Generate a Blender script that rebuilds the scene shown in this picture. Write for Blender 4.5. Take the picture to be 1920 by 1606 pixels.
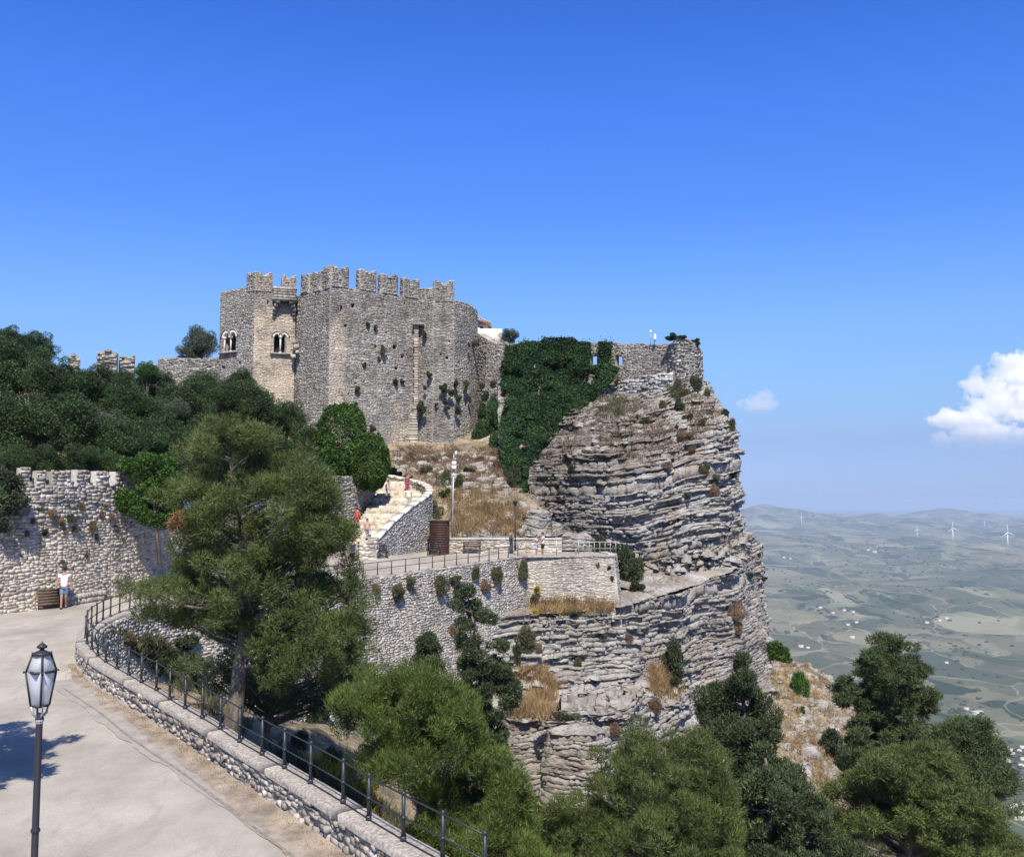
import bpy, bmesh, math, random
import numpy as np
from mathutils import Vector, Matrix
from mathutils.bvhtree import BVHTree

for o in list(bpy.data.objects):
    bpy.data.objects.remove(o)
scene = bpy.context.scene
COL = scene.collection
R = math.radians
RNG = np.random.default_rng(7)
random.seed(7)

# ------------------------------------------------------------------ camera, sky, sun, exposure
F = 1800.0
HORIZ = 940.0
PITCH = math.atan((HORIZ - 803) / F)
cam_d = bpy.data.cameras.new('camera')
cam_d.sensor_width = 36
cam_d.lens = 36 * F / 1920
cam_d.clip_start = 0.2
cam_d.clip_end = 90000
cam = bpy.data.objects.new('camera', cam_d)
COL.objects.link(cam)
cam.rotation_euler = (R(90) + PITCH, 0, 0)
scene.camera = cam

SUN_EL, SUN_AZ = 50.0, 175.0
world = bpy.data.worlds.new("World")
scene.world = world
world.use_nodes = True
wn = world.node_tree
for n in list(wn.nodes):
    wn.nodes.remove(n)
wo = wn.nodes.new('ShaderNodeOutputWorld')
bg = wn.nodes.new('ShaderNodeBackground')
sky = wn.nodes.new('ShaderNodeTexSky')
sky.sky_type = 'NISHITA'
sky.sun_disc = False
sky.sun_elevation = R(SUN_EL)
sky.sun_rotation = R(SUN_AZ)
sky.altitude = 700
sky.air_density = 1.0
sky.dust_density = 0.2
sky.ozone_density = 5.0
# the lavender haze layer low in the air and the deep blue above it, by elevation alone
wtc = wn.nodes.new('ShaderNodeTexCoord')
wsx = wn.nodes.new('ShaderNodeSeparateXYZ')
wn.links.new(wtc.outputs['Generated'], wsx.inputs[0])
wr = wn.nodes.new('ShaderNodeValToRGB')
wn.links.new(wsx.outputs[2], wr.inputs[0])
TT = [(0.0, (.291, .389, .771)), (.061, (.429, .449, .647)), (.076, (.490, .515, .680)), (.100, (.55, .600, .740)), (.132, (.618, .695, .84)), (.186, (.657, .792, 1.0)), (.237, (.579, .794, 1.143)),
      (.287, (.501, .754, 1.256)), (.38, (.436, .756, 1.438)), (.459, (.351, .674, 1.407)), (.65, (.58, .74, 1.12)), (1.0, (.85, .82, .92))]
we = wr.color_ramp.elements
while len(we) < len(TT): we.new(.5)
for k_, (p_, c_) in enumerate(TT):
    we[k_].position = p_; we[k_].color = (c_[0] / 1.5, c_[1] / 1.5, c_[2] / 1.5, 1)
wm = wn.nodes.new('ShaderNodeVectorMath'); wm.operation = 'MULTIPLY'
wm2 = wn.nodes.new('ShaderNodeVectorMath'); wm2.operation = 'SCALE'; wm2.inputs['Scale'].default_value = 1.5
wn.links.new(sky.outputs[0], wm.inputs[0]); wn.links.new(wr.outputs[0], wm.inputs[1])
wn.links.new(wm.outputs[0], wm2.inputs[0]); wn.links.new(wm2.outputs[0], bg.inputs[0])
bg.inputs[1].default_value = 0.12
wn.links.new(bg.outputs[0], wo.inputs[0])

sun_d = bpy.data.lights.new('sun', 'SUN')
sun_d.energy = 4.9
sun_d.angle = R(0.5)
sun_d.color = (1.0, 0.925, 0.82)
sun = bpy.data.objects.new('sun', sun_d)
COL.objects.link(sun)
az = R(SUN_AZ)
sdir = Vector((math.sin(az) * math.cos(R(SUN_EL)), math.cos(az) * math.cos(R(SUN_EL)), math.sin(R(SUN_EL))))
sun.rotation_euler = (-sdir).to_track_quat('-Z', 'Y').to_euler()
sun.location = sdir * 60

scene.view_settings.view_transform = 'Standard'
scene.view_settings.look = 'None'
scene.view_settings.exposure = 0.45
scene.view_settings.gamma = 1
scene.view_settings.use_curve_mapping = False
scene.render.engine = 'CYCLES'
scene.cycles.use_denoising = True
scene.cycles.max_bounces = 12
scene.cycles.diffuse_bounces = 3
scene.cycles.glossy_bounces = 2
scene.cycles.transmission_bounces = 4
scene.cycles.volume_bounces = 10
scene.cycles.transparent_max_bounces = 12
scene.cycles.caustics_reflective = False
scene.cycles.caustics_refractive = False

# ------------------------------------------------------------------ pixel <-> world at a chosen depth
CP, SP = math.cos(PITCH), math.sin(PITCH)

def W(px, py, d):
    """point whose horizontal distance along the view is d"""
    a = (px - 960) / F
    b = (803 - py) / F
    dy = CP - b * SP
    dz = SP + b * CP
    return Vector((a * d / dy, d, dz * d / dy))

def Wz(px, py, z):
    a = (px - 960) / F
    b = (803 - py) / F
    dy = CP - b * SP
    dz = SP + b * CP
    k = z / dz
    return Vector((a * k, dy * k, z))

def proj(P):
    P = np.asarray(P)
    zc = P[..., 1] * CP + P[..., 2] * SP
    yc = -P[..., 1] * SP + P[..., 2] * CP
    return 960 + F * P[..., 0] / zc, 803 - F * yc / zc

# ------------------------------------------------------------------ noise
def _h(i, j, s):
    n = (i.astype(np.int64) * 374761393 + j.astype(np.int64) * 668265263 + s * 982451653) & 0x7fffffff
    n = ((n ^ (n >> 13)) * 1274126177) & 0x7fffffff
    n = (n ^ (n >> 16)) & 0x7fffffff
    return n / float(0x7fffffff)

def vn(x, y, s=0):
    x = np.asarray(x, float); y = np.asarray(y, float)
    x, y = np.broadcast_arrays(x, y)
    i = np.floor(x); j = np.floor(y)
    u = x - i; v = y - j
    u = u * u * (3 - 2 * u); v = v * v * (3 - 2 * v)
    i = i.astype(np.int64); j = j.astype(np.int64)
    a = _h(i, j, s); b = _h(i + 1, j, s); c = _h(i, j + 1, s); d = _h(i + 1, j + 1, s)
    return (a * (1 - u) + b * u) * (1 - v) + (c * (1 - u) + d * u) * v * 1.0

def fbm(x, y, s=0, o=4):
    t = 0; a = .5; f = 1.0; w = 0
    for k in range(o):
        t = t + a * vn(x * f, y * f, s + k * 17); w += a
        a *= .5; f *= 2.03
    return t / w

# ------------------------------------------------------------------ materials
def mat(name):
    m = bpy.data.materials.new(name)
    m.use_nodes = True
    nt = m.node_tree
    b = nt.nodes['Principled BSDF']
    b.inputs['Specular IOR Level'].default_value = 0.25
    return m, nt, b

def nd(nt, t, **k):
    n = nt.nodes.new(t)
    for a, v in k.items():
        if hasattr(n, a):
            setattr(n, a, v)
        else:
            n.inputs[a.replace('_', ' ')].default_value = v
    return n

def ramp(nt, src, stops, interp='LINEAR'):
    r = nt.nodes.new('ShaderNodeValToRGB')
    r.color_ramp.interpolation = interp
    e = r.color_ramp.elements
    while len(e) < len(stops):
        e.new(0.5)
    for k, (p, c) in enumerate(stops):
        e[k].position = p
        e[k].color = (c, c, c, 1) if isinstance(c, (int, float)) else (*c, 1)
    nt.links.new(src, r.inputs[0])
    return r.outputs[0]

def mix(nt, f, a, b, mode='MIX'):
    m = nt.nodes.new('ShaderNodeMix')
    m.data_type = 'RGBA'; m.blend_type = mode
    for i, v in ((0, f), (6, a), (7, b)):
        if isinstance(v, (int, float)):
            m.inputs[i].default_value = v
        elif isinstance(v, tuple):
            m.inputs[i].default_value = (*v, 1)
        else:
            nt.links.new(v, m.inputs[i])
    return m.outputs[2]

def noise(nt, scale, detail=4, rough=.6, vec=None, dist=0):
    n = nt.nodes.new('ShaderNodeTexNoise')
    n.inputs['Scale'].default_value = scale
    n.inputs['Detail'].default_value = detail
    n.inputs['Roughness'].default_value = rough
    n.inputs['Distortion'].default_value = dist
    if vec is not None:
        nt.links.new(vec, n.inputs['Vector'])
    return n.outputs['Fac']

def pos(nt, sx=1, sy=1, sz=1):
    g = nt.nodes.new('ShaderNodeNewGeometry')
    m = nt.nodes.new('ShaderNodeMapping')
    m.inputs['Scale'].default_value = (sx, sy, sz)
    nt.links.new(g.outputs['Position'], m.inputs['Vector'])
    return m.outputs[0]

def island(nt):
    g = nt.nodes.new('ShaderNodeNewGeometry')
    return g.outputs['Random Per Island']

def objrand(nt):
    return nt.nodes.new('ShaderNodeObjectInfo').outputs['Random']

def bump(nt, b, h, strength=.5, dist=.05):
    n = nt.nodes.new('ShaderNodeBump')
    n.inputs['Strength'].default_value = strength
    n.inputs['Distance'].default_value = dist
    nt.links.new(h, n.inputs['Height'])
    nt.links.new(n.outputs[0], b.inputs['Normal'])

def attr(nt, name):
    a = nt.nodes.new('ShaderNodeAttribute')
    a.attribute_name = name
    return a.outputs['Fac']

def plain(name, c, rough=.7, metal=0, var=.0, scale=6):
    m, nt, b = mat(name)
    if var:
        n = noise(nt, scale, 4, .6, pos(nt))
        col = ramp(nt, n, [(.3, tuple(x * (1 - var) for x in c)), (.7, tuple(min(1, x * (1 + var)) for x in c))])
        nt.links.new(col, b.inputs['Base Color'])
        bump(nt, b, n, .3, .02)
    else:
        b.inputs['Base Color'].default_value = (*c, 1)
    b.inputs['Roughness'].default_value = rough
    b.inputs['Metallic'].default_value = metal
    return m

def masonry_mat(name, lo, mid, hi, stain=(.13, .115, .095), stain_amt=.6, cream=(.62, .52, .38), use_obj=False, sc=1.0):
    m, nt, b = mat(name)
    r = objrand(nt) if use_obj else island(nt)
    c = ramp(nt, r, [(0, lo), (.5, mid), (.85, hi), (1, tuple(min(.85, x * 1.2) for x in hi))])
    big = noise(nt, .22 * sc, 6, .65, pos(nt))
    f = ramp(nt, big, [(.45, 0.0), (.68, stain_amt)])
    c = mix(nt, f, c, stain)
    streak = noise(nt, 1.0, 4, .6, pos(nt, .9, .9, .14))
    c = mix(nt, ramp(nt, streak, [(.52, 0.0), (.75, .45)]), c, tuple(x * .8 for x in stain))
    c = mix(nt, attr(nt, 'tint'), c, mix(nt, .72, c, cream))
    pt = noise(nt, .9, 8, .72, pos(nt, 1, 1, .7), .8)
    c = mix(nt, 1.0, c, ramp(nt, pt, [(.34, .58), (.5, 1.0), (.68, 1.2)]), 'MULTIPLY')
    fine = noise(nt, 7, 5, .7, pos(nt))
    c = mix(nt, 1.0, c, ramp(nt, fine, [(.25, .62), (.55, 1.0), (.75, 1.12)]), 'MULTIPLY')
    nt.links.new(c, b.inputs['Base Color'])
    b.inputs['Roughness'].default_value = .92
    bump(nt, b, fine, .7, .05)
    return m

def rock_mat():
    m, nt, b = mat('limestone_rock')
    v = pos(nt, .5, .5, 2.8)
    n1 = noise(nt, .9, 7, .68, v, .3)
    c = ramp(nt, n1, [(.25, (.21, .19, .16)), (.42, (.375, .35, .305)), (.56, (.50, .475, .43)), (.75, (.62, .595, .55))])
    isl = noise(nt, .35, 4, .6, pos(nt, 1, 1, 1))
    c = mix(nt, ramp(nt, isl, [(.46, 0.0), (.62, .6)]), c, (.33, .27, .205))
    dark = noise(nt, .8, 6, .75, pos(nt, 1, 1, .55))
    c = mix(nt, ramp(nt, dark, [(.57, 0.0), (.68, .6)]), c, (.15, .145, .13))
    c = mix(nt, attr(nt, 'tint'), c, mix(nt, ramp(nt, noise(nt, 1.3, 6, .7, pos(nt, 1, 1, 1.6)), [(.38, .0), (.58, 1.0)]), (.38, .345, .30), (.125, .105, .085)))
    fine = noise(nt, 3.5, 7, .75, pos(nt, 1, 1, 2.2))
    c = mix(nt, 1.0, c, ramp(nt, fine, [(.32, .5), (.5, 1.0), (.7, 1.2)]), 'MULTIPLY')
    nt.links.new(c, b.inputs['Base Color'])
    b.inputs['Roughness'].default_value = .95
    bump(nt, b, fine, 1.0, .25)
    return m

def leaf_mat(name, a, b_, c_, patch=.35, tr=.25):
    m, nt, b = mat(name)
    r = island(nt)
    col = ramp(nt, r, [(0, a), (.55, b_), (1, c_)])
    n = noise(nt, patch, 3, .6, pos(nt))
    col = mix(nt, 1.0, col, ramp(nt, n, [(.32, .62), (.68, 1.3)]), 'MULTIPLY')
    nt.links.new(col, b.inputs['Base Color'])
    b.inputs['Roughness'].default_value = .62
    b.inputs['Specular IOR Level'].default_value = .3
    t = nt.nodes.new('ShaderNodeBsdfTranslucent')
    nt.links.new(col, t.inputs[0])
    ms = nt.nodes.new('ShaderNodeMixShader')
    ms.inputs[0].default_value = tr
    out = nt.nodes['Material Output']
    nt.links.new(b.outputs[0], ms.inputs[1]); nt.links.new(t.outputs[0], ms.inputs[2])
    nt.links.new(ms.outputs[0], out.inputs[0])
    return m

M = {}
M['castle'] = masonry_mat('castle_masonry', (.275, .25, .205), (.345, .32, .275), (.44, .415, .365), stain_amt=.5)
M['curtain'] = masonry_mat('curtain_masonry', (.255, .235, .195), (.33, .305, .265), (.43, .405, .36), stain_amt=.45)
M['wall'] = masonry_mat('rubble_masonry', (.28, .25, .205), (.40, .365, .31), (.53, .49, .43), stain=(.20, .175, .145), stain_amt=.5)
M['retain'] = masonry_mat('retaining_masonry', (.28, .265, .24), (.41, .395, .365), (.56, .54, .50), stain=(.20, .18, .155), stain_amt=.35)
M['stone'] = masonry_mat('loose_stone', (.25, .225, .19), (.34, .31, .27), (.46, .42, .37), use_obj=True, stain_amt=.3)
M['stone_wall'] = masonry_mat('wall_stone', (.28, .25, .205), (.40, .365, .31), (.53, .49, .43), stain=(.20, .175, .145), stain_amt=.45, use_obj=True)
M['mortar'] = plain('mortar', (.17, .155, .13), .95, var=.35, scale=2.5)
M['dark'] = plain('dark_void', (.025, .023, .02), .95)
M['coping'] = plain('weathered_coping', (.315, .285, .245), .92, var=.5, scale=14)
M['whitestone'] = plain('pale_dressed_stone', (.60, .56, .48), .85, var=.15)
M['rock'] = rock_mat()
M['pine'] = leaf_mat('pine_needles', (.055, .076, .022), (.10, .132, .036), (.165, .195, .058), .8)
M['pine_y'] = leaf_mat('young_pine_needles', (.055, .085, .018), (.105, .150, .030), (.170, .215, .050), .8)
M['pine_d'] = leaf_mat('dark_pine_needles', (.045, .066, .026), (.080, .110, .040), (.125, .16, .062), .7)
M['oak'] = leaf_mat('holm_oak_leaves', (.020, .040, .013), (.038, .072, .023), (.085, .135, .046), .5, .15)
M['oak_g'] = leaf_mat('grey_green_leaves', (.045, .062, .040), (.08, .105, .068), (.15, .18, .125), .5, .15)
M['cypress'] = leaf_mat('cypress_leaves', (.032, .047, .021), (.056, .080, .032), (.10, .13, .055), .7, .12)
M['ivy'] = leaf_mat('ivy_leaves', (.020, .046, .016), (.034, .076, .024), (.058, .115, .036), .45, .15)
M['hedge'] = leaf_mat('bright_green_leaves', (.030, .068, .012), (.055, .118, .018), (.10, .19, .032), .7, .2)
M['shrub'] = leaf_mat('olive_shrub_leaves', (.070, .075, .038), (.115, .120, .062), (.18, .185, .105), .8, .2)
M['shrub_d'] = leaf_mat('dark_shrub_leaves', (.032, .045, .022), (.055, .072, .034), (.095, .115, .055), .8, .2)
M['yellow'] = leaf_mat('yellow_flowers', (.35, .27, .03), (.55, .43, .04), (.70, .58, .08), .8, .2)
M['dry'] = leaf_mat('dry_grass', (.24, .155, .075), (.40, .28, .14), (.56, .42, .23), .8, .3)
M['dry_b'] = leaf_mat('brown_dry_weeds', (.14, .095, .06), (.23, .16, .10), (.34, .25, .16), .8, .2)
M['dead'] = leaf_mat('dead_needles', (.20, .09, .04), (.30, .15, .07), (.40, .22, .11), .8, .2)
M['metal'] = plain('dark_painted_iron', (.045, .052, .055), .45, .5)
M['rust'] = plain('weathered_iron_rail', (.085, .075, .068), .6, .4)
M['lampmetal'] = plain('charcoal_painted_iron', (.045, .042, .048), .5, .3)
M['galv'] = plain('galvanised_steel', (.45, .46, .45), .45, .5)
M['wood'] = plain('brown_stained_wood', (.060, .029, .021), .6, var=.3, scale=4)
M['oldwood'] = plain('grey_brown_weathered_wood', (.12, .085, .06), .85, var=.35, scale=8)
M['white'] = plain('white_plastic', (.80, .80, .78), .5)
M['steps'] = masonry_mat('worn_pale_step_stone', (.42, .37, .28), (.54, .48, .37), (.62, .56, .45), stain=(.34, .28, .2), stain_amt=.5, use_obj=True)

def bark():
    m, nt, b = mat('pine_bark')
    n = noise(nt, 5, 6, .75, pos(nt, 1, 1, .35))
    c = ramp(nt, n, [(.3, (.07, .055, .045)), (.5, (.17, .14, .115)), (.75, (.30, .255, .21))])
    nt.links.new(c, b.inputs['Base Color'])
    b.inputs['Roughness'].default_value = .95
    bump(nt, b, n, .9, .08)
    return m
M['bark'] = bark()

def glassy():
    m, nt, b = mat('frosted_lantern_glass')
    n = noise(nt, 3, 3, .5, pos(nt))
    c = ramp(nt, n, [(.3, (.80, .83, .83)), (.7, (.90, .92, .92))])
    nt.links.new(c, b.inputs['Base Color'])
    b.inputs['Roughness'].default_value = .35
    b.inputs['Specular IOR Level'].default_value = .5
    t = nt.nodes.new('ShaderNodeBsdfTranslucent'); nt.links.new(c, t.inputs[0])
    ms = nt.nodes.new('ShaderNodeMixShader'); ms.inputs[0].default_value = .45
    nt.links.new(b.outputs[0], ms.inputs[1]); nt.links.new(t.outputs[0], ms.inputs[2])
    tr = nt.nodes.new('ShaderNodeBsdfTransparent'); m2 = nt.nodes.new('ShaderNodeMixShader'); m2.inputs[0].default_value = .42
    nt.links.new(ms.outputs[0], m2.inputs[1]); nt.links.new(tr.outputs[0], m2.inputs[2]); nt.links.new(m2.outputs[0], nt.nodes['Material Output'].inputs[0])
    return m
M['glass'] = glassy()

def road_mat():
    m, nt, b = mat('worn_pale_concrete')
    n = noise(nt, .35, 7, .62, pos(nt, 1, .75, 1))
    c = ramp(nt, n, [(.32, (.26, .235, .195)), (.46, (.345, .315, .265)), (.6, (.415, .38, .32)), (.74, (.48, .445, .375))])
    n2 = noise(nt, 1.7, 6, .7, pos(nt, 1.2, .6, 1), .6)
    c = mix(nt, ramp(nt, n2, [(.50, 0.0), (.68, .6)]), c, (.28, .25, .205))
    sp = noise(nt, 30, 4, .8, pos(nt))
    c = mix(nt, 1.0, c, ramp(nt, sp, [(.25, .72), (.5, 1.0), (.75, 1.12)]), 'MULTIPLY')
    vo = nt.nodes.new('ShaderNodeTexVoronoi'); vo.feature = 'DISTANCE_TO_EDGE'
    vo.inputs['Scale'].default_value = .22
    mp = nt.nodes.new('ShaderNodeVectorMath'); mp.operation = 'ADD'
    nn = nt.nodes.new('ShaderNodeTexNoise'); nn.inputs['Scale'].default_value = 1.5; nn.inputs['Detail'].default_value = 5
    nt.links.new(pos(nt), nn.inputs['Vector'])
    nt.links.new(pos(nt), mp.inputs[0]); nt.links.new(nn.outputs['Color'], mp.inputs[1])
    nt.links.new(mp.outputs[0], vo.inputs['Vector'])
    c = mix(nt, ramp(nt, vo.outputs['Distance'], [(0.0, .28), (.004, .0)]), c, (.20, .18, .15))
    nt.links.new(c, b.inputs['Base Color'])
    b.inputs['Roughness'].default_value = .9
    bump(nt, b, sp, .35, .012)
    return m
M['road'] = road_mat()
M['dirt'] = plain('brown_dust_and_needles', (.28, .235, .185), .98, var=.4, scale=2.2)
M['asphaltstrip'] = plain('grey_patched_strip', (.31, .285, .25), .92, var=.18, scale=2.2)
M['joint'] = plain('dark_road_joint', (.24, .21, .17), .95, var=.3)

def hill_mat():
    m, nt, b = mat('dry_hillside_soil')
    n = noise(nt, .6, 7, .7, pos(nt))
    c = ramp(nt, n, [(.3, (.085, .08, .045)), (.42, (.17, .14, .09)), (.52, (.29, .23, .15)), (.60, (.36, .29, .19)), (.68, (.42, .395, .35)), (.8, (.50, .48, .44))])
    f2 = noise(nt, 4.5, 7, .8, pos(nt, 1, 1, 2))
    c = mix(nt, 1.0, c, ramp(nt, f2, [(.32, .45), (.55, 1.0), (.75, 1.2)]), 'MULTIPLY')
    nt.links.new(c, b.inputs['Base Color'])
    b.inputs['Roughness'].default_value = .97
    bump(nt, b, noise(nt, 3, 6, .7, pos(nt)), .8, .15)
    return m
M['hill'] = hill_mat()

def plain_mat():
    m, nt, b = mat('patchwork_farmland')
    p = pos(nt)
    mp = nt.nodes.new('ShaderNodeMapping'); mp.inputs['Scale'].default_value = (1 / 330., 1 / 560., 0); mp.inputs['Rotation'].default_value = (0, 0, .25)
    nt.links.new(p, mp.inputs['Vector'])
    wz = nt.nodes.new('ShaderNodeTexNoise'); wz.inputs['Scale'].default_value = .9; wz.inputs['Detail'].default_value = 3
    nt.links.new(mp.outputs[0], wz.inputs['Vector'])
    ad = nt.nodes.new('ShaderNodeVectorMath'); ad.operation = 'MULTIPLY_ADD'
    nt.links.new(wz.outputs['Color'], ad.inputs[0]); ad.inputs[1].default_value = (1.4, 1.4, 0); nt.links.new(mp.outputs[0], ad.inputs[2])
    def vor(scale, feat='F1', sc2=(1, 1, 1)):
        v = nt.nodes.new('ShaderNodeTexVoronoi'); v.feature = feat; v.inputs['Scale'].default_value = scale
        v.distance = 'MANHATTAN' if feat == 'F1' else 'EUCLIDEAN'
        nt.links.new(ad.outputs[0], v.inputs['Vector'])
        return v
    v1 = vor(1.0)
    sep = nt.nodes.new('ShaderNodeSeparateColor'); nt.links.new(v1.outputs['Color'], sep.inputs[0])
    c = ramp(nt, sep.outputs[0], [(0, (.07, .08, .05)), (.14, (.15, .14, .09)), (.24, (.26, .215, .145)), (.38, (.10, .105, .07)), (.50, (.29, .235, .155)),
                                 (.64, (.17, .155, .10)), (.76, (.35, .275, .185)), (.90, (.41, .335, .235))], 'CONSTANT')
    v2 = vor(2.6)
    sep2 = nt.nodes.new('ShaderNodeSeparateColor'); nt.links.new(v2.outputs['Color'], sep2.inputs[0])
    c2 = ramp(nt, sep2.outputs[1], [(0, (.05, .065, .04)), (.2, (.19, .165, .11)), (.42, (.10, .105, .065)), (.60, (.29, .235, .16)), (.82, (.16, .15, .10))], 'CONSTANT')
    c = mix(nt, ramp(nt, sep.outputs[2], [(0, .15), (.5, .75)], 'CONSTANT'), c, c2)
    ve = vor(1.0, 'DISTANCE_TO_EDGE')
    c = mix(nt, ramp(nt, ve.outputs['Distance'], [(0, .8), (.022, .0)]), c, (.42, .36, .26))
    wv = noise(nt, .0011, 6, .65, p)
    c = mix(nt, ramp(nt, wv, [(.52, 0.0), (.64, .6)]), c, (.085, .095, .06))
    spk = noise(nt, .012, 5, .75, pos(nt, 1, .6, 1))
    c = mix(nt, ramp(nt, spk, [(.60, 0.0), (.66, .7)]), c, (.045, .06, .035))
    c = mix(nt, 1.0, c, (.66, .76, .66), 'MULTIPLY')
    nt.links.new(c, b.inputs['Base Color'])
    b.inputs['Roughness'].default_value = 1
    b.inputs['Specular IOR Level'].default_value = 0
    return m
M['plain'] = plain_mat()

# ------------------------------------------------------------------ mesh helpers
def mesh_np(name, V, Q=None, T=None, m=None, attrs=None, smooth=False):
    me = bpy.data.meshes.new(name)
    V = np.asarray(V, dtype=np.float32)
    nq = 0 if Q is None else len(Q)
    ntr = 0 if T is None else len(T)
    me.vertices.add(len(V))
    me.vertices.foreach_set('co', V.ravel())
    loops = []
    if nq: loops.append(np.asarray(Q, dtype=np.int32).ravel())
    if ntr: loops.append(np.asarray(T, dtype=np.int32).ravel())
    L = np.concatenate(loops)
    me.loops.add(len(L))
    me.loops.foreach_set('vertex_index', L)
    me.polygons.add(nq + ntr)
    st = np.concatenate([np.arange(nq) * 4, nq * 4 + np.arange(ntr) * 3]).astype(np.int32)
    me.polygons.foreach_set('loop_start', st)
    if smooth:
        me.polygons.foreach_set('use_smooth', np.ones(nq + ntr, dtype=bool))
    me.update(calc_edges=True)
    if attrs:
        for k, a in attrs.items():
            at = me.attributes.new(k, 'FLOAT', 'POINT')
            at.data.foreach_set('value', np.asarray(a, dtype=np.float32))
    if m is not None:
        me.materials.append(m)
    return me

def link(name, me, parent=None, **k):
    o = bpy.data.objects.new(name, me)
    COL.objects.link(o)
    if parent is not None:
        o.parent = parent
        o.matrix_parent_inverse = Matrix.Translation(-parent.location)
    for a, v in k.items():
        o[a] = v
    return o

def thing(name, label, cat, loc=(0, 0, 0), group=None):
    o = bpy.data.objects.new(name, None)
    o.empty_display_size = .3
    COL.objects.link(o)
    o.location = loc
    o['label'] = label; o['category'] = cat
    if group: o['group'] = group
    return o

def tag(o, label, cat, group=None):
    o['label'] = label; o['category'] = cat
    if group: o['group'] = group
    return o

def recentre(o):
    """put the origin of a top-level mesh at its base"""
    me = o.data
    n = len(me.vertices)
    a = np.empty(n * 3, np.float32); me.vertices.foreach_get('co', a); a = a.reshape(-1, 3)
    c = np.array([(a[:, 0].min() + a[:, 0].max()) / 2, (a[:, 1].min() + a[:, 1].max()) / 2, a[:, 2].min()], np.float32)
    a -= c
    me.vertices.foreach_set('co', a.ravel()); me.update()
    o.location = Vector(c.tolist())

class MB:
    def __init__(s): s.V = []; s.Q = []; s.T = []; s.n = 0
    def add(s, V, Q=None, T=None):
        V = np.asarray(V, float)
        if Q is not None and len(Q): s.Q.append(np.asarray(Q) + s.n)
        if T is not None and len(T): s.T.append(np.asarray(T) + s.n)
        s.V.append(V); s.n += len(V)
        return s
    def box(s, c, size, rot=0.0, taper=1.0, tilt=None):
        x, y, z = [v / 2 for v in size]
        V = np.array([[-x, -y, -z], [x, -y, -z], [x, y, -z], [-x, y, -z], [-x * taper, -y * taper, z], [x * taper, -y * taper, z], [x * taper, y * taper, z], [-x * taper, y * taper, z]])
        if tilt is not None:
            V = V @ np.array(tilt.to_3x3()).T
        cr, sr = math.cos(rot), math.sin(rot)
        V = np.stack([V[:, 0] * cr - V[:, 1] * sr, V[:, 0] * sr + V[:, 1] * cr, V[:, 2]], 1) + np.array(c)
        return s.add(V, [[0, 3, 2, 1], [4, 5, 6, 7], [0, 1, 5, 4], [1, 2, 6, 5], [2, 3, 7, 6], [3, 0, 4, 7]])
    def tube(s, pts, rad, n=6, cap=True):
        pts = [Vector(p) for p in pts]
        if isinstance(rad, (int, float)): rad = [rad] * len(pts)
        V = []; Q = []
        up = Vector((0, 0, 1))
        for i, p in enumerate(pts):
            a = pts[max(0, i - 1)]; b = pts[min(len(pts) - 1, i + 1)]
            t = (b - a).normalized()
            r = Vector((1, 0, 0)) if abs(t.z) > .9 else up
            u = t.cross(r).normalized(); w = t.cross(u)
            for k in range(n):
                an = 2 * math.pi * k / n
                V.append(p + (u * math.cos(an) + w * math.sin(an)) * rad[i])
        for i in range(len(pts) - 1):
            for k in range(n):
                Q.append([i * n + k, i * n + (k + 1) % n, (i + 1) * n + (k + 1) % n, (i + 1) * n + k])
        T = []
        if cap:
            for e, base in ((0, 0), (1, (len(pts) - 1) * n)):
                for k in range(1, n - 1):
                    T.append([base, base + k, base + k + 1] if e else [base, base + k + 1, base + k])
        return s.add([tuple(v) for v in V], Q, T)
    def lathe(s, prof, c, n=12):
        V = []; Q = []
        for (r, z) in prof:
            for k in range(n):
                a = 2 * math.pi * k / n
                V.append((c[0] + r * math.cos(a), c[1] + r * math.sin(a), c[2] + z))
        for i in range(len(prof) - 1):
            for k in range(n):
                Q.append([i * n + k, i * n + (k + 1) % n, (i + 1) * n + (k + 1) % n, (i + 1) * n + k])
        return s.add(V, Q)
    def mesh(s, name, m, smooth=False, attrs=None):
        V = np.concatenate(s.V)
        Q = np.concatenate(s.Q) if s.Q else None
        T = np.concatenate(s.T) if s.T else None
        return mesh_np(name, V, Q, T, m, attrs, smooth)
    def obj(s, name, m, parent=None, smooth=False, **k):
        return link(name, s.mesh(name, m, smooth), parent, **k)

SURF = []      # surfaces that plants can be set on: (V, Q)
_bvh = None
def hit(px, py):
    global _bvh
    if _bvh is None:
        VV = []; PP = []; n = 0
        for V, Q in SURF:
            VV.append(V); PP.append(np.asarray(Q) + n); n += len(V)
        VV = np.concatenate(VV)
        polys = []
        for P in PP: polys += P.tolist()
        _bvh = BVHTree.FromPolygons(VV.tolist(), polys)
    d = W(px, py, 1.0).normalized()
    loc, nor, idx, dist = _bvh.ray_cast(Vector((0, 0, 0)), d)
    if loc is None: return None, None
    if nor.dot(d) > 0: nor = -nor
    return loc, nor

def in_poly(px, py, poly):
    px = np.asarray(px); py = np.asarray(py)
    r = np.zeros(px.shape, bool)
    n = len(poly)
    for i in range(n):
        x0, y0 = poly[i]; x1, y1 = poly[(i + 1) % n]
        c = ((y0 > py) != (y1 > py)) & (px < (x1 - x0) * (py - y0) / ((y1 - y0) + 1e-9) + x0)
        r ^= c
    return r

def sample_poly(poly, n, rng):
    P = np.array(poly, float)
    lo = P.min(0); hi = P.max(0)
    out = []; c = 0
    while c < n:
        q = lo + rng.random((n * 2, 2)) * (hi - lo)
        q = q[in_poly(q[:, 0], q[:, 1], poly)]
        out.append(q); c += len(q)
    return np.concatenate(out)[:n]

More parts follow.
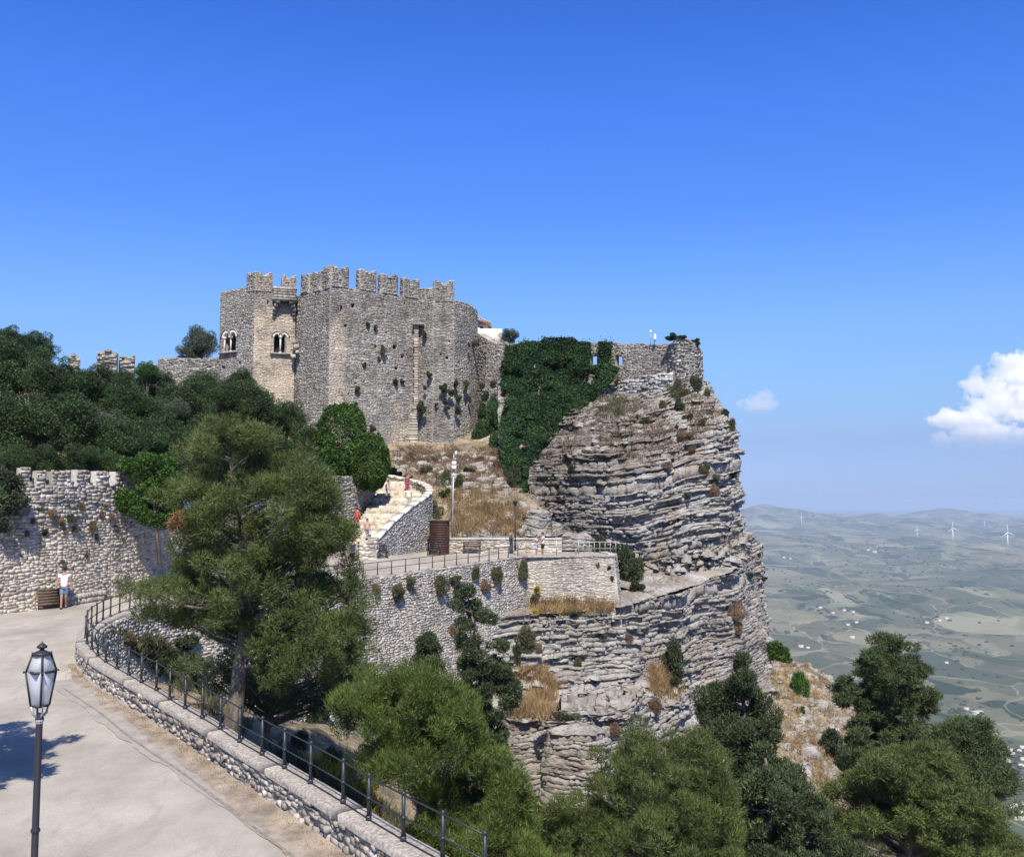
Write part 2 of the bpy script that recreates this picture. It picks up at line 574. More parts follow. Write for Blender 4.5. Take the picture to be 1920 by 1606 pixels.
# ------------------------------------------------------------------ foliage helpers
def tri_blades(C, D, L, Wd, rng):
    """one slim triangle per row: C base, D unit direction"""
    n = len(C)
    r = rng.normal(size=(n, 3))
    S = np.cross(D, r); S /= np.linalg.norm(S, axis=1)[:, None] + 1e-9
    L = np.broadcast_to(L, n)[:, None]; Wd = np.broadcast_to(Wd, n)[:, None]
    V = np.empty((n, 3, 3))
    V[:, 0] = C - S * Wd / 2; V[:, 1] = C + S * Wd / 2; V[:, 2] = C + D * L
    T = np.arange(n * 3).reshape(-1, 3)
    return V.reshape(-1, 3), T

def unit(v):
    return v / (np.linalg.norm(v, axis=1)[:, None] + 1e-9)

def clump_blades(centers, radii, per, L, Wd, rng, up=.4, rad=.8, rnd=.6, flat=.75, shell=.45):
    """needle or leaf clumps: blades spread through ellipsoids, denser near their surface"""
    centers = np.asarray(centers); radii = np.asarray(radii)
    w = radii ** 2; w = w / w.mean()
    cnt = np.maximum(8, (per * w)).astype(int)
    idx = np.repeat(np.arange(len(centers)), cnt)
    n = len(idx)
    d = unit(rng.normal(size=(n, 3)))
    r = shell + (1 - shell) * rng.random(n) ** .6
    # lumpy surface
    lump = .75 + .5 * vn(d[:, 0] * 2.3 + idx * 3.1, d[:, 2] * 2.3 + d[:, 1] * 1.7, 5)
    P = centers[idx] + d * (r * lump * radii[idx])[:, None] * np.array([1, 1, flat])
    D = unit(d * rad + np.array([0, 0, up]) + rng.normal(size=(n, 3)) * rnd)
    return tri_blades(P, D, L * (.7 + .6 * rng.random(n)), Wd * (.7 + .6 * rng.random(n)), rng)

def crown_points(poly, d, thick, n, rng, edge=0):
    q = sample_poly(poly, n, rng)
    P = np.array(poly, float)
    out = []
    for (x, y) in q:
        # width of the outline at this height
        xs = []
        for i in range(len(P)):
            x0, y0 = P[i]; x1, y1 = P[(i + 1) % len(P)]
            if (y0 > y) != (y1 > y): xs.append(x0 + (x1 - x0) * (y - y0) / (y1 - y0))
        a, b = min(xs), max(xs)
        c = (a + b) / 2; hw = max(4, (b - a) / 2)
        t = thick * min(1, hw / (0.3 * (P[:, 0].max() - P[:, 0].min()))) * math.sqrt(max(.05, 1 - ((x - c) / hw) ** 2))
        out.append(tuple(W(x, y, d + rng.uniform(-1, 1) * t)))
    return np.array(out)

def tree_outline(name, label, cat, poly, d, thick, nclump, rclump, per, L, Wd, m, trunk, seed, group=None, up=.4, rad=.8, rnd=.6, flat=.75, nbranch=30, trunk_m='bark', clip=None, shell=.45, pads=None):
    """tree with its trunk polyline (px, py, radius) and a crown filling an outline given at its distance"""
    rng = np.random.default_rng(seed)
    base = W(trunk[0][0], trunk[0][1], d)
    t = thing(name, label, cat, base, group)
    if pads:
        base_ = crown_points(poly, d, thick, pads[0], rng)
        kk = max(1, nclump // pads[0])
        P = np.repeat(base_, kk, 0) + rng.normal(size=(len(base_) * kk, 3)) * np.array([pads[1], pads[1], pads[2]])
        qx, qy = proj(P)
        P = P[in_poly(qx, qy, poly) | (rng.random(len(P)) < .12)]
    else:
        P = crown_points(poly, d, thick, nclump, rng)
    rr = rclump * (.6 + .7 * rng.random(len(P)))
    V, T = clump_blades(P, rr, per, L, Wd, rng, up, rad, rnd, flat, shell)
    if clip is not None:
        keep = clip(V.reshape(-1, 3, 3).mean(1))
        V = V.reshape(-1, 3, 3)[keep].reshape(-1, 3); T = np.arange(len(V)).reshape(-1, 3)
    link('crown', mesh_np('crown', V, None, T, m), t)
    tp = [W(x, y, d) for x, y, r in trunk]
    mb = MB(); mb.tube(tp, [r for _, _, r in trunk], 9)
    link('trunk', mb.mesh('trunk', M[trunk_m], True), t)
    br = MB()
    zs = [p.z for p in tp]
    for k in rng.permutation(len(P))[:nbranch]:
        e = Vector(P[k])
        # leave the trunk a bit below the clump
        zz = min(max(e.z - rng.uniform(.2, .5) * math.hypot(e.x - tp[-1].x, e.y - tp[-1].y) - .3, zs[0] + rng.uniform(.25, .5) * (zs[-1] - zs[0])), zs[-1])
        f = np.interp(zz, zs, np.arange(len(zs)))
        i = int(min(f, len(tp) - 2)); s0 = tp[i].lerp(tp[i + 1], f - i)
        mid = s0.lerp(e, .5) + Vector((rng.normal() * .15, rng.normal() * .15, -.12))
        r0 = .035 + .02 * (e - s0).length
        r0 = min(r0, .075)
        br.tube([s0, mid, e], [r0, r0 * .6, .012], 5, False)
    if br.n:
        link('branch', br.mesh('branch', M[trunk_m], True), t)
    return t

def shrub_mesh(seed, n, L, Wd, m, lumps=7, up=.5, sq=1.0):
    """unit-size rounded shrub, base at z=0"""
    rng = np.random.default_rng(seed)
    c = unit(rng.normal(size=(lumps, 3))) * rng.uniform(.25, .8, (lumps, 1)) * np.array([1, 1, .8 * sq]) + np.array([0, 0, .55 * sq])
    r = rng.uniform(.2, .5, lumps)
    V, T = clump_blades(c, r, n / lumps, L, Wd, rng, up, .8, .6, .9, .5)
    V[:, 2] = np.maximum(V[:, 2], -.25)
    return mesh_np('foliage', V, None, T, m)

def copy_thing(t, loc, scale=None, rot=None, label=None, group=None):
    c = t.copy(); COL.objects.link(c); c.location = loc
    if scale is not None: c.scale = scale
    if rot is not None: c.rotation_euler = rot
    if label: c['label'] = label
    if group: c['group'] = group
    for ch in list(t.children):
        k = ch.copy(); COL.objects.link(k); k.parent = c
        for g in list(ch.children):
            h_ = g.copy(); COL.objects.link(h_); h_.parent = k
    return c

# ------------------------------------------------------------------ masonry
def polyline(pts):
    P = np.array([(p[0], p[1]) for p in pts], float)
    s = np.concatenate([[0], np.cumsum(np.linalg.norm(np.diff(P, axis=0), axis=1))])
    d = np.diff(P, axis=0); d /= np.linalg.norm(d, axis=1)[:, None]
    N = np.stack([d[:, 1], -d[:, 0]], 1)      # right-hand side of travel
    return P, s, N

def masonry(name, pts, zb, zt, m, parent, seed=0, ch=.17, sl=.36, proud=.07, batter=0.0, zref=None, thick=1.0, holes=(), tint=None,
            facing=None, keep=None, nparts=0, part_m=None, part_name='stone', mortar='mortar', register=False, stones=True, jag=.22, gap=.009, step=.5, vis=None):
    """courses of individual stones laid on a vertical sheet that follows a plan polyline.
    zb, zt: bottom and top as numbers or functions of distance along the line"""
    rng = np.random.default_rng(seed + 100)
    P, s, N = polyline(pts)
    LT = s[-1]
    fb = zb if callable(zb) else (lambda u, z=zb: np.full(np.shape(u), float(z)))
    ft = zt if callable(zt) else (lambda u, z=zt: np.full(np.shape(u), float(z)))
    if zref is None: zref = float(np.max(ft(np.linspace(0, LT, 50))))
    Ns = np.vstack([N, N[-1]])
    def S(u, h, o):
        h = np.asarray(h, float)
        u = np.asarray(u, float)
        x = np.interp(u, s, P[:, 0]); y = np.interp(u, s, P[:, 1])
        k = np.clip(np.searchsorted(s, u, side='right') - 1, 0, len(N) - 1)
        nx, ny = N[k, 0], N[k, 1]
        o = o + batter * (zref - h)
        return np.stack([x + nx * o, y + ny * o, h + 0 * x], -1)
    # backing sheet
    ug = np.unique(np.concatenate([np.arange(0, LT, step), s, [LT]] + [[a, b] for a, b, *_ in holes]))
    zs_all = np.linspace(0, LT, 60)
    z0, z1 = float(fb(zs_all).min()), float(ft(zs_all).max())
    hg = np.unique(np.concatenate([np.linspace(z0, z1, max(3, int((z1 - z0) / .8))), [z1]] + [[c, d] for _, _, c, d, *_ in holes]))
    UU, HH = np.meshgrid(ug, hg, indexing='ij')
    Hc = np.minimum(np.maximum(HH, fb(UU)), ft(UU))
    front = S(UU, Hc, -.02)
    back = S(UU, Hc, -.02 - thick)
    nu, nh = UU.shape
    I = np.arange(nu * nh).reshape(nu, nh)
    mb = MB()
    mid_u = (UU[:-1, :-1] + UU[1:, 1:]) / 2; mid_h = (HH[:-1, :-1] + HH[1:, 1:]) / 2
    ok = np.ones(mid_u.shape, bool); okb = ok.copy()
    for hl in holes:
        a, b, c, d = hl[:4]
        ins = (mid_u > a) & (mid_u < b) & (mid_h > c) & (mid_h < d)
        ok &= ~ins
        if len(hl) > 4 and hl[4]: okb &= ~ins
    q = np.stack([I[:-1, :-1], I[1:, :-1], I[1:, 1:], I[:-1, 1:]], -1)
    fl = Hc[:-1, 1:] - Hc[:-1, :-1] + Hc[1:, 1:] - Hc[1:, :-1] > 1e-6
    mb.add(front.reshape(-1, 3), q[ok & fl])
    mb.add(back.reshape(-1, 3), q[okb & fl][:, ::-1])
    topf = S(ug, ft(ug), -.02); topb = S(ug, ft(ug), -.02 - thick)
    n = len(ug)
    k = np.arange(n - 1)
    mb.add(np.concatenate([topf, topb]), np.stack([k, k + 1, k + 1 + n, k + n], 1))
    for e in (0, LT):
        ue = np.full(nh, e); hc = np.minimum(np.maximum(hg, fb(ue)), ft(ue))
        uu = np.full(nh, e - 1e-6 if e else e)
        A = S(uu, hc, -.02); B = S(uu, hc, -.02 - thick)
        j = np.arange(nh - 1)
        mb.add(np.concatenate([A, B]), np.stack([j, j + 1, j + 1 + nh, j + nh], 1))
    dk = []
    for hl in holes:
        a, b, c, d = hl[:4]
        thr = len(hl) > 4 and hl[4]
        dep = thick if thr else (hl[5] if len(hl) > 5 else .5)
        cs = [(a, c), (b, c), (b, d), (a, d)]
        uu = np.array([x for x, _ in cs]); hh = np.array([y for _, y in cs])
        A = S(uu, hh, -.02); B = S(uu, hh, -.02 - dep)
        mb.add(np.concatenate([A, B]), [[0, 1, 5, 4], [1, 2, 6, 5], [2, 3, 7, 6], [3, 0, 4, 7]])
        if not thr:
            dk.append(B)
    me_ = mb.mesh('wall_core', m)
    ta = np.zeros(mb.n)
    if tint is not None: ta[:front.shape[0] * front.shape[1]] = tint(UU.ravel(), Hc.ravel())
    at_ = me_.attributes.new('tint', 'FLOAT', 'POINT'); at_.data.foreach_set('value', ta.astype(np.float32))
    bm_ = link('wall_core', me_, parent)
    for B in dk:
        q_ = MB(); q_.add(B, [[0, 1, 2, 3]]); q_.obj('opening', M['dark'], parent)
    if register:
        SURF.append((front.reshape(-1, 3), q[ok & fl]))
    if not stones: return S
    # stones
    U0 = []; U1 = []; H0 = []; H1 = []
    h = z0
    while h < z1:
        th = ch * rng.uniform(.6, 1.5)
        nst = int(LT / sl * 1.5) + 4
        ln = sl * rng.uniform(.45, 1.7, nst)
        u = np.cumsum(ln) - rng.uniform(0, sl)
        a = u - ln; b = u
        a = np.clip(a, 0, LT); b = np.clip(b, 0, LT)
        w = (b - a) > sl * .25
        a, b = a[w], b[w]
        c = (a + b) / 2
        hj = h + (vn(c * .55, h * .4 + 3, seed) - .5) * jag * 1.6 + rng.normal(size=len(c)) * ch * .2
        tt = ft(c); bb = fb(c)
        w = (hj + th * .6 < tt) & (hj + th > bb)
        U0.append(a[w]); U1.append(b[w]); H0.append(hj[w] if np.ndim(hj) else np.full(w.sum(), hj)); H1.append((hj + th * rng.uniform(.85, 1.0, len(c)))[w])
        h += th
    U0, U1, H0, H1 = map(np.concatenate, (U0, U1, H0, H1))
    ok = np.ones(len(U0), bool)
    for hl in holes:
        a, b, c, d = hl[:4]
        hv = (H1 > c + .03) & (H0 < d - .03)
        cu = (U0 + U1) / 2
        ins = hv & (cu > a) & (cu < b)
        ok &= ~ins
        left = hv & ~ins & (cu <= a) & (U1 > a); U1[left] = a
        right = hv & ~ins & (cu >= b) & (U0 < b); U0[right] = b
    # keep stones on one side of each plan corner
    for sc_ in s[1:-1]:
        st = (U0 < sc_) & (U1 > sc_)
        lf = st & ((U0 + U1) / 2 < sc_)
        U1[lf] = sc_; U0[st & ~lf] = sc_
    ok &= (U1 - U0) > .05
    if vis is not None:
        ok &= vis((U0 + U1) / 2, (H0 + H1) / 2)
    if keep is not None:
        rr = rng.random(len(U0)); ok &= rr < keep
    U0, U1, H0, H1 = U0[ok], U1[ok], H0[ok], H1[ok]
    n = len(U0)
    g = gap
    pr = rng.random(n) * proud
    big = rng.random(n) < .06; pr[big] += proud * .7
    tv = np.zeros(n) if tint is None else tint((U0 + U1) / 2, (H0 + H1) / 2)
    pr = pr * (1 - .75 * tv)
    j = lambda: rng.normal(size=n) * gap * .6
    c1 = S(U0 + g + j(), H0 + g + j(), pr + j()); c2 = S(U1 - g + j(), H0 + g + j(), pr + j())
    c3 = S(U1 - g + j(), H1 - g * .3 + j(), pr + j()); c4 = S(U0 + g + j(), H1 - g * .3 + j(), pr + j())
    e = 1e-4
    b1 = S(U0 + e, H0, -.08); b2 = S(U1 - e, H0, -.08); b3 = S(U1 - e, H1, -.08); b4 = S(U0 + e, H1, -.08)
    V = np.stack([c1, c2, c3, c4, b1, b2, b3, b4], 1)
    fq = np.array([[0, 1, 2, 3], [0, 4, 5, 1], [1, 5, 6, 2], [2, 6, 7, 3], [3, 7, 4, 0]])
    rest = np.arange(n)
    if nparts:
        dist = np.linalg.norm(V.mean(1), axis=1)
        px, py = proj(V.mean(1))
        size = np.linalg.norm(V[:, 0] - V[:, 2], axis=1) / dist
        inv = (px > -10) & (px < 1930) & (py > 0) & (py < 1615)
        order = np.argsort(-(size * inv))
        sel = order[:nparts]; rest = order[nparts:]
        for k in sel:
            vv = V[k]; c0 = vv.mean(0)
            me = mesh_np(part_name, vv - c0, fq, None, M[part_m])
            o = bpy.data.objects.new(part_name, me); COL.objects.link(o)
            o.parent = parent
            o.location = Vector(c0.tolist()) - parent.location
    V = V[rest]; tv = tv[rest]
    Q = (np.arange(len(V))[:, None, None] * 8 + fq[None]).reshape(-1, 4)
    o = link('masonry', mesh_np('masonry', V.reshape(-1, 3), Q, None, m, {'tint': np.repeat(tv, 8)}), parent)
    o['kind'] = 'stuff'
    return S

# ================================================================== SETTING
def zroad(y):
    return np.interp(y, [0, 45, 51, 59, 71, 200], [-7.8, -5.1, -4.85, -4.55, -4.05, -4.05])

# parapet line, plan points found from where its fence posts stand
par_px = [(1010, 1730), (909, 1662), (830, 1618), (756, 1577), (691, 1538), (643, 1506), (582, 1469), (533, 1441), (491, 1416), (449, 1392), (413, 1368), (379, 1347),
          (347, 1329), (318, 1312), (293, 1295), (265, 1280), (241, 1266), (219, 1254), (198, 1242), (183, 1230), (172, 1218),
          (163, 1207), (160, 1196), (163, 1185), (171, 1176), (181, 1169), (193, 1162), (207, 1156), (224, 1149), (243, 1143), (262, 1137), (282, 1131), (303, 1126), (325, 1121), (356, 1117), (390, 1113)]
def par_pt(px, py):
    b = (803 - py) / F; a = (px - 960) / F
    dy = CP - b * SP; dz = SP + b * CP
    # z = -7.15 + .06 d on the parapet top
    d = -7.15 / (dz / dy - .06)
    return Vector((a * d / dy, d, -7.15 + .06 * d))
PAR = [par_pt(*p) for p in par_px]
TER = [W(670, 1083, 57), W(738, 1074, 59.5), W(806, 1065, 62), (W(896, 1054, 66)), W(940, 1048, 68.5), W(985, 1042, 71)]
TER = [Vector((p.x, p.y, float(zroad(p.y)) + .06)) for p in TER]
CORNER = W(1152, 1042, 71); CORNER.z = -3.98
EDGE_FAR = PAR[22:] + [PAR[-1].lerp(TER[0], .5)] + TER + [CORNER]
tipy = PAR[22].y

def edge_x(y):
    if y <= PAR[22].y:
        ys = [p.y for p in PAR[:23]]; xs = [p.x for p in PAR[:23]]
        return float(np.interp(y, ys, xs))
    L = PAR[22:] + TER
    return float(np.interp(y, [p.y for p in L] , [p.x for p in L]))

# road sheet
ys = np.unique(np.concatenate([np.arange(2, 71, .5), [tipy, 45, 51, 59, 71], np.linspace(71, 82, 12)]))
V = []; nx = 24
for y in ys:
    xr = edge_x(y) + (0.05 if y < tipy else -.05)
    if y > 70.95: xr = 7.7
    xl = -40.0
    for k in range(nx + 1):
        t = k / nx
        x = xr + (xl - xr) * t ** 1.3
        V.append((x, y, float(zroad(y)) + .02 * float(fbm(x * .3, y * .3, 3)) - (.01)))
V = np.array(V)
I = np.arange(len(V)).reshape(len(ys), nx + 1)
Q = np.stack([I[:-1, 1:], I[:-1, :-1], I[1:, :-1], I[1:, 1:]], -1).reshape(-1, 4)
link('road', mesh_np('road', V, Q, None, M['road'], smooth=True), kind='structure')
SURF.append((V, Q))

def road_strip(name, pts, widths, m, lift, seed=0, rag=.0, **k):
    """thin irregular sheet that follows the road a few millimetres above it"""
    P = [Wz_road(px, py) for px, py in pts]
    arr = np.array([(p.x, p.y) for p in P]); s = np.concatenate([[0], np.cumsum(np.linalg.norm(np.diff(arr, axis=0), axis=1))])
    u = np.arange(0, s[-1], .12)
    x = np.interp(u, s, arr[:, 0]); y = np.interp(u, s, arr[:, 1])
    w = np.interp(u, s, widths)
    dx = np.gradient(x); dy = np.gradient(y); l = np.hypot(dx, dy); nx_, ny_ = -dy / l, dx / l
    wa = w * (1 - rag + 2 * rag * fbm(u * .9, 1.5, seed)) / 2; wb = w * (1 - rag + 2 * rag * fbm(u * .9, 7.5, seed + 3)) / 2
    wob = (fbm(u * .5, 2.2, seed + 9) - .5) * w.max() * rag
    V = []
    nn = 5
    for a in range(nn):
        t = a / (nn - 1) * 2 - 1
        off = np.where(t < 0, t * wa, t * wb) + wob
        X = x + nx_ * off; Y = y + ny_ * off
        V.append(np.stack([X, Y, zroad(Y) + .012 + lift + .0 * X], 1))
    V = np.stack(V, 1)
    I = np.arange(V.shape[0] * nn).reshape(-1, nn)
    Q = np.stack([I[:-1, :-1], I[:-1, 1:], I[1:, 1:], I[1:, :-1]], -1).reshape(-1, 4)
    return link(name, mesh_np(name, V.reshape(-1, 3), Q, None, m), kind='structure')

def Wz_road(px, py):
    d = 20.0
    for _ in range(25):
        z = float(zroad(d)); q = Wz(px, py, z); d = .5 * d + .5 * q.y
    return Wz(px, py, float(zroad(d)))

road_strip('road_repair_strip', [(120, 1275), (190, 1310), (290, 1380), (430, 1480), (600, 1606), (640, 1640)], [1.5, 1.5, 1.35, 1.15, .9, .9], M['asphaltstrip'], .006, 5, .25)
road_strip('road_joint', [(118, 1290), (160, 1318), (195, 1343), (230, 1373), (287, 1413), (333, 1443), (410, 1500), (477, 1553), (533, 1593), (560, 1615)], [.05, .06, .07, .07, .08, .07, .09, .07, .08, .06], M['joint'], .014, 8, .5)
base_line = []
for k in range(2, 22):
    p = PAR[k]; q = PAR[k + 1]; t = (q - p).normalized(); n = Vector((t.y, -t.x, 0))   # towards the gully
    base_line.append((p - n * .62))
pl = [tuple(float(v) for v in proj(np.array([b.x, b.y, float(zroad(b.y))]))) for b in base_line]
road_strip('dust_verge', pl, [1.3, 1.3, 1.25, 1.2, 1.1, 1.0, .95, .9, .85, .8, .7, .6, .5, .4, .35, .3, .25, .2, .18, .15], M['dirt'], .010, 12, .45)

# hillsides by smooth interpolation of known heights
def tps(ctrl, lam=.02):
    C = np.array(ctrl, float)
    P = C[:, :2] / 20.0; z = C[:, 2]
    n = len(P)
    def U(r2): return np.where(r2 > 0, r2 * np.log(r2 + 1e-12) * .5, 0)
    K = U(((P[:, None] - P[None]) ** 2).sum(-1)) + lam * np.eye(n)
    A = np.zeros((n + 3, n + 3)); A[:n, :n] = K; A[:n, n] = 1; A[:n, n + 1:] = P; A[n, :n] = 1; A[n + 1:, :n] = P.T
    w = np.linalg.solve(A, np.concatenate([z, [0, 0, 0]]))
    def f(x, y):
        x = np.asarray(x, float) / 20; y = np.asarray(y, float) / 20
        sh = x.shape; q = np.stack([x.ravel(), y.ravel()], 1)
        out = np.empty(len(q))
        for i in range(0, len(q), 20000):
            qq = q[i:i + 20000]
            out[i:i + 20000] = U(((qq[:, None] - P[None]) ** 2).sum(-1)) @ w[:n] + w[n] + qq @ w[n + 1:]
        return out.reshape(sh)
    return f

def grid_terrain(name, f, x0, x1, y0, y1, st, m, rough=.35, mask=None, seed=2):
    xs = np.arange(x0, x1 + st, st); yy = np.arange(y0, y1 + st, st)
    X, Y = np.meshgrid(xs, yy, indexing='ij')
    Z = f(X, Y) + (fbm(X * .35, Y * .35, seed, 4) - .5) * rough * 2 + (fbm(X * 1.3, Y * 1.3, seed + 5, 3) - .5) * rough * .7
    V = np.stack([X, Y, Z], -1)
    I = np.arange(X.size).reshape(X.shape)
    Q = np.stack([I[:-1, :-1], I[1:, :-1], I[1:, 1:], I[:-1, 1:]], -1)
    if mask is not None:
        mk = mask(X, Y); mk = mk[:-1, :-1] & mk[1:, :-1] & mk[1:, 1:] & mk[:-1, 1:]
        Q = Q[mk]
    Q = Q.reshape(-1, 4); V = V.reshape(-1, 3)
    link(name, mesh_np(name, V, Q, None, m, smooth=True), kind='structure')
    SURF.append((V, Q))

cw = lambda px, py, d: tuple(W(px, py, d))
hill_ctrl = [cw(-60, 922, 46), cw(0, 920, 48), cw(100, 920, 50), cw(230, 920, 54), cw(330, 905, 61), cw(460, 905, 68), cw(560, 900, 76),
             cw(0, 800, 70), cw(150, 790, 75), cw(300, 780, 85), cw(430, 800, 92), cw(560, 830, 90), cw(-100, 760, 90), cw(100, 740, 100), cw(300, 715, 110),
             cw(620, 862, 92), cw(700, 858, 93), cw(760, 850, 94), cw(830, 852, 94), cw(895, 860, 94), cw(780, 875, 90), cw(860, 890, 88), cw(930, 885, 90),
             cw(700, 915, 88), cw(730, 912, 91), cw(640, 900, 86), cw(660, 880, 90),
             cw(830, 960, 81), cw(860, 930, 84), cw(900, 935, 83), cw(960, 945, 82), cw(985, 960, 82), cw(860, 1011, 77.2), cw(920, 1011, 77.2), cw(980, 1012, 77.2), cw(1030, 1013, 77.4),
             cw(960, 860, 93), cw(1000, 800, 96), cw(1100, 770, 99), cw(1250, 740, 97), cw(560, 800, 105), cw(800, 800, 112), cw(1000, 770, 112), cw(400, 760, 115),
             cw(560, 930, 72), cw(820, 1000, 78.5), cw(790, 960, 83),(8, 82, -5), (4, 77.5, -3.3)]
hillf = tps(hill_ctrl)
def hill_mask(X, Y):
    lim = np.interp(X, [-60, -25.5, -19.5, -17.2, -16.7, -16.6, -14.9, -12.9, -12.6, -12.3, -11.7, -9.8, -8.2, -7.5, -7.3, -7.2, 9], [45, 49.5, 56.5, 61, 70, 74.6, 77.2, 81, 84, 92.4, 92.4, 89.4, 86.0, 83.0, 78, 76.9, 76.9])
    right = np.interp(Y, [77, 84, 92, 96, 120], [3.5, 4.0, 9, 12, 12])
    return (Y > lim) & (X < right)
grid_terrain('hillside', hillf, -62, 30, 48, 125, .6, M['hill'], .25, hill_mask)

# gully below the road
g_ctrl = []
for k in range(0, 22, 3):
    p = PAR[k]; g_ctrl.append((p.x + 1.2, p.y - .3, p.z - 1.5))
g_ctrl += [(-2, 24, -11.5), (1, 20, -11), (6, 18, -14), (5.7, 30, -13.5), (-5, 28, -10), (-9.1, 31.5, -9.2), (-12.5, 36.5, -8), (-10, 42, -9.5), (-6, 46, -11.5), (-2, 52, -16), (0, 58, -18.5),
           (4, 50, -17.5), (9, 57, -20.5), (2, 40, -14), (16, 37, -15.5), (10, 36, -14), (22, 45, -19), (14, 55, -20), (20, 52, -17.5), (12, 20, -19), (25, 30, -24), (38, 40, -34),
           (0, 62, -20), (8, 64, -21), (14, 70, -20),
           cw(1450, 1252, 90), cw(1490, 1242, 92), cw(1540, 1262, 91), cw(1580, 1300, 90), cw(1460, 1330, 82), cw(1520, 1330, 83), cw(1500, 1400, 77), cw(1560, 1400, 78), cw(1520, 1480, 70), cw(1600, 1480, 72),
           cw(1650, 1400, 90), (45, 90, -45), (45, 70, -42), (30, 105, -32), (20, 98, -14), (10, 95, -16), (40, 125, -62), (10, 120, -30), (60, 120, -80), (60, 60, -55), (-15, 60, -16), (-5, 70, -18)]
gf = tps(g_ctrl, .01)
def g_mask(X, Y):
    xe = np.interp(Y, [p.y for p in PAR[:23]], [p.x + .35 for p in PAR[:23]])
    L = PAR[22:] + TER + [CORNER]
    xf = np.interp(Y, [p.y for p in PAR[22:] + TER], [p.x for p in PAR[22:] + TER])
    return np.where(Y < tipy, X > xe, X > xf - 1.5)
grid_terrain('gully_slope', gf, -16, 62, 3, 122, .75, M['hill'], .5, g_mask, seed=8)

# ------------------------------------------------------------------ far plain (reaches the horizon)
def zplain(X, Y):
    D = np.hypot(X, Y)
    base = np.interp(D, [100, 1500, 2600, 4500, 6500, 8500, 10500, 13000, 17000, 21000, 27000, 60000], [-75, -700, -705, -690, -640, -560, -500, -450, -430, -440, -470, -480])
    a = np.clip((D - 2500) / 5000, 0, 1)
    hills = (fbm(X / 1500, Y / 1300, 31, 5) - .5) * 190 * a + (fbm(X / 420, Y / 380, 37, 3) - .5) * 45 * a
    far = np.clip((D - 15500) / 2500, 0, 1) * np.clip((26000 - D) / 4000, 0, 1)
    ridge = far * (np.maximum(0, fbm(X / 2300 + 3.3, Y / 4200, 51, 4) - .42) * 900)
    near = np.clip((D - 1500) / 1500, 0, 1)
    return base + hills * near + ridge
ang = np.radians(np.linspace(-80, 80, 420)); 
ang = np.radians(np.concatenate([np.linspace(-75, 5, 60), np.linspace(5.3, 36, 330), np.linspace(36.6, 75, 40)]))
rad = np.concatenate([np.geomspace(105, 1500, 14), np.geomspace(1560, 30000, 250), np.geomspace(31000, 60000, 6)])
A, D = np.meshgrid(ang, rad, indexing='ij')
X = np.sin(A) * D; Y = np.cos(A) * D
V = np.stack([X, Y, zplain(X, Y)], -1).reshape(-1, 3)
I = np.arange(A.size).reshape(A.shape)
Q = np.stack([I[:-1, :-1], I[1:, :-1], I[1:, 1:], I[:-1, 1:]], -1).reshape(-1, 4)[:, ::-1]
link('plain_ground', mesh_np('plain_ground', V, Q, None, M['plain'], smooth=True), kind='structure')
PLAIN = (V, Q)

# haze
mh, nt, b = mat('haze_air')
nt.nodes.remove(b)
pv = nt.nodes.new('ShaderNodeVolumePrincipled')
pv.inputs['Color'].default_value = (.64, .79, 1.0, 1)
pv.inputs['Density'].default_value = 4.6e-5
pv.inputs['Anisotropy'].default_value = 0.1
nt.links.new(pv.outputs[0], nt.nodes['Material Output'].inputs['Volume'])
hz = MB(); hz.box((0, 28000, -395), (150000, 70000, 950))
hz.obj('haze', mh, None, kind='stuff')

def soft(x, a, b):
    t = np.clip((x - a) / (b - a), 0, 1); return t * t * (3 - 2 * t)


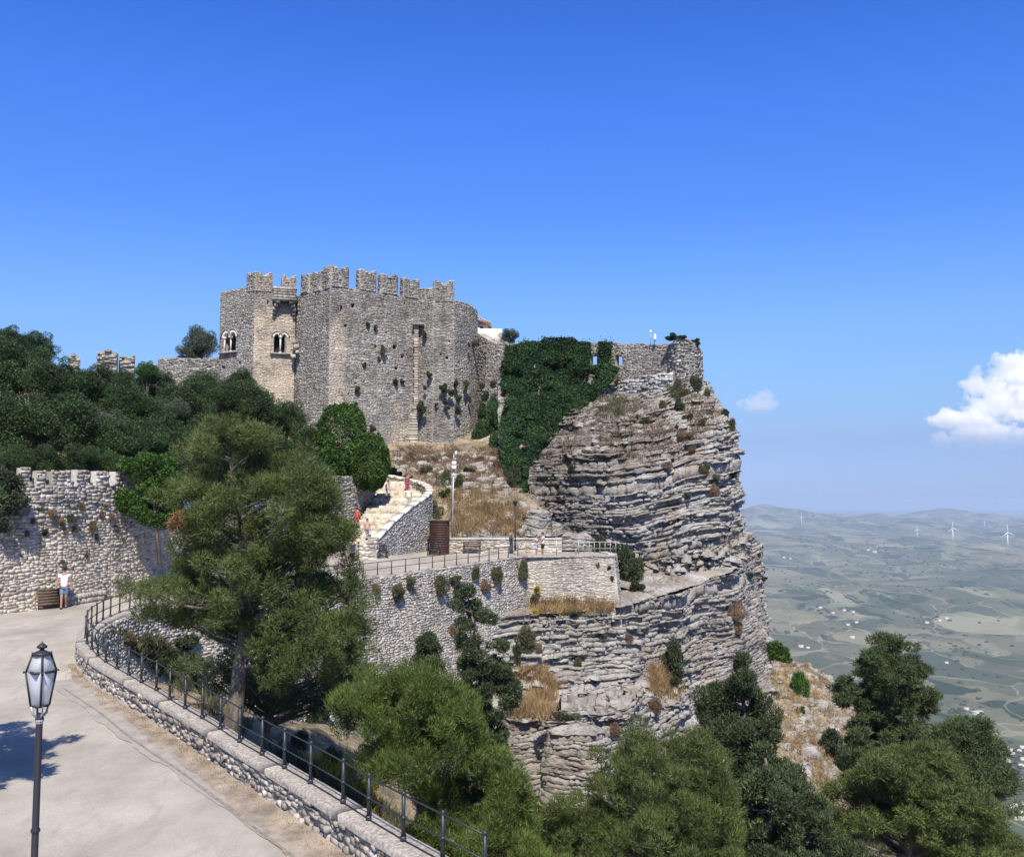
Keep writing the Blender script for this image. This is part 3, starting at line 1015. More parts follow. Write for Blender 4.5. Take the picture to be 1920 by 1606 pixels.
# ------------------------------------------------------------------ strata rock
def strata(name, cols, m, seed, du=.16, amp=.75, dip=lambda x: 0 * x, zshift=0, lay=(.09, .36), cap=0, tint=None, slant=0.0, closed=False, parent=None, big=1.0, label=None):
    """rock mass: plan columns (lists of world points top to bottom) broken into ledges"""
    rng = np.random.default_rng(seed)
    cols = [np.array([tuple(p) for p in c]) for c in cols]
    # resample columns
    mids = np.array([c.mean(0) for c in cols])
    s = np.concatenate([[0], np.cumsum(np.linalg.norm(np.diff(mids[:, :2], axis=0), axis=1))])
    us = np.arange(0, s[-1], du); us = np.append(us, s[-1])
    nc = len(us)
    def catmull(vals):
        # smooth interpolation between columns
        out = np.interp(us, s, vals)
        k = np.ones(9) / 9
        pad = np.concatenate([np.full(4, out[0]), out, np.full(4, out[-1])])
        return np.convolve(pad, k, 'valid')
    zt = catmull([c[:, 2].max() for c in cols]); zb = catmull([c[:, 2].min() for c in cols])
    zt = zt + (fbm(us * .5, 0.5, seed + 1, 4) - .5) * 1.2 * (0 if cap else 1)
    zlo, zhi = zb.min() - 6, zt.max() + 6
    nz = 160
    zg = np.linspace(zlo, zhi, nz)
    Xc = []; Yc = []
    for c in cols:
        o = np.argsort(c[:, 2]); Xc.append(np.interp(zg, c[o, 2], c[o, 0])); Yc.append(np.interp(zg, c[o, 2], c[o, 1]))
    Xc = np.array(Xc); Yc = np.array(Yc)
    XG = np.array([catmull(Xc[:, k]) for k in range(nz)]).T; YG = np.array([catmull(Yc[:, k]) for k in range(nz)]).T
    D = dip(XG.mean(1))
    levels = [zlo - 8]
    while levels[-1] < zhi + 8:
        levels.append(levels[-1] + rng.uniform(*lay) * (2.6 if rng.random() < .06 else 1))
    rows = []
    TV = []
    for k in range(len(levels) - 1):
        a, b_ = levels[k], levels[k + 1]
        if b_ + D.max() < zb.min() or a + D.min() > zt.max(): continue
        off = rng.normal() * .22
        # blocks along the layer
        cuts = np.cumsum(rng.uniform(.25, 2.6, int(s[-1] / .6) + 8)) - 2
        bi = np.searchsorted(cuts, us + (fbm(us * .7, k * 1.1, seed + 3, 2) - .5) * .8)
        bo = rng.normal(size=len(cuts) + 2)[bi] * .24
        shelf = (fbm(us * .22, k * .30, seed + 4, 3) - .5) * 2.0
        cave = np.clip((fbm(us * .16 + 9, k * .33, seed + 6, 3) - .66) * 9, 0, 1) * -1.2
        fine = (fbm(us * 3.1, k * 3.7, seed + 5, 3) - .5) * .55
        th = b_ - a
        o = (off * .8 + bo + shelf + cave * big) * amp + fine * amp
        joint = (np.diff(bi, prepend=bi[0]) != 0) * -.35 * amp
        o = o + joint
        gapd = np.minimum(amp * rng.uniform(.15, .8) * (2.2 if rng.random() < .1 else 1), th * 1.1) * (.2 + 1.3 * vn(us * .7, k * 2.3, seed + 7))
        wob = (fbm(us * .35, k * .10, seed + 8, 3) - .5) * .7 + (fbm(us * 2.0, k * .8, seed + 9, 2) - .5) * th * .5
        tl_ = (vn(us * .8, k * 1.9, seed + 13) - .5) * .16
        face = soft(fbm(us * .20 + 3, k * .055, seed + 31, 3), .44, .58)
        sm_ = (fbm(us * .22, k * .12, seed + 4, 3) - .5) * 2.2 * amp + (fbm(us * 1.6, k * .5, seed + 33, 3) - .5) * .5 * amp
        o = o * (1 - .78 * face) + sm_ * .78 * face
        gapd = gapd * (1 - .55 * face)
        fr = np.abs(fbm(us * .55 + .12 * k * .3, k * .02, seed + 35, 2) - .5)
        o = o - .9 * amp * np.clip(1 - fr / .016, 0, 1) * soft(fbm(us * .1, k * .04, seed + 37, 2), .42, .55)
        for t, oo in ((.0, o - gapd), (.12, o + tl_), (.90, o - tl_), (1.0, o - gapd * .6)):
            z = a + th * t + D + wob
            rows.append((z, oo))
    Z = np.array([r[0] for r in rows]); O = np.array([r[1] for r in rows])
    Z = np.maximum.accumulate(Z, axis=0)
    over = Z > zt[None]; under = Z < zb[None]
    Z = np.clip(Z, zb[None], zt[None])
    # look up base positions
    fi = (Z - zlo) / (zhi - zlo) * (nz - 1)
    i0 = np.clip(fi.astype(int), 0, nz - 2); f = fi - i0
    cidx = np.broadcast_to(np.arange(nc), Z.shape)
    X = XG[cidx, i0] * (1 - f) + XG[cidx, i0 + 1] * f
    Yv = YG[cidx, i0] * (1 - f) + YG[cidx, i0 + 1] * f
    dx = np.gradient(X, axis=1); dy = np.gradient(Yv, axis=1); l = np.hypot(dx, dy) + 1e-6
    nxx, nyy = dy / l, -dx / l
    X = X + nxx * O; Yv = Yv + nyy * O
    # large relief
    rel = (fbm(us[None] * .33 + Z * .05, Z * .16, seed + 11, 4) - .5) * 2.6 * amp
    X = X + nxx * rel; Yv = Yv + nyy * rel
    V = np.stack([X, Yv, Z], -1)
    nr = len(Z)
    I = np.arange(nr * nc).reshape(nr, nc)
    Q = np.stack([I[:-1, :-1], I[:-1, 1:], I[1:, 1:], I[1:, :-1]], -1)
    flat = (np.abs(Z[1:, :-1] - Z[:-1, :-1]) + np.abs(Z[1:, 1:] - Z[:-1, 1:])) < 1e-5
    Q = Q[~flat].reshape(-1, 4)
    V2 = V.reshape(-1, 3)
    if cap:
        top = np.stack([X[-1], Yv[-1], Z[-1]], -1); nrm = np.stack([nxx[-1], nyy[-1]], -1)
        prev = I[-1]
        for st in (.4, .8, 1.6, 3, 5, cap):
            if st > cap: continue
            ct = top.copy(); ct[:, :2] -= nrm * st
            if closed:
                cen = top[:, :2].mean(0); ct[:, :2] = top[:, :2] + (cen - top[:, :2]) * min(1, st / cap)
            ct[:, 2] += .25 * st ** .5 + (fbm(us * .8, st * .7, seed + 15) - .5) * .5
            base = len(V2); V2 = np.concatenate([V2, ct]); cur = base + np.arange(nc)
            Q = np.concatenate([Q, np.stack([prev[:-1], prev[1:], cur[1:], cur[:-1]], 1)]); prev = cur
    # drop vertices not used
    used = np.zeros(len(V2), bool); used[Q.ravel()] = True
    remap = np.cumsum(used) - 1
    V2 = V2[used]; Q = remap[Q]
    V2[:, :2] += rng.normal(size=(len(V2), 2)) * .035
    V2[:, 2] += (fbm(V2[:, 0] * 1.7, V2[:, 1] * 1.7, seed + 21, 2) - .5) * .10
    tv = np.zeros(len(V2))
    if tint is not None:
        px, py = proj(V2); tv = tint(V2, px, py)
    o = link(name, mesh_np(name, V2, Q, None, m, {'tint': tv}), parent)
    if parent is None:
        if label is None:
            o['kind'] = 'structure'
        else:
            tag(o, label, 'rock')
    SURF.append((V2, Q))
    return o

def cliff_tint(V, px, py):
    x = V[:, 0]; z = V[:, 2]
    n = fbm(x * .25, z * .3, 77, 4)
    left = 1 - soft(x + (n - .5) * 9, 5.5, 11.5)
    up = soft(z + (n - .5) * 6, 1.5, 5.0) * (1 - soft(x + (n - .5) * 8, 9, 15.5))
    low = soft(z, -5, -2)
    return np.clip(np.maximum(left, up) * low * .95, 0, .95)

dipf = lambda x: .19 * np.maximum(x - 9, 0) * np.clip((x - 9) / 6, 0, 1)
mainc = [
    [W(1078, 752, 95), W(1040, 820, 91), W(1005, 862, 88), W(985, 905, 86), W(985, 950, 85), W(995, 1030, 84), W(1005, 1150, 83)],
    [W(1130, 742, 93), W(1090, 810, 86.5), W(1075, 880, 83), W(1078, 960, 82), W(1090, 1010, 82.5), W(1100, 1150, 83)],
    [W(1200, 736, 92), W(1180, 812, 84.5), W(1180, 880, 81.5), W(1185, 960, 80.5), W(1200, 1040, 80.8), W(1205, 1150, 81)],
    [W(1268, 722, 90), W(1272, 800, 83.5), W(1275, 880, 80.5), W(1280, 980, 79.3), W(1280, 1060, 79), W(1280, 1150, 79)],
    [W(1308, 716, 89), W(1332, 790, 84), W(1345, 860, 82), W(1350, 960, 81), W(1352, 1060, 80.5), W(1352, 1150, 80)],
    [W(1322, 716, 91), W(1366, 782, 87), W(1387, 840, 85.5), W(1386, 950, 85), W(1398, 1030, 84.5), W(1410, 1150, 84)],
    [W(1318, 716, 96), W(1360, 785, 94), W(1380, 845, 94), W(1380, 950, 93), W(1392, 1030, 93), W(1405, 1150, 93)],
    [W(1290, 720, 103), W(1320, 790, 103), W(1340, 850, 103), W(1340, 950, 103), W(1350, 1030, 103), W(1350, 1150, 103)],
]
strata('cliff', mainc, M['rock'], 11, du=.12, amp=.62, dip=dipf, cap=5, tint=cliff_tint)
lowc = [
    [W(905, 1160, 66), W(905, 1240, 65), W(905, 1300, 64), W(900, 1420, 62)],
    [W(975, 1152, 68), W(975, 1230, 67), W(965, 1300, 65.5), W(955, 1336, 62), W(950, 1350, 61.5), W(950, 1500, 61)],
    [W(1060, 1148, 69.5), W(1060, 1230, 68.5), W(1060, 1296, 67), W(1060, 1330, 62.5), W(1060, 1345, 61.8), W(1060, 1500, 61)],
    [W(1165, 1135, 71), W(1165, 1220, 70.5), W(1165, 1290, 69), W(1165, 1325, 64.5), W(1170, 1350, 64), W(1175, 1500, 63)],
    [W(1240, 1118, 72), W(1250, 1190, 73.5), W(1245, 1290, 71), W(1240, 1340, 68), W(1240, 1360, 67.5), W(1240, 1500, 66)],
    [W(1290, 1104, 75), W(1300, 1180, 76), W(1300, 1280, 75), W(1300, 1360, 72), W(1300, 1500, 69)],
    [W(1370, 1075, 79.5), W(1378, 1180, 79), W(1375, 1280, 77.5), W(1370, 1380, 75), W(1370, 1500, 73)],
    [W(1408, 1045, 84), W(1430, 1140, 84), W(1443, 1220, 83), W(1447, 1290, 81.5), W(1450, 1380, 79), W(1450, 1500, 77)],
    [W(1400, 1045, 95), W(1425, 1140, 95), W(1440, 1220, 95), W(1445, 1290, 95), W(1440, 1500, 95)],
]
lowtint = lambda V, px, py: np.clip((fbm(V[:, 0] * .3, V[:, 2] * .5, 91, 4) - .58) * 3, 0, .5)
strata('lower_cliff', lowc, M['rock'], 23, du=.12, amp=.5, dip=lambda x: .17 * np.maximum(x - 11, 0), cap=6, tint=lowtint)
spur = [
    [W(1375, 1000, 92), W(1375, 1100, 92), W(1375, 1300, 90)],
    [W(1410, 1002, 90), W(1410, 1100, 89.5), W(1412, 1300, 88)],
    [W(1432, 1018, 91), W(1436, 1100, 90.5), W(1438, 1200, 90), W(1450, 1300, 89)],
    [W(1428, 1018, 98), W(1432, 1100, 98), W(1434, 1200, 98), W(1440, 1300, 98)],
]
strata('cliff_spur', spur, M['rock'], 37, du=.15, amp=.4, dip=lambda x: .10 * np.maximum(x - 20, 0), cap=1, tint=lowtint)

def round_rock(name, px, d, ytop, ybot, rpx, seed, label, amp=.35, sq=.8, lay=(.14, .4), cap=None, tilt=0):
    c = W(px, ytop, d); r = rpx * d / F
    cols = []
    for k in range(15):
        a = math.pi * 2 * k / 14 + 2.4
        rr = r * (1 + .12 * math.sin(3 * a + seed))
        zb_ = W(px, ybot, d).z
        cols.append([Vector((c.x + rr * math.cos(a) * .92, c.y + rr * sq * math.sin(a) * .92, c.z)), Vector((c.x + rr * math.cos(a), c.y + rr * sq * math.sin(a), c.z * .6 + zb_ * .4)),
                     Vector((c.x + rr * math.cos(a) * 1.02, c.y + rr * sq * math.sin(a) * 1.02, zb_))])
    return strata(name, cols, M['rock'], seed, du=.14, amp=amp, lay=lay, cap=cap or r, closed=True, label=label, big=.3)
round_rock('rock_pillar', 1078, 57.5, 1366, 1500, 62, 41, 'rounded pillar of layered pale rock under a grassy ledge', .3)
round_rock('rock_slab', 1050, 60, 1345, 1362, 48, 47, 'flat jutting slab of grey rock above the round rock pillar', .3, .6)
round_rock('boulder', 1010, 78, 960, 1005, 25, 43, 'big grey layered boulder behind the white shirted couple on the terrace', .25)
round_rock('boulder', 1075, 79, 1004, 1022, 34, 45, 'low dark boulder slab behind the steel gate frame', .2)
round_rock('boulder', 1040, 79, 985, 1012, 20, 49, 'tilted grey boulder just right of the big layered boulder', .2)

# ------------------------------------------------------------------ castle
castle = thing('castle', 'grey medieval stone castle with swallowtail battlements on the cliff top', 'castle', W(650, 850, 96))
CX = M['castle']
def w2(px, d): p = W(px, 700, d); return (p.x, p.y)
def zt_(px, py, d): return W(px, py, d).z

# first tower, left face and plastered front face
A0 = w2(410, 99); A1 = w2(475, 96); A2 = w2(552, 97.2)
L01 = math.dist(A0, A1); L12 = math.dist(A1, A2)
def upx(pts, px):
    """distance along a plan polyline at which an image column is crossed"""
    P, s, N = polyline(pts)
    xs = 960 + F * P[:, 0] / (P[:, 1] * CP + 12 * SP)
    return float(np.interp(px, xs, s))
ptsA = [A0, A1, A2]
zA = zt_(440, 541, 97.5)
win1 = (upx(ptsA, 417), upx(ptsA, 441), zt_(430, 659, 98), zt_(430, 624, 98), False, .9)
win2 = (upx(ptsA, 512), upx(ptsA, 536.5), zt_(524, 661, 96.6), zt_(524, 626, 96.6), False, .9)
mach_o = (upx(ptsA, 520), upx(ptsA, 545), zt_(530, 586, 96.6), zt_(530, 568, 96.6), False, .8)
holesA = [win1, win2, (upx(ptsA, 498), upx(ptsA, 500.5), zt_(499, 571, 96.5), zt_(499, 563, 96.5), False, .5),
          (upx(ptsA, 415), upx(ptsA, 421), zt_(418, 690, 98), zt_(418, 684, 98), False, .4), (upx(ptsA, 447), upx(ptsA, 451), zt_(449, 688, 98), zt_(449, 680, 98), False, .4)]
def tintA(u, h):
    f = soft(u, L01 - .1, L01 + .1) * (1 - soft(h, zA - 3.5, zA - 1.2)) * (.75 + .25 * vn(u * 1.2, h * 1.2, 4))
    return np.clip(f, 0, 1)
SA = masonry('tower', ptsA, 2, zA, CX, castle, 1, ch=.13, sl=.26, proud=.034, thick=1.1, holes=holesA, tint=tintA)
masonry('tower', [A2, w2(556, 112), w2(415, 114), A0], 2, zA, CX, castle, 2, ch=.2, sl=.5, stones=False)
# second tower
B0 = w2(552, 97.6); B1 = w2(617, 93); B2 = w2(781, 98.4)
ptsB = [B0, B1, B2]
zB = zt_(617, 536, 93)
LB = math.dist(B0, B1)
holesB = []
for (px, py, w, h_) in [(637, 578, 4, 12), (658, 573, 6, 7), (645, 611, 5, 6), (738, 650, 8, 9), (753, 668, 7, 8), (741, 690, 6, 6), (701, 650, 4, 5), (680, 664, 3, 4), (664, 718, 3, 4),
                        (703, 745, 3, 3), (727, 742, 3, 3), (690, 685, 3, 4), (711, 676, 3, 4), (756, 569, 3, 6), (726, 700, 3, 3), (652, 738, 3, 4), (700, 612, 3, 4), (721, 624, 3, 4)]:
    d = 93 + (px - 617) / 164 * 5.4
    u0 = upx(ptsB, px - w / 2); u1 = upx(ptsB, px + w / 2)
    holesB.append((u0, u1, zt_(px, py + h_ / 2, d), zt_(px, py - h_ / 2, d), False, .45))
def tintB(u, h):
    n = vn(u * .8, h * .5, 9)
    s1 = soft(u, LB, LB + .1) * (1 - soft(u + n * .8, LB + 1.6, LB + 2.6)) * soft(zB - h + n * 2, 3.5, 5.5)
    s2 = soft(u, LB + 5.5, LB + 8.0) * soft(zB - h + n * 2.5, 12.5, 15.5) * .7
    return np.clip(np.maximum(s1 * .75, s2), 0, 1)
SB = masonry('tower', ptsB, 2, zB, CX, castle, 3, ch=.13, sl=.28, proud=.034, thick=1.1, holes=holesB, tint=tintB, batter=.004)
masonry('tower', [B2, w2(770, 114), w2(560, 114), B0], 2, zB, CX, castle, 4, stones=False)
# third tower, rounded
C0 = w2(779, 98.5)
ptsC = [C0, w2(812, 97.6), w2(850, 98.0), w2(880, 100), w2(895, 103.5)]
zC = zt_(850, 563, 98)
def topC(u):
    P, s, N = polyline(ptsC)
    a = s[1] * 1.0; b = s[2]
    return np.where(u < a, zt_(800, 556, 98), np.where(u < b + .1, zt_(840, 563, 98), zt_(870, 568, 99.5)))
holesC = []
for (px, py, w, h_) in [(790, 545, 4, 6), (799, 546, 3, 6), (835, 548, 3, 7), (842, 640, 3, 4), (838, 671, 5, 5), (826, 665, 3, 4), (846, 655, 3, 3), (858, 640, 3, 3), (868, 625, 3, 3), (818, 759, 3, 4), (870, 740, 3, 3), (866, 770, 3, 3)]:
    d = 98
    u0 = upx(ptsC, px - w / 2); u1 = upx(ptsC, px + w / 2)
    if u1 - u0 > .02: holesC.append((u0, u1, zt_(px, py + h_ / 2, d), zt_(px, py - h_ / 2, d), False, .4))
masonry('tower', ptsC, 2, topC, CX, castle, 5, ch=.13, sl=.28, proud=.034, thick=1.0, holes=holesC, batter=.006)
masonry('tower', [w2(895, 103.5), w2(880, 114), w2(790, 114), C0], 2, zt_(870, 568, 99.5), CX, castle, 6, stones=False)
# pilaster between second and third tower
pb = MB()
zp1 = zt_(779, 611, 98); zp0 = zt_(779, 840, 97)
p0 = Vector((*w2(774.5, 97.8), 0)); p1 = Vector((*w2(784, 97.9), 0))
rngp = np.random.default_rng(4)
zz = zp0
while zz < zp1:
    hgt = rngp.uniform(.18, .34); wide = .46 + rngp.uniform(-.07, .09) if zz > zt_(779, 780, 98) else 1.3 - .5 * (zz - zp0) / 3.2
    ctr = p1 - (p1 - p0).normalized() * wide / 2
    pb.box((ctr.x + rngp.normal() * .012, ctr.y + .2, zz + hgt / 2), (wide, .72 + rngp.normal() * .03, hgt - .012), .05)
    zz += hgt
M['creamstone'] = masonry_mat('cream_dressed_stone', (.38, .34, .27), (.47, .42, .33), (.55, .495, .395), stain=(.30, .26, .21), stain_amt=.6)
pb.obj('pilaster', M['creamstone'], castle, label='cream dressed stone pilaster up the middle of the keep')
pc = MB(); ctr = (p0 + p1) / 2; pc.box((ctr.x + .25, ctr.y + .1, zp1 + .1), (1.2, 1.3, .2)); pc.obj('cap_stone', M['curtain'], castle)

# merlons with swallow-tail tops
def merlon(pxa, da, pxb, db, ytop, ybase, th=.75, notch=.42, seed=0, tint=0):
    a = Vector((*w2(pxa, da), 0)); b = Vector((*w2(pxb, db), 0))
    w = (b - a).length
    zb_ = zt_((pxa + pxb) / 2, ybase, (da + db) / 2) - .1; zt2 = zt_((pxa + pxb) / 2, ytop, (da + db) / 2)
    n = Vector(((b - a).y, -(b - a).x, 0)).normalized()
    rng = np.random.default_rng(seed + 900)
    def ztop(u): return zt2 - notch * np.clip(1 - np.abs(u / w - .5) / .36, 0, 1) ** 1.3 + (vn(u * 3, 1.3, seed) - .5) * .12
    k = 11
    us_ = np.linspace(0, w, k)
    V = []
    for o in (0.02, -th + .02):
        for u in us_:
            p = a + (b - a).normalized() * u + n * o
            V.append((p.x, p.y, zb_)); V.append((p.x, p.y, float(ztop(u))))
    V = np.array(V)
    Q = []
    for i in range(k - 1):
        f0 = 2 * i; g0 = 2 * k + 2 * i
        Q += [[f0, f0 + 2, f0 + 3, f0 + 1], [g0 + 2, g0, g0 + 1, g0 + 3], [f0 + 1, f0 + 3, g0 + 3, g0 + 1]]
    Q += [[0, 1, 2 * k + 1, 2 * k], [2 * k - 2, 4 * k - 2, 4 * k - 1, 2 * k - 1]]
    me = MB(); me.add(V, Q)
    # stones on the outer face and both flanks
    for (A_, dirv, L_, nn) in ((a, (b - a).normalized(), w, n), (a - n * (th - .02), n, th, -(b - a).normalized()), (b, -n, th, (b - a).normalized())):
        h = zb_
        while h < zt2:
            t = rng.uniform(.12, .22); u = -rng.uniform(0, .2)
            while u < L_:
                l = rng.uniform(.22, .5); u0, u1 = max(0, u), min(L_, u + l); u += l
                if u1 - u0 < .08: continue
                uc = (u0 + u1) / 2 if L_ == w else (0 if nn.dot(a - b) > 0 else w)
                if h + t * .6 > float(ztop(uc)): continue
                pr = .03 + rng.random() * .07
                c = A_ + dirv * ((u0 + u1) / 2) + nn * (pr / 2)
                ang_ = math.atan2(dirv.y, dirv.x)
                me.box((c.x, c.y, h + t / 2), (u1 - u0 - .03, pr + .12, t - .02), ang_)
            h += t
    nv = me.n
    o = link('merlon', me.mesh('merlon', CX, attrs={'tint': np.full(nv, tint)}), castle)
dB = lambda px: 93 + (px - 617) / 164 * 5.4
dBl = lambda px: 97.6 - (px - 552) / 65 * 4.6
merlon(476, 96, 506, 96.5, 510, 545, seed=1, tint=.45)
merlon(460.5, 96.75, 475.5, 96.02, 510, 545, seed=2, th=.8, notch=.2)
merlon(527, 96.8, 551, 97.2, 516, 547, seed=3, tint=.3)
merlon(563, dBl(563), 577, dBl(577), 514, 550, seed=4)
merlon(585, dBl(585), 599, dBl(599), 508, 545, seed=5)
merlon(606, dBl(606), 616.5, dBl(616.5), 500, 540, seed=6, notch=.25)
merlon(618, 93, 650, dB(650), 499, 537, seed=7)
merlon(673, dB(673), 702, dB(702), 505.5, 544, seed=8)
merlon(714, dB(714), 743, dB(743), 514, 550, seed=9)
merlon(756, dB(756), 783.5, dB(783.5), 522, 557, seed=10)
merlon(787, 98.4, 797, 98.1, 541, 557, seed=11, notch=.05)
merlon(801, 98, 809, 97.8, 540, 557, seed=12, notch=.05)
merlon(815, 97.7, 849, 98, 525.5, 564, seed=13)
# rear battlements of the second tower seen between the front ones
# lower coping stones between merlons
# machicolation box on the plastered face
mz1 = zt_(530, 544, 96.6); mz0 = zt_(530, 567, 96.6)
ua, ub = upx(ptsA, 508), upx(ptsA, 553)
um = (ua + ub) / 2
mc = MB()
fr = np.array([SA([u], [0], .95)[0] for u in (ua, ub)])
cen = fr.mean(0)
wid = ub - ua
mang = math.atan2(A2[1] - A1[1], A2[0] - A1[0])
rngm = np.random.default_rng(12)
h = mz0 + .35
while h < mz1:
    t = .28; u = ua + .0
    while u < ub - .05:
        l = min(rngm.uniform(.4, .8), ub - u)
        p = SA([u + l / 2], [h + t / 2], .80)[0]
        mc.box(tuple(p), (l - .02, .34 + rngm.random() * .03, t - .02), mang)
        u += l
    for uu in (ua + .1, ub - .1):
        p = SA([uu], [h + t / 2], .32)[0]
        mc.box(tuple(p), (.22, .85, t - .02), mang)
    h += t
p = SA([um], [mz0 + .2], .55)[0]
mc.box(tuple(p), (wid + .1, .95, .26), mang)
mc.box(tuple(SA([um], [mz1 + .0], .55)[0]), (wid + .12, .95, .12), mang)
mc.obj('machicolation', M['castle'], castle, label='dressed grey stone box projecting near the top of the plastered tower')
for side in (-1, 1):
    for k in range(5):
        cb = MB()
        uu = um + side * (wid / 2 - .22 + .0 - .0) - side * max(0, (2 - k)) * .13 * (1)
        dep = .95 - k * .19
        p = SA([uu + side * .02 * k], [mz0 - .02 - k * .36], dep / 2)[0]
        cb.box(tuple(p), (.42 - .03 * k, dep, .33), mang)
        cb.obj('corbel', M['castle'], castle)
# twin-arched windows
def bifora(hole, S, ang_, white_cols, nm):
    u0, u1, z0, z1 = hole[:4]
    w = u1 - u0; um_ = (u0 + u1) / 2
    win = MB()
    # tympanum of wall-coloured stone filling the corners over the two arches
    r = w * .21
    zc = z1 - r * 1.1
    N_ = 9
    for cx_ in (um_ - w * .255, um_ + w * .255):
        # arch ring
        for k in range(N_):
            a0 = math.pi * k / N_; a1 = math.pi * (k + 1) / N_
            pts = []
            for rr in (r, r * 1.75):
                for a_ in (a0, a1):
                    pts.append((cx_ - rr * math.cos(a_), zc + rr * math.sin(a_)))
            P = [S([x], [z], .06)[0] for x, z in pts] + [S([x], [z], -.35)[0] for x, z in pts]
            win.add(P, [[0, 1, 3, 2], [0, 4, 5, 1], [2, 3, 7, 6]])
    f = win.obj('window', M['whitestone'], castle, label=nm)
    col = MB()
    for cx_ in ([um_] if not white_cols else [u0 + .1, um_ + .1]):
        p0_ = S([cx_], [z0], -.1)[0]
        col.tube([p0_, p0_ + np.array([0, 0, .12])], [.16, .13], 8)
        col.tube([p0_ + np.array([0, 0, .12]), p0_ + np.array([0, 0, zc - z0 - .15])], .085, 8)
        col.tube([p0_ + np.array([0, 0, zc - z0 - .15]), p0_ + np.array([0, 0, zc - z0 + .12])], [.11, .24], 8)
    col.obj('column', M['whitestone'], f)
    sl_ = MB(); sl_.box(tuple(S([um_], [z0 - .1], .1)[0]), (w + .7, .5, .16), ang_); sl_.obj('sill', M['coping'], f)
    hood = MB()
    for cx_ in (um_ - w * .255, um_ + w * .255):
        pts = [S([cx_ - r * 2.0 * math.cos(math.pi * k / 10)], [zc + .05 + r * 2.0 * math.sin(math.pi * k / 10)], .1)[0] for k in range(11)]
        hood.tube(pts, .07, 5)
    hood.obj('hood_mould', M['coping'], f)
bifora(win1, SA, math.atan2(A1[1] - A0[1], A1[0] - A0[0]), True, 'twin arched window with white columns in the left face')
bifora(win2, SA, mang, False, 'twin arched window with single column in the plastered face')
# ruined edge of the plaster near the second tower
rb = MB()
for (px, py, s_) in [(552, 641, .5), (555, 650, .6), (550, 668, .45), (557, 660, .35), (548, 655, .3)]:
    p = W(px, py, 96.3); rb.box(tuple(p), (s_, .5, s_ * .8), .4, .8)
rb.obj('broken_masonry', M['curtain'], castle)
# side wall running to the curtain
ptsD = [w2(893, 104.5), w2(915, 102), w2(950, 100.5)]
zD = lambda u: np.interp(u, [0, 2, 4], [zt_(895, 622, 104), zt_(915, 630, 102), zt_(948, 640, 100)])
masonry('wall', ptsD, 3, zD, M['curtain'], castle, 7, ch=.13, sl=.28, proud=.06, batter=.03)
# curtain wall along the cliff edge
ptsE = [w2(945, 100.6), w2(1145, 95.5), w2(1256, 92)]
def zE(u):
    u = np.asarray(u, float)
    return np.interp(u, [0, 4, 11, 17], [zt_(945, 642, 100.6), zt_(1040, 640, 98), zt_(1145, 640, 95.5), zt_(1256, 644, 92)]) + (vn(u * 1.2, .5, 3) - .5) * .25
def hE(px, y0, y1, w, through=True):
    d = float(np.interp(px, [945, 1145, 1256], [100.6, 95.5, 92]))
    return (upx(ptsE, px - w / 2), upx(ptsE, px + w / 2), zt_(px, y1, d), zt_(px, y0, d), through)
holesE = [hE(1114.5, 666, 684, 12), hE(1161, 666, 684, 13), hE(1001.5, 682, 694, 8)]
SE = masonry('wall', ptsE, 3, zE, M['curtain'], castle, 8, ch=.13, sl=.28, proud=.06, thick=.8, holes=holesE, register=True)
# corner turret at the cliff edge
ptsF = [w2(1252, 92), w2(1268, 90.2), w2(1292, 89.4), w2(1309, 90.6), w2(1317, 93.5), w2(1312, 98)]
def zF(u):
    u = np.asarray(u, float)
    P, s, N = polyline(ptsF)
    return np.interp(u, [0, s[1], s[2] * .8, s[2], s[3], s[4], s[5]], [zt_(1253, 651, 92), zt_(1262, 640, 91), zt_(1280, 634, 90), zt_(1292, 636, 89.4), zt_(1308, 646, 90.6), zt_(1316, 657, 93), zt_(1312, 660, 98)]) + (vn(u * 2, .5, 6) - .5) * .3
def hF(px, y0, y1, w, d): return (upx(ptsF, px - w / 2), upx(ptsF, px + w / 2), zt_(px, y1, d), zt_(px, y0, d), False, .7)
masonry('wall', ptsF, 4, zF, M['curtain'], castle, 9, ch=.17, sl=.36, proud=.12, thick=1.0, holes=[hF(1294, 657, 665, 7, 89.5), hF(1291, 678, 684, 6, 89.5)], batter=-.01, register=True)
# base skirt of rough masonry under the curtain wall right of the ivy
ptsG = [w2(1160, 94), w2(1235, 90.5), w2(1262, 89.8)]
masonry('wall', ptsG, zt_(1200, 790, 90), lambda u: np.interp(u, [0, 4, 5.5], [zt_(1160, 715, 94), zt_(1235, 700, 90.5), zt_(1262, 698, 90)]) + (vn(u * 1.4, 1.5, 6) - .5) * .6, M['retain'], castle, 10, ch=.2, sl=.5, proud=.2, thick=1.2, batter=.12, register=True)

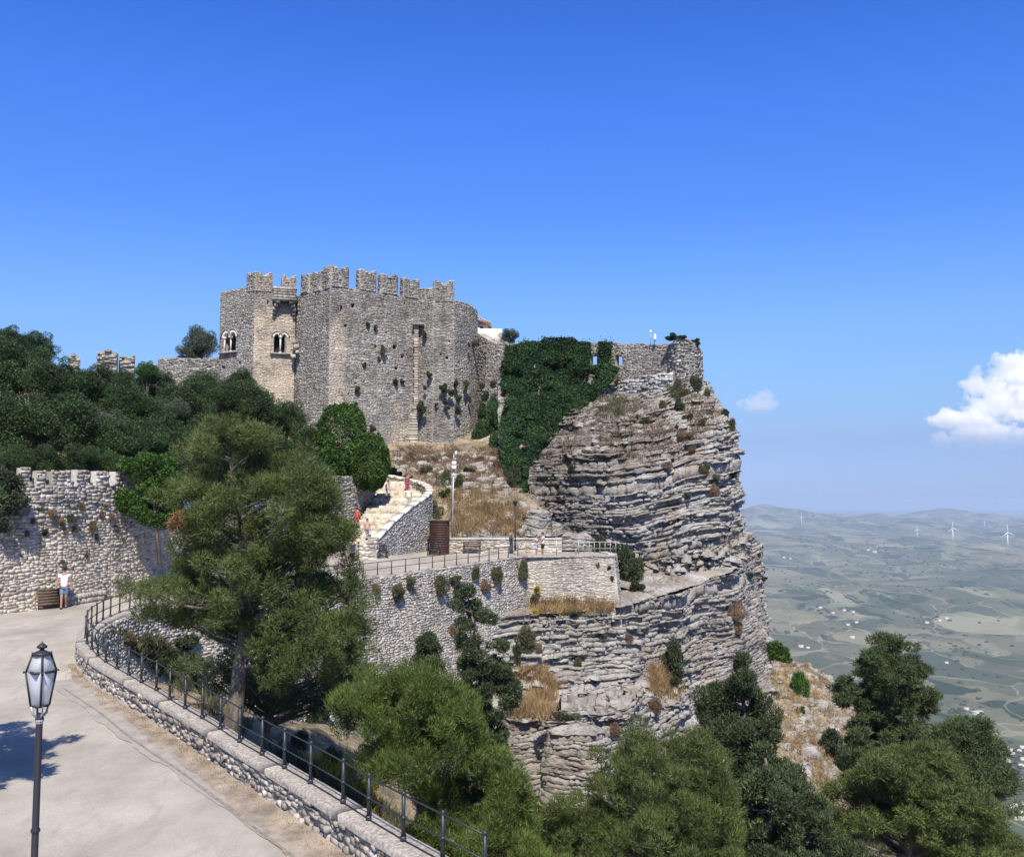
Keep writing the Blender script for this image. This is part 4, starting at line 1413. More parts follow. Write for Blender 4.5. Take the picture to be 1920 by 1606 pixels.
# low ruined wall left of the castle
ruin = thing('ruined_wall', 'low ruined stone wall joining the left side of the castle', 'wall', W(350, 700, 105))
ptsH = [w2(296, 106), w2(412, 101)]
masonry('wall', ptsH, 6, lambda u: np.interp(u, [0, 1, 3, 7], [zt_(300, 672, 106), zt_(315, 671, 105), zt_(345, 669, 104), zt_(410, 669, 101)]), M['curtain'], ruin, 12, ch=.18, sl=.36, proud=.08)
for i, (pa, pb_, da, tops, lab) in enumerate([(128, 150, 92, (670, 667, 671), 'leftmost broken stub of ruined wall above the dark trees'),
                                    (180, 218, 90, (663, 657, 660), 'tallest crumbling ruined wall fragment above the dark trees'),
                                    (222, 252, 92, (672, 664, 671), 'crumbling wall fragment just right of the tallest ruin')]):
    t = thing('ruined_wall', lab, 'wall', W((pa + pb_) / 2, 740, da))
    pts = [w2(pa, da), w2(pb_, da + .5)]
    ll = math.dist(*pts)
    masonry('wall', pts, 7, lambda u, ll=ll, tops=tops, i=i, da=da: np.interp(u / ll, [0, .5, 1], [zt_(pa, y, da) for y in tops]) + (vn(u * 2.3, .5, 40 + i) - .5) * 1.3, M['curtain'], t, 20 + i, ch=.22, sl=.42, proud=.2, thick=1.2)

# white building with tiled roof behind the castle
M['render'] = plain('cream_render', (.68, .60, .48), .9, var=.12)
M['tile'] = plain('pale_terracotta_tile', (.50, .34, .24), .9, var=.3, scale=3)
hb = thing('building', 'small cream building with pale tiled roof behind the castle keep', 'building', W(912, 640, 112))
def pxbox(mb, pa, pb_, ya, yb, d, dep):
    a = W(pa, yb, d); c = W(pb_, ya, d)
    mb.box(((a.x + c.x) / 2, d + dep / 2, (a.z + c.z) / 2), (abs(c.x - a.x), dep, abs(c.z - a.z)))
mb = MB(); pxbox(mb, 893, 914, 607, 650, 112, 4); mb.obj('wall', M['render'], hb)
mb = MB(); pxbox(mb, 893, 941, 616, 650, 111, 3)
a = W(893, 613, 111); c = W(941, 629, 111)
mb.obj('lower_wall', M['render'], hb)
mb = MB()
r0 = W(891, 594, 111.6); r1 = W(921, 606, 111.6)
mb.add([(r0.x, 111.4, r0.z), (r1.x, 111.4, r1.z), (r1.x, 116.5, r1.z), (r0.x, 116.5, r0.z), (r0.x, 111.4, r0.z - .35), (r1.x, 111.4, r1.z - .15), (r1.x, 116.5, r1.z - .15), (r0.x, 116.5, r0.z - .35)],
       [[0, 1, 2, 3], [7, 6, 5, 4], [0, 4, 5, 1], [1, 5, 6, 2], [2, 6, 7, 3], [3, 7, 4, 0]])
rf = mb.obj('roof', M['tile'], hb)
for k in range(7):
    t = MB(); f = k / 7 + .05
    p = r0.lerp(r1, f)
    t.tube([(p.x, 111.35, p.z + .05), (p.x, 116.5, p.z + .05)], .09, 6); t.obj('tile', M['tile'], rf)
mb = MB(); pxbox(mb, 900, 906, 612, 620, 111.95, .1); wv = mb.obj('window', M['dark'], hb)

# antennas on the curtain wall
an = thing('antenna_mast', 'thin steel antenna mast on the curtain wall top', 'antenna', W(1220, 645, 92.6))
mb = MB(); mb.tube([W(1220, 648, 92.6), W(1220, 618, 92.6)], .035, 6); mb.obj('mast', M['galv'], an)
mb = MB(); mb.box(tuple(W(1220, 622, 92.6)), (.16, .16, .3)); mb.obj('antenna', M['white'], an)
an = thing('panel_antenna', 'white panel antenna box beside the thin mast on the curtain wall', 'antenna', W(1227, 645, 92.4))
mb = MB(); mb.tube([W(1226.5, 648, 92.4), W(1226.5, 626, 92.4)], .05, 6); mb.obj('mast', M['galv'], an)
mb = MB(); mb.box(tuple(W(1228, 634, 92.3)), (.22, .18, .5)); mb.box(tuple(W(1228, 628, 92.3)), (.16, .15, .2)); mb.obj('panel', M['white'], an)

# ------------------------------------------------------------------ walls round the road
battle = thing('battlement_wall', 'long pale rubble stone wall with low battlements beside the road', 'wall', W(120, 1125, 47))
ptsI = [W(-70, 1152, 43), W(0, 1146, 44.6), W(100, 1132, 46.6), W(200, 1117, 49.5), W(262, 1106, 52), W(350, 1092, 57), W(420, 1082, 62)]
ptsI = [(p.x, p.y) for p in ptsI]
PI_, sI, NI = polyline(ptsI)
def zI(u):
    x = np.interp(u, sI, PI_[:, 0]); y = np.interp(u, sI, PI_[:, 1])
    base = np.interp(u, [0, sI[1], sI[3], sI[4], sI[4] + 1.5, sI[5], sI[6]], [zt_(0, 909, 43), zt_(0, 909, 44.6), zt_(200, 909, 49.5), zt_(235, 909, 51), zt_(262, 935, 52.5), zt_(330, 1000, 56), zt_(400, 1050, 60)])
    return base
masonry('wall', ptsI, lambda u: zroad(np.interp(u, sI, PI_[:, 1])) - .1, zI, M['wall'], battle, 30, ch=.135, sl=.25, proud=.065, thick=1.4, batter=.05, tint=lambda u, h: .6 * (1 - soft(h + 1.5 * vn(u * .5, h * .5, 8), -2.6, .6)),
        nparts=300, part_m='stone_wall', register=True)
# battlement blocks on top of it
for i, (pa, pb_, yt, lab) in enumerate([(-30, 14, 884, ''), (38, 56, 878, ''), (68, 85, 884, ''), (97, 131, 883, ''), (143, 167, 881, ''), (180, 204, 883, ''), (217, 238, 885, '')]):
    da = float(np.interp((pa + pb_) / 2, [0, 100, 200, 262], [44.6, 46.6, 49.5, 52]))
    ux = lambda px: float(np.interp(px, [960 + F * q_[0] / q_[1] for q_ in PI_], sI))
    u0_, u1_ = ux(pa), ux(pb_)
    pp = [(float(np.interp(u_, sI, PI_[:, 0])), float(np.interp(u_, sI, PI_[:, 1])) + .04) for u_ in (u0_, u1_)]
    me_ = thing('merlon', '', '', (0, 0, 0)); del me_['label']; del me_['category']
    me_.parent = battle; me_.matrix_parent_inverse = Matrix.Translation(-battle.location)
    zt1 = zt_((pa + pb_) / 2, yt, da)
    masonry('wall', pp, float(zI(np.array([(u0_ + u1_) / 2]))[0]) - .02, lambda u, z=zt1, i=i: z + (vn(u * 2.2, .3, 70 + i) - .5) * .14, M['wall'], me_, 60 + i, ch=.16, sl=.28, proud=.07, thick=.4, jag=.1)

# road parapet with coping
par = thing('parapet_wall', 'low curved rubble parapet with grey coping along the road edge', 'wall', (PAR[8].x, PAR[8].y, float(zroad(PAR[8].y))))
def offs(L, o):
    out = []
    for i, p in enumerate(L):
        a = L[max(0, i - 1)]; b = L[min(len(L) - 1, i + 1)]
        t = Vector((b.x - a.x, b.y - a.y, 0)).normalized(); n = Vector((t.y, -t.x, 0))
        out.append(Vector((p.x, p.y, p.z)) + n * o)
    return out
PARM = PAR + [PAR[-1].lerp(TER[0], .5) , TER[0]]
inner = offs(PARM, -.26)
inner_rev = inner[::-1]
def zsy(pts, off):
    P_, s_, _ = polyline([(p.x, p.y) for p in pts])
    zz_ = np.array([p.z for p in pts])
    return lambda u: np.interp(u, s_, zz_) + off
pts_in = [(p.x, p.y) for p in inner_rev]
zin = zsy(inner_rev, -.12)
P_, s_, _ = polyline(pts_in)
masonry('wall', pts_in, lambda u: zroad(np.interp(u, s_, P_[:, 1])) - .05, zin, M['wall'], par, 33, ch=.12, sl=.21, proud=.08, thick=.46,
        nparts=300, part_m='stone', gap=.014, jag=.12, register=True, vis=lambda u, h: np.interp(u, s_, P_[:, 1]) < 37)
outer = offs(PARM, .24)
masonry('wall', [(p.x, p.y) for p in outer[:24]], -12, zsy(outer[:24], -.12), M['wall'], par, 34, ch=.16, sl=.3, proud=.08, thick=.05, batter=.05, vis=lambda u, h: np.ones(len(u), bool))
# coping segments
i0 = 0
seg = []
cin = offs(PARM, -.33); cout = offs(PARM, .30)
rng = np.random.default_rng(3)
P_c, s_c, _ = polyline([(p.x, p.y) for p in PARM])
zc_ = [p.z for p in PARM]
def along(L, u):
    return Vector((np.interp(u, s_c, [p.x for p in L]), np.interp(u, s_c, [p.y for p in L]), np.interp(u, s_c, [p.z for p in L])))
u = 0.0
while u < s_c[-1] - .2:
    l = rng.uniform(2.4, 3.8)
    u1 = min(u + l, s_c[-1])
    mb = MB(); k = 9
    V = []
    for j in range(k):
        uu = u + .002 + (u1 - u - .004) * j / (k - 1)
        a = along(cin, uu); b_ = along(cout, uu)
        jz = rng.normal() * .003
        for (p, z) in ((a, -.15), (a, -.03), (a.lerp(b_, .06), 0), (a.lerp(b_, .5), .012), (a.lerp(b_, .94), 0), (b_, -.03), (b_, -.15)):
            V.append((p.x + rng.normal() * .004, p.y + rng.normal() * .004, p.z + z + jz))
    Q = []
    for j in range(k - 1):
        for t in range(6):
            Q.append([j * 7 + t, j * 7 + t + 1, (j + 1) * 7 + t + 1, (j + 1) * 7 + t])
    mb.add(V, Q, [[0, 1, 2], [0, 2, 3], [0, 3, 4], [0, 4, 5], [0, 5, 6]] + [[(k - 1) * 7 + x for x in tt] for tt in ([0, 2, 1], [0, 3, 2], [0, 4, 3], [0, 5, 4], [0, 6, 5])])
    mb.obj('coping_slab', M['coping'], par)
    u = u1

# retaining wall under the terrace
ret = thing('retaining_wall', 'high pale stone retaining wall under the terrace with shrubs in its joints', 'wall', W(850, 1250, 64))
R0 = offs(PARM, .3)[23:] + offs([TER[0]] + TER[1:] , .15)[1:] 
R0 = [p for p in R0]
corner_out = Vector((CORNER.x, CORNER.y - .1, CORNER.z))
R0.append(Vector((TER[-1].x + .2, TER[-1].y - .15, TER[-1].z)))
R0.append(corner_out)
Rw = [(p.x, p.y) for p in R0]
P_r, s_r, _ = polyline(Rw)
zr_ = np.array([p.z for p in R0]); zr_[:len(PARM) - 23] -= .14
masonry('wall', Rw, lambda u: np.interp(u, [0, s_r[-3] * .5, s_r[-3], s_r[-2], s_r[-1]], [-9.5, -12.5, -14, -12, -8.5]), lambda u: np.interp(u, s_r, zr_), M['retain'], ret, 40, ch=.105, sl=.25, proud=.05, thick=.8, batter=.10,
        zref=-4.0, register=True, tint=lambda u, h: .35 + .15 * soft(u, s_r[-2] - 2, s_r[-2]), jag=.2)
side = [corner_out, Vector((CORNER.x + .5, CORNER.y + 3, -4)), Vector((CORNER.x - .3, CORNER.y + 9, -4))]
masonry('wall', [(p.x, p.y) for p in side], -10, -3.98, M['retain'], ret, 41, ch=.12, sl=.28, proud=.05, thick=.6, batter=.10, zref=-4.0)
# terrace edging
cp = MB()
Lc = [p for p in TER] + [CORNER]
for i in range(len(Lc) - 1):
    a, b_ = Lc[i], Lc[i + 1]
    n_ = max(1, int((b_ - a).length / 1.4))
    for j in range(n_):
        p = a.lerp(b_, (j + .5) / n_)
        sg = MB(); sg.box((p.x, p.y + .1, p.z - .02), ((b_ - a).length / n_ - .02, .5, .16), math.atan2(b_.y - a.y, b_.x - a.x)); sg.obj('coping_slab', M['coping'], ret)

# low white wall at the back of the terrace
lw = thing('low_wall', 'low pale stone wall behind the bench at the back of the terrace', 'wall', W(940, 1030, 76.8))
ptsK = [w2(842, 76.5), w2(900, 76.6), w2(985, 76.8), w2(1052, 76.4)]
masonry('wall', ptsK, -4.1, zt_(940, 1010.5, 76.6), M['retain'], lw, 44, ch=.18, sl=.4, proud=.05, thick=.5, tint=lambda u, h: .6 + 0 * u)
mb = MB()
for i in range(3):
    a = Vector((*ptsK[i], 0)); b_ = Vector((*ptsK[i + 1], 0)); c = (a + b_) / 2
    mb.box((c.x, c.y + .22, zt_(940, 1010.5, 76.6) + .03), ((b_ - a).length + .05, .6, .1), math.atan2(b_.y - a.y, b_.x - a.x))
mb.obj('coping', M['whitestone'], lw)

# ------------------------------------------------------------------ staircase
st = thing('staircase', 'worn pale stone staircase climbing from the terrace towards the castle', 'staircase', W(668, 1045, 70.5))
LS = [W(640, 1046, 70), W(660, 1006, 74.5), W(672, 975, 78), W(690, 940, 82.5), W(704, 915, 87), W(716, 900, 90)]
RS = [W(700, 1047, 70), W(722, 1000, 73), W(748, 968, 76.5), W(784, 938, 79.5), W(792, 922, 84), W(752, 905, 89)]
nst = 27
zs0, zs1 = -4.05, zt_(730, 903, 89.5)
for k in range(nst):
    f0 = k / nst * 5; f1 = (k + 1) / nst * 5
    def at(L, f):
        i = min(int(f), 4); return L[i].lerp(L[i + 1], f - i)
    z = zs0 + (zs1 - zs0) * (k + 1) / nst
    a, b_, c, d = at(LS, f0), at(RS, f0), at(RS, min(5, f1 + .25)), at(LS, min(5, f1 + .25))
    j = random.uniform(-.02, .02)
    V = [(a.x, a.y, z - .9), (b_.x, b_.y, z - .9), (c.x, c.y, z - .9), (d.x, d.y, z - .9), (a.x, a.y - .03, z + j), (b_.x, b_.y - .03, z + j), (c.x, c.y, z + j), (d.x, d.y, z + j)]
    mb = MB()
    nb = random.randint(4, 6); cuts_ = [0] + sorted(random.uniform(.12, .88) for _ in range(nb - 1)) + [1]
    VV = [Vector(q) for q in V]
    for a0, a1 in zip(cuts_[:-1], cuts_[1:]):
        if a1 - a0 < .05: continue
        jz, jy = random.uniform(-.045, .03), random.uniform(-.09, .03)
        B4 = [VV[0].lerp(VV[1], a0 + .008), VV[0].lerp(VV[1], a1 - .008), VV[3].lerp(VV[2], a1 - .008), VV[3].lerp(VV[2], a0 + .008)]
        T4 = [VV[4].lerp(VV[5], a0 + .008), VV[4].lerp(VV[5], a1 - .008), VV[7].lerp(VV[6], a1 - .008), VV[7].lerp(VV[6], a0 + .008)]
        mb.add([(q.x, q.y + (jy if i_ < 2 else 0), q.z) for i_, q in enumerate(B4)] + [(q.x, q.y + (jy if i_ < 2 else 0), q.z + jz) for i_, q in enumerate(T4)], [[4, 5, 6, 7], [0, 1, 5, 4], [1, 2, 6, 5], [2, 3, 7, 6], [3, 0, 4, 7]])
    mb.obj('step', M['steps'], st)
mb = MB(); zl_ = zs1 + .02
mb.add([(LS[5].x - .6, LS[5].y - .4, zl_), (RS[5].x + .9, RS[5].y - .4, zl_), (RS[5].x + .2, 94.5, zl_), (LS[5].x - 1.2, 94.5, zl_), (LS[5].x - .6, LS[5].y - .4, zl_ - 1.5), (RS[5].x + .9, RS[5].y - .4, zl_ - 1.5), (RS[5].x + .2, 94.5, zl_ - 1.5), (LS[5].x - 1.2, 94.5, zl_ - 1.5)],
       [[0, 1, 2, 3], [4, 5, 1, 0], [5, 6, 2, 1], [6, 7, 3, 2], [7, 4, 0, 3]])
mb.obj('landing', M['steps'], st)
# stair parapet
sp = thing('stair_parapet', 'rough stone parapet wall with pale coping curving beside the stairs', 'wall', W(760, 1030, 73))
SPp = [W(684, 1022, 69.0), W(709, 1008, 70.5), W(740, 975, 73.5), W(775, 946, 76.5), W(800, 930, 78.5), W(811, 920, 80.5), W(807, 910, 83.5), W(790, 902, 86.5), W(762, 896, 89.5), W(732, 890, 92.5)]
_, s5, _ = polyline([(p.x, p.y) for p in SPp])
zsp = np.array([p.z for p in SPp])
masonry('wall', [(p.x, p.y) for p in SPp[:6]], lambda u: -4.15 + 0 * u, lambda u: np.interp(u, s5, zsp - .08), M['retain'], sp, 50, ch=.11, sl=.22, proud=.045, thick=.5, register=True)
inr = [(p.x, p.y) for p in offs(SPp, -.45)[4:]][::-1]
_, s6, _ = polyline(inr)
z6 = (zsp[4:] - .08)[::-1]
masonry('wall', inr, lambda u: np.interp(u, s6, z6) - 1.8, lambda u: np.interp(u, s6, z6), M['wall'], sp, 51, ch=.17, sl=.3, proud=.06, thick=.4)
a_ = offs(SPp, .08); b2_ = offs(SPp, -.52)
for i in range(len(SPp) - 1):
    nseg = 2
    for j in range(nseg):
        t0, t1 = j / nseg, (j + 1) / nseg - .015
        P4 = [a_[i].lerp(a_[i + 1], t0), a_[i].lerp(a_[i + 1], t1), b2_[i].lerp(b2_[i + 1], t1), b2_[i].lerp(b2_[i + 1], t0)]
        V = [(p.x, p.y, p.z - .12) for p in P4] + [(p.x, p.y, p.z + .04) for p in P4]
        mb = MB(); mb.add(V, [[4, 5, 6, 7], [0, 1, 5, 4], [1, 2, 6, 5], [2, 3, 7, 6], [3, 0, 4, 7]]); mb.obj('coping_slab', M['whitestone'], sp)
pe = [W(672, 1050, 69.6), W(674, 1050, 68.9), W(706, 1049, 69.3), W(711, 1040, 71)]
masonry('wall', [(p.x, p.y) for p in pe], -4.2, lambda u: np.interp(u, [0, .7, 2, 4], [zt_(672, 1020, 69), zt_(676, 1016, 69), zt_(706, 1008, 69.3), zt_(711, 1006, 71)]), M['retain'], sp, 53, ch=.2, sl=.4, proud=.09, thick=.8, tint=lambda u, h: .5 + 0 * u)
# wall left of the stairs
sw = thing('stair_side_wall', 'grey stone side wall left of the stairs below the green hedge', 'wall', W(650, 990, 78))
ptsM = [w2(560, 74), w2(612, 76.5), w2(672, 80.5), w2(697, 84), w2(712, 89)]
_, s7, _ = polyline(ptsM)
masonry('wall', ptsM, -4.2, lambda u: np.interp(u, s7, [zt_(560, 893, 74), zt_(612, 892, 76.5), zt_(672, 892, 80.5), zt_(697, 915, 84), zt_(712, 905, 89)]), M['curtain'], sw, 52, ch=.16, sl=.32, proud=.09, register=True)

# ------------------------------------------------------------------ fences
def fence(name, label, pts3, h, prad, rails, m, cap=True, every=None, base=None):
    t = thing(name, label, 'fence', pts3[len(pts3) // 2])
    for p in pts3:
        mb = MB()
        mb.tube([p + Vector((0, 0, -.02)), p + Vector((0, 0, h))], prad, 8)
        mb.tube([p, p + Vector((0, 0, .10))], prad * 1.6, 8)
        if cap:
            mb.lathe([(0, h + .055), (prad * .9, h + .045), (prad * 1.35, h + .015), (prad * 1.3, h - .02), (prad, h - .03)], p, 8)
            mb.tube([p + Vector((0, 0, h * .5 - .03)), p + Vector((0, 0, h * .5 + .03))], prad * 1.35, 8)
        mb.obj('post', m, t, smooth=False)
    for (f, r) in rails:
        mb = MB()
        mb.tube([p + Vector((0, 0, h * f)) for p in pts3], r, 6)
        mb.obj('rail', m, t, smooth=True)
    return t
fence('road_railing', 'dark green iron post and rail fence standing on the near road parapet', PAR[1:22], .84, .036, [(.97, .017), (.5, .015), (.04, .014)], M['metal'])
fence('curve_railing', 'dark iron railing on the far side of the road bend', PAR[22:], .80, .034, [(.97, .02), (.5, .018)], M['rust'])
tp = []
Lc = [PAR[-1].lerp(TER[0], .33), PAR[-1].lerp(TER[0], .66)] + TER
_, sL, _ = polyline([(p.x, p.y) for p in Lc])
for u in np.arange(0, sL[-1] + .1, 1.22):
    tp.append(Vector([float(np.interp(u, sL, [p[k] for p in Lc])) for k in range(3)]) + Vector((0, .12, .05)))
fence('terrace_railing', 'dark iron railing along the sloping front edge of the terrace', tp, .84, .034, [(.97, .024), (.5, .02)], M['rust'], cap=False)
pts = [W(1045, 1040, 70.7), W(1085, 1040, 70.9)]
gt = thing('gate_frame', 'grey steel gate frame at the right end of the terrace', 'gate', W(1065, 1040, 71))
for px in (1043, 1085):
    mb = MB(); mb.tube([W(px, 1040, 71.6), W(px, 1012, 71.6)], .045, 6); mb.obj('post', M['galv'], gt)
for py in (1013, 1021, 1030):
    mb = MB(); mb.tube([W(1043, py, 71.6), W(1085, py, 71.6)], .035, 6); mb.obj('rail', M['galv'], gt)
mb = MB(); mb.tube([W(1080, 1040, 71.4), W(1080, 1027, 71.4)], .03, 6); mb.tube([W(1046, 1035, 71.6), W(1082, 1036, 71.6)], .02, 6); mb.obj('bar', M['galv'], gt)
fp = [W(1085 + 10 * k, 1042 - .35 * k * 0, 71.3 + 0 * k) for k in range(8)]
fence('end_railing', 'thin grey railing on the right corner of the terrace wall', [Vector((p.x, p.y + .1, -3.95)) for p in fp], 1.0, .018, [(.98, .018), (.5, .012)], M['galv'], cap=False)
bf = [Vector((W(px, 1000, 77.2).x, 77.3, zt_(940, 1010, 76.6))) for px in range(852, 1050, 24)]
fence('back_railing', 'thin rusty railing on the low wall in front of dry grass', bf, 1.0, .014, [(.95, .012), (.5, .010)], M['rust'], cap=False)

# ------------------------------------------------------------------ street lamp in front
d = 10.5
top = W(74, 1206, d)
bz = float(zroad(d))
lp = thing('street_lamp', 'tall charcoal iron lantern street lamp on the near roadside', 'street lamp', (W(75, 1320, d).x, d, bz))
cx, cy = W(75, 1320, d).x, d
s = d / F
zb_ = W(75, 1322, d).z; zm = W(75, 1258, d).z; zt2 = W(75, 1226, d).z; ztip = W(75, 1204, d).z
mb = MB()
mb.lathe([(.085, 0), (.085, .9), (.07, .95), (.040, 1.0), (.034, zb_ - bz - .10), (.030, zb_ - bz - .08)], (cx, cy, bz), 14)
mb.lathe([(.042, -.02), (.050, 0), (.042, .02)], (cx, cy, W(64, 1556, d).z), 14)
mb.lathe([(.042, -.17), (.046, -.15), (.038, -.12)], (cx, cy, zb_), 14)
mb.obj('pole', M['lampmetal'], lp, smooth=True)
mb = MB()
for a in range(4):
    t = math.pi / 4 + a * math.pi / 2
    mb.tube([(cx, cy, zb_ - .15), (cx + .07 * math.cos(t), cy + .07 * math.sin(t), zb_ - .08), (cx + .085 * math.cos(t), cy + .085 * math.sin(t), zb_)], [.014, .014, .012], 6)
mb.lathe([(.03, -.2), (.05, -.15), (.03, -.13)], (cx, cy, zb_), 10)
mb.obj('bracket', M['galv'], lp)
RB, RM, RT = .090, .160, .090
N4 = 4
lang = math.atan2(-cy, -cx) + R(3)
def ring(r, z, n=N4): return [(cx + r * math.cos(lang + 2 * math.pi * k / n), cy + r * math.sin(lang + 2 * math.pi * k / n), z) for k in range(n)]
rb_, rm_, rt_ = ring(RB, zb_), ring(RM * .93, zm), ring(RT, zt2)
fr = MB()
for a, b_ in ((rb_, rm_), (rm_, rt_)):
    for k in range(N4): fr.tube([a[k], b_[k]], .0115, 5)
for rr in (rb_, rt_):
    for k in range(N4): fr.tube([rr[k], rr[(k + 1) % N4]], .012, 5)
rm2 = ring(RM, zm)
fr.lathe([(RM * .80, -.012), (RM * 1.02, -.012), (RM * 1.04, .0), (RM * 1.02, .012), (RM * .8, .012)], (cx, cy, zm), N4)
for k in range(N4): fr.tube([rm2[k], (rm2[k][0] * 1 + (rm2[k][0] - cx) * .10, rm2[k][1] + (rm2[k][1] - cy) * .10, zm + .008)], .012, 5)
fr.lathe([(0.0, -.01), (RB * 1.06, -.01), (RB * 1.06, .012), (0, .012)], (cx, cy, zb_), N4)
fr.obj('lantern_frame', M['lampmetal'], lp)
gl = [ring(RB * .97, zb_), ring(RM * .90, zm), ring(RT * .97, zt2)]
for lvl in (0, 1):
    for k in range(N4):
        mb = MB()
        a, b_, c, e = (Vector(v) for v in (gl[lvl][k], gl[lvl][(k + 1) % N4], gl[lvl + 1][(k + 1) % N4], gl[lvl + 1][k]))
        n_ = (b_ - a).cross(c - a).normalized() * .004
        mb.add([a, b_, c, e, a - n_, b_ - n_, c - n_, e - n_], [[0, 1, 2, 3], [7, 6, 5, 4], [0, 4, 5, 1], [1, 5, 6, 2], [2, 6, 7, 3], [3, 7, 4, 0]])
        mb.obj('pane', M['glass'], lp)
mb = MB()
hh = ztip - zt2
mb.lathe([(RT * 1.12, 0), (RT * 1.16, .012), (RT * .75, .028), (RT * .30, .045), (RT * .22, .058), (RT * .55, .068), (RT * .60, .085), (RT * .36, .105), (RT * .10, .122), (0.004, hh + .012)], (cx, cy, zt2), 14)
for k in range(N4): mb.tube([rt_[k], (rt_[k][0] + (rt_[k][0] - cx) * .06, rt_[k][1] + (rt_[k][1] - cy) * .06, zt2 + .035)], [.012, .003], 5)
mb.obj('roof_cap', M['lampmetal'], lp, smooth=True)

# light pole with white boxes behind the terrace, lamp post on the terrace
d = 77.6
po = thing('floodlight_pole', 'pale steel pole with two white boxes rising from the dry slope', 'pole', W(848, 1008, d))
mb = MB(); mb.tube([W(848, 1010, d), W(850.5, 872, d)], [.075, .055], 8); mb.obj('pole', M['galv'], po)
for py in (868, 876):
    mb = MB(); mb.box(tuple(W(851.5, py, d - .15)), (.36, .25, .30), 0, .92); mb.obj('equipment_box', M['white'], po)
mb = MB(); mb.tube([W(850.5, 872, d), W(850.8, 850, d)], .03, 6); mb.tube([W(850.8, 858, d), W(855, 849, d)], .03, 6); mb.obj('antenna', M['galv'], po)
mb = MB(); mb.box(tuple(W(855, 849, d)), (.14, .1, .3), .3); mb.box(tuple(W(850.5, 890, d - .05)), (.16, .14, .14)); mb.obj('sensor', M['white'], po)
d = 74.5
po = thing('terrace_lamp', 'slim dark lamp post on the terrace left of the couple', 'street lamp', W(966, 1030, d))
mb = MB(); mb.tube([W(966, 1031, d), W(966, 1015, d)], .085, 8); mb.tube([W(966, 1015, d), W(966, 950, d)], [.05, .035], 8); mb.obj('pole', M['lampmetal'], po)
p = W(966, 946, d)
mb = MB(); mb.lathe([(.07, -.12), (.16, .18), (.20, .2), (.08, .36), (.03, .38), (.04, .44), (.0, .52)], p, 6); mb.obj('lantern', M['lampmetal'], po)
d = 75.5
po = thing('bollard', 'short dark iron bollard beside the terrace lamp post', 'bollard', W(958, 1029, d))
mb = MB(); p = W(958, 1029, d); mb.lathe([(.14, 0), (.14, .5), (.10, .55), (.12, 1.1), (.15, 1.2), (.08, 1.35), (0, 1.42)], (p.x, p.y, -4.05), 10); mb.obj('body', M['metal'], po)

# brown booth
d = 74.3
bo = thing('wooden_booth', 'tall brown slatted wooden booth on the terrace beside the stair wall', 'booth', W(824, 1028, d))
a = W(806, 977, d); c = W(840, 1028, d)
w = c.x - a.x; hgt = a.z - (-4.07)
cx, cy, cz = (a.x + c.x) / 2, d + .6, -4.07 + hgt / 2
mb = MB(); mb.box((cx, cy, cz), (w - .04, 1.0, hgt - .02), -.12); mb.obj('body', M['wood'], bo)
for k in range(14):
    mb = MB(); z = -4.05 + hgt * (k + .5) / 14
    mb.box((cx - .06 * 0 - .51 * math.sin(.12), cy - .51 * math.cos(.12), z), (w - .02, .03, hgt / 14 - .025), -.12); mb.obj('slat', M['wood'], bo)
mb = MB(); mb.box((cx, cy, -4.07 + hgt + .03), (w + .1, 1.12, .08), -.12); mb.obj('roof', M['wood'], bo)

# benches
def bench(x, y, z, w, rot, label, m, back=True):
    t = thing('bench', label, 'bench', (x, y, z)); t.rotation_euler = (0, 0, 0)
    cr, sr = math.cos(rot), math.sin(rot)
    def P(u, v, h): return (x + u * cr - v * sr, y + u * sr + v * cr, z + h)
    for k in range(3):
        mb = MB(); mb.box(P(0, -.2 + k * .17, .45), (w, .15, .045), rot); mb.obj('seat_slat', m, t)
    if back:
        for k in range(3):
            mb = MB(); mb.box(P(0, .27 + k * .03, .58 + k * .15), (w, .04, .12), rot); mb.obj('back_slat', m, t)
    for sgn in (-1, 1):
        mb = MB(); mb.box(P(sgn * w * .42, -.2, .21), (.08, .08, .43), rot); mb.obj('leg', M['rust'], t)
        mb = MB(); mb.box(P(sgn * w * .42, .24, .42), (.08, .08, .86), rot); mb.obj('leg', M['rust'], t)
        mb = MB(); mb.box(P(sgn * w * .42, .0, .66), (.06, .55, .05), rot); mb.obj('armrest', m, t)
bench(W(885, 1020, 75.8).x, 75.7, -4.05, 1.45, 0, 'weathered wooden bench in front of the low pale wall', M['oldwood'])
bench(W(814, 1026, 73.2).x, 73.0, -4.05, 1.0, -.2, 'small dark bench at the foot of the brown booth', M['lampmetal'], True)
bench(W(718, 1044, 70.4).x, 70.1, -4.08, .8, .4, 'small dark iron chair by the stair parapet on the terrace', M['lampmetal'], True)

# slatted wooden crate-like bench by the left wall
p0 = W(70, 1138, 45.6); p1 = W(113, 1134, 46.3)
sb = thing('slatted_bin', 'dark slatted wooden bin against the rubble wall behind the walking man', 'bin', ((p0.x + p1.x) / 2, 46, float(zroad(46))))
z0 = float(zroad(45.8)); hgt = .98
an_ = math.atan2(p1.y - p0.y, p1.x - p0.x)
for k in range(7):
    f = k / 6; w_ = (p1 - p0).length * (.86 + .14 * f); c = (p0 + p1) / 2
    mb = MB(); mb.box((c.x, c.y - .02 - .10 * f, z0 + .1 + f * (hgt - .16)), (w_, .035, .115), an_); mb.obj('slat', M['oldwood'], sb)
for f in (-.45, .0, .45):
    c = (p0 + p1) / 2; w_ = (p1 - p0).length
    mb = MB(); mb.box((c.x + math.cos(an_) * w_ * f, c.y + math.sin(an_) * w_ * f + .03, z0 + hgt / 2), (.07, .05, hgt), an_); mb.obj('post', M['oldwood'], sb)
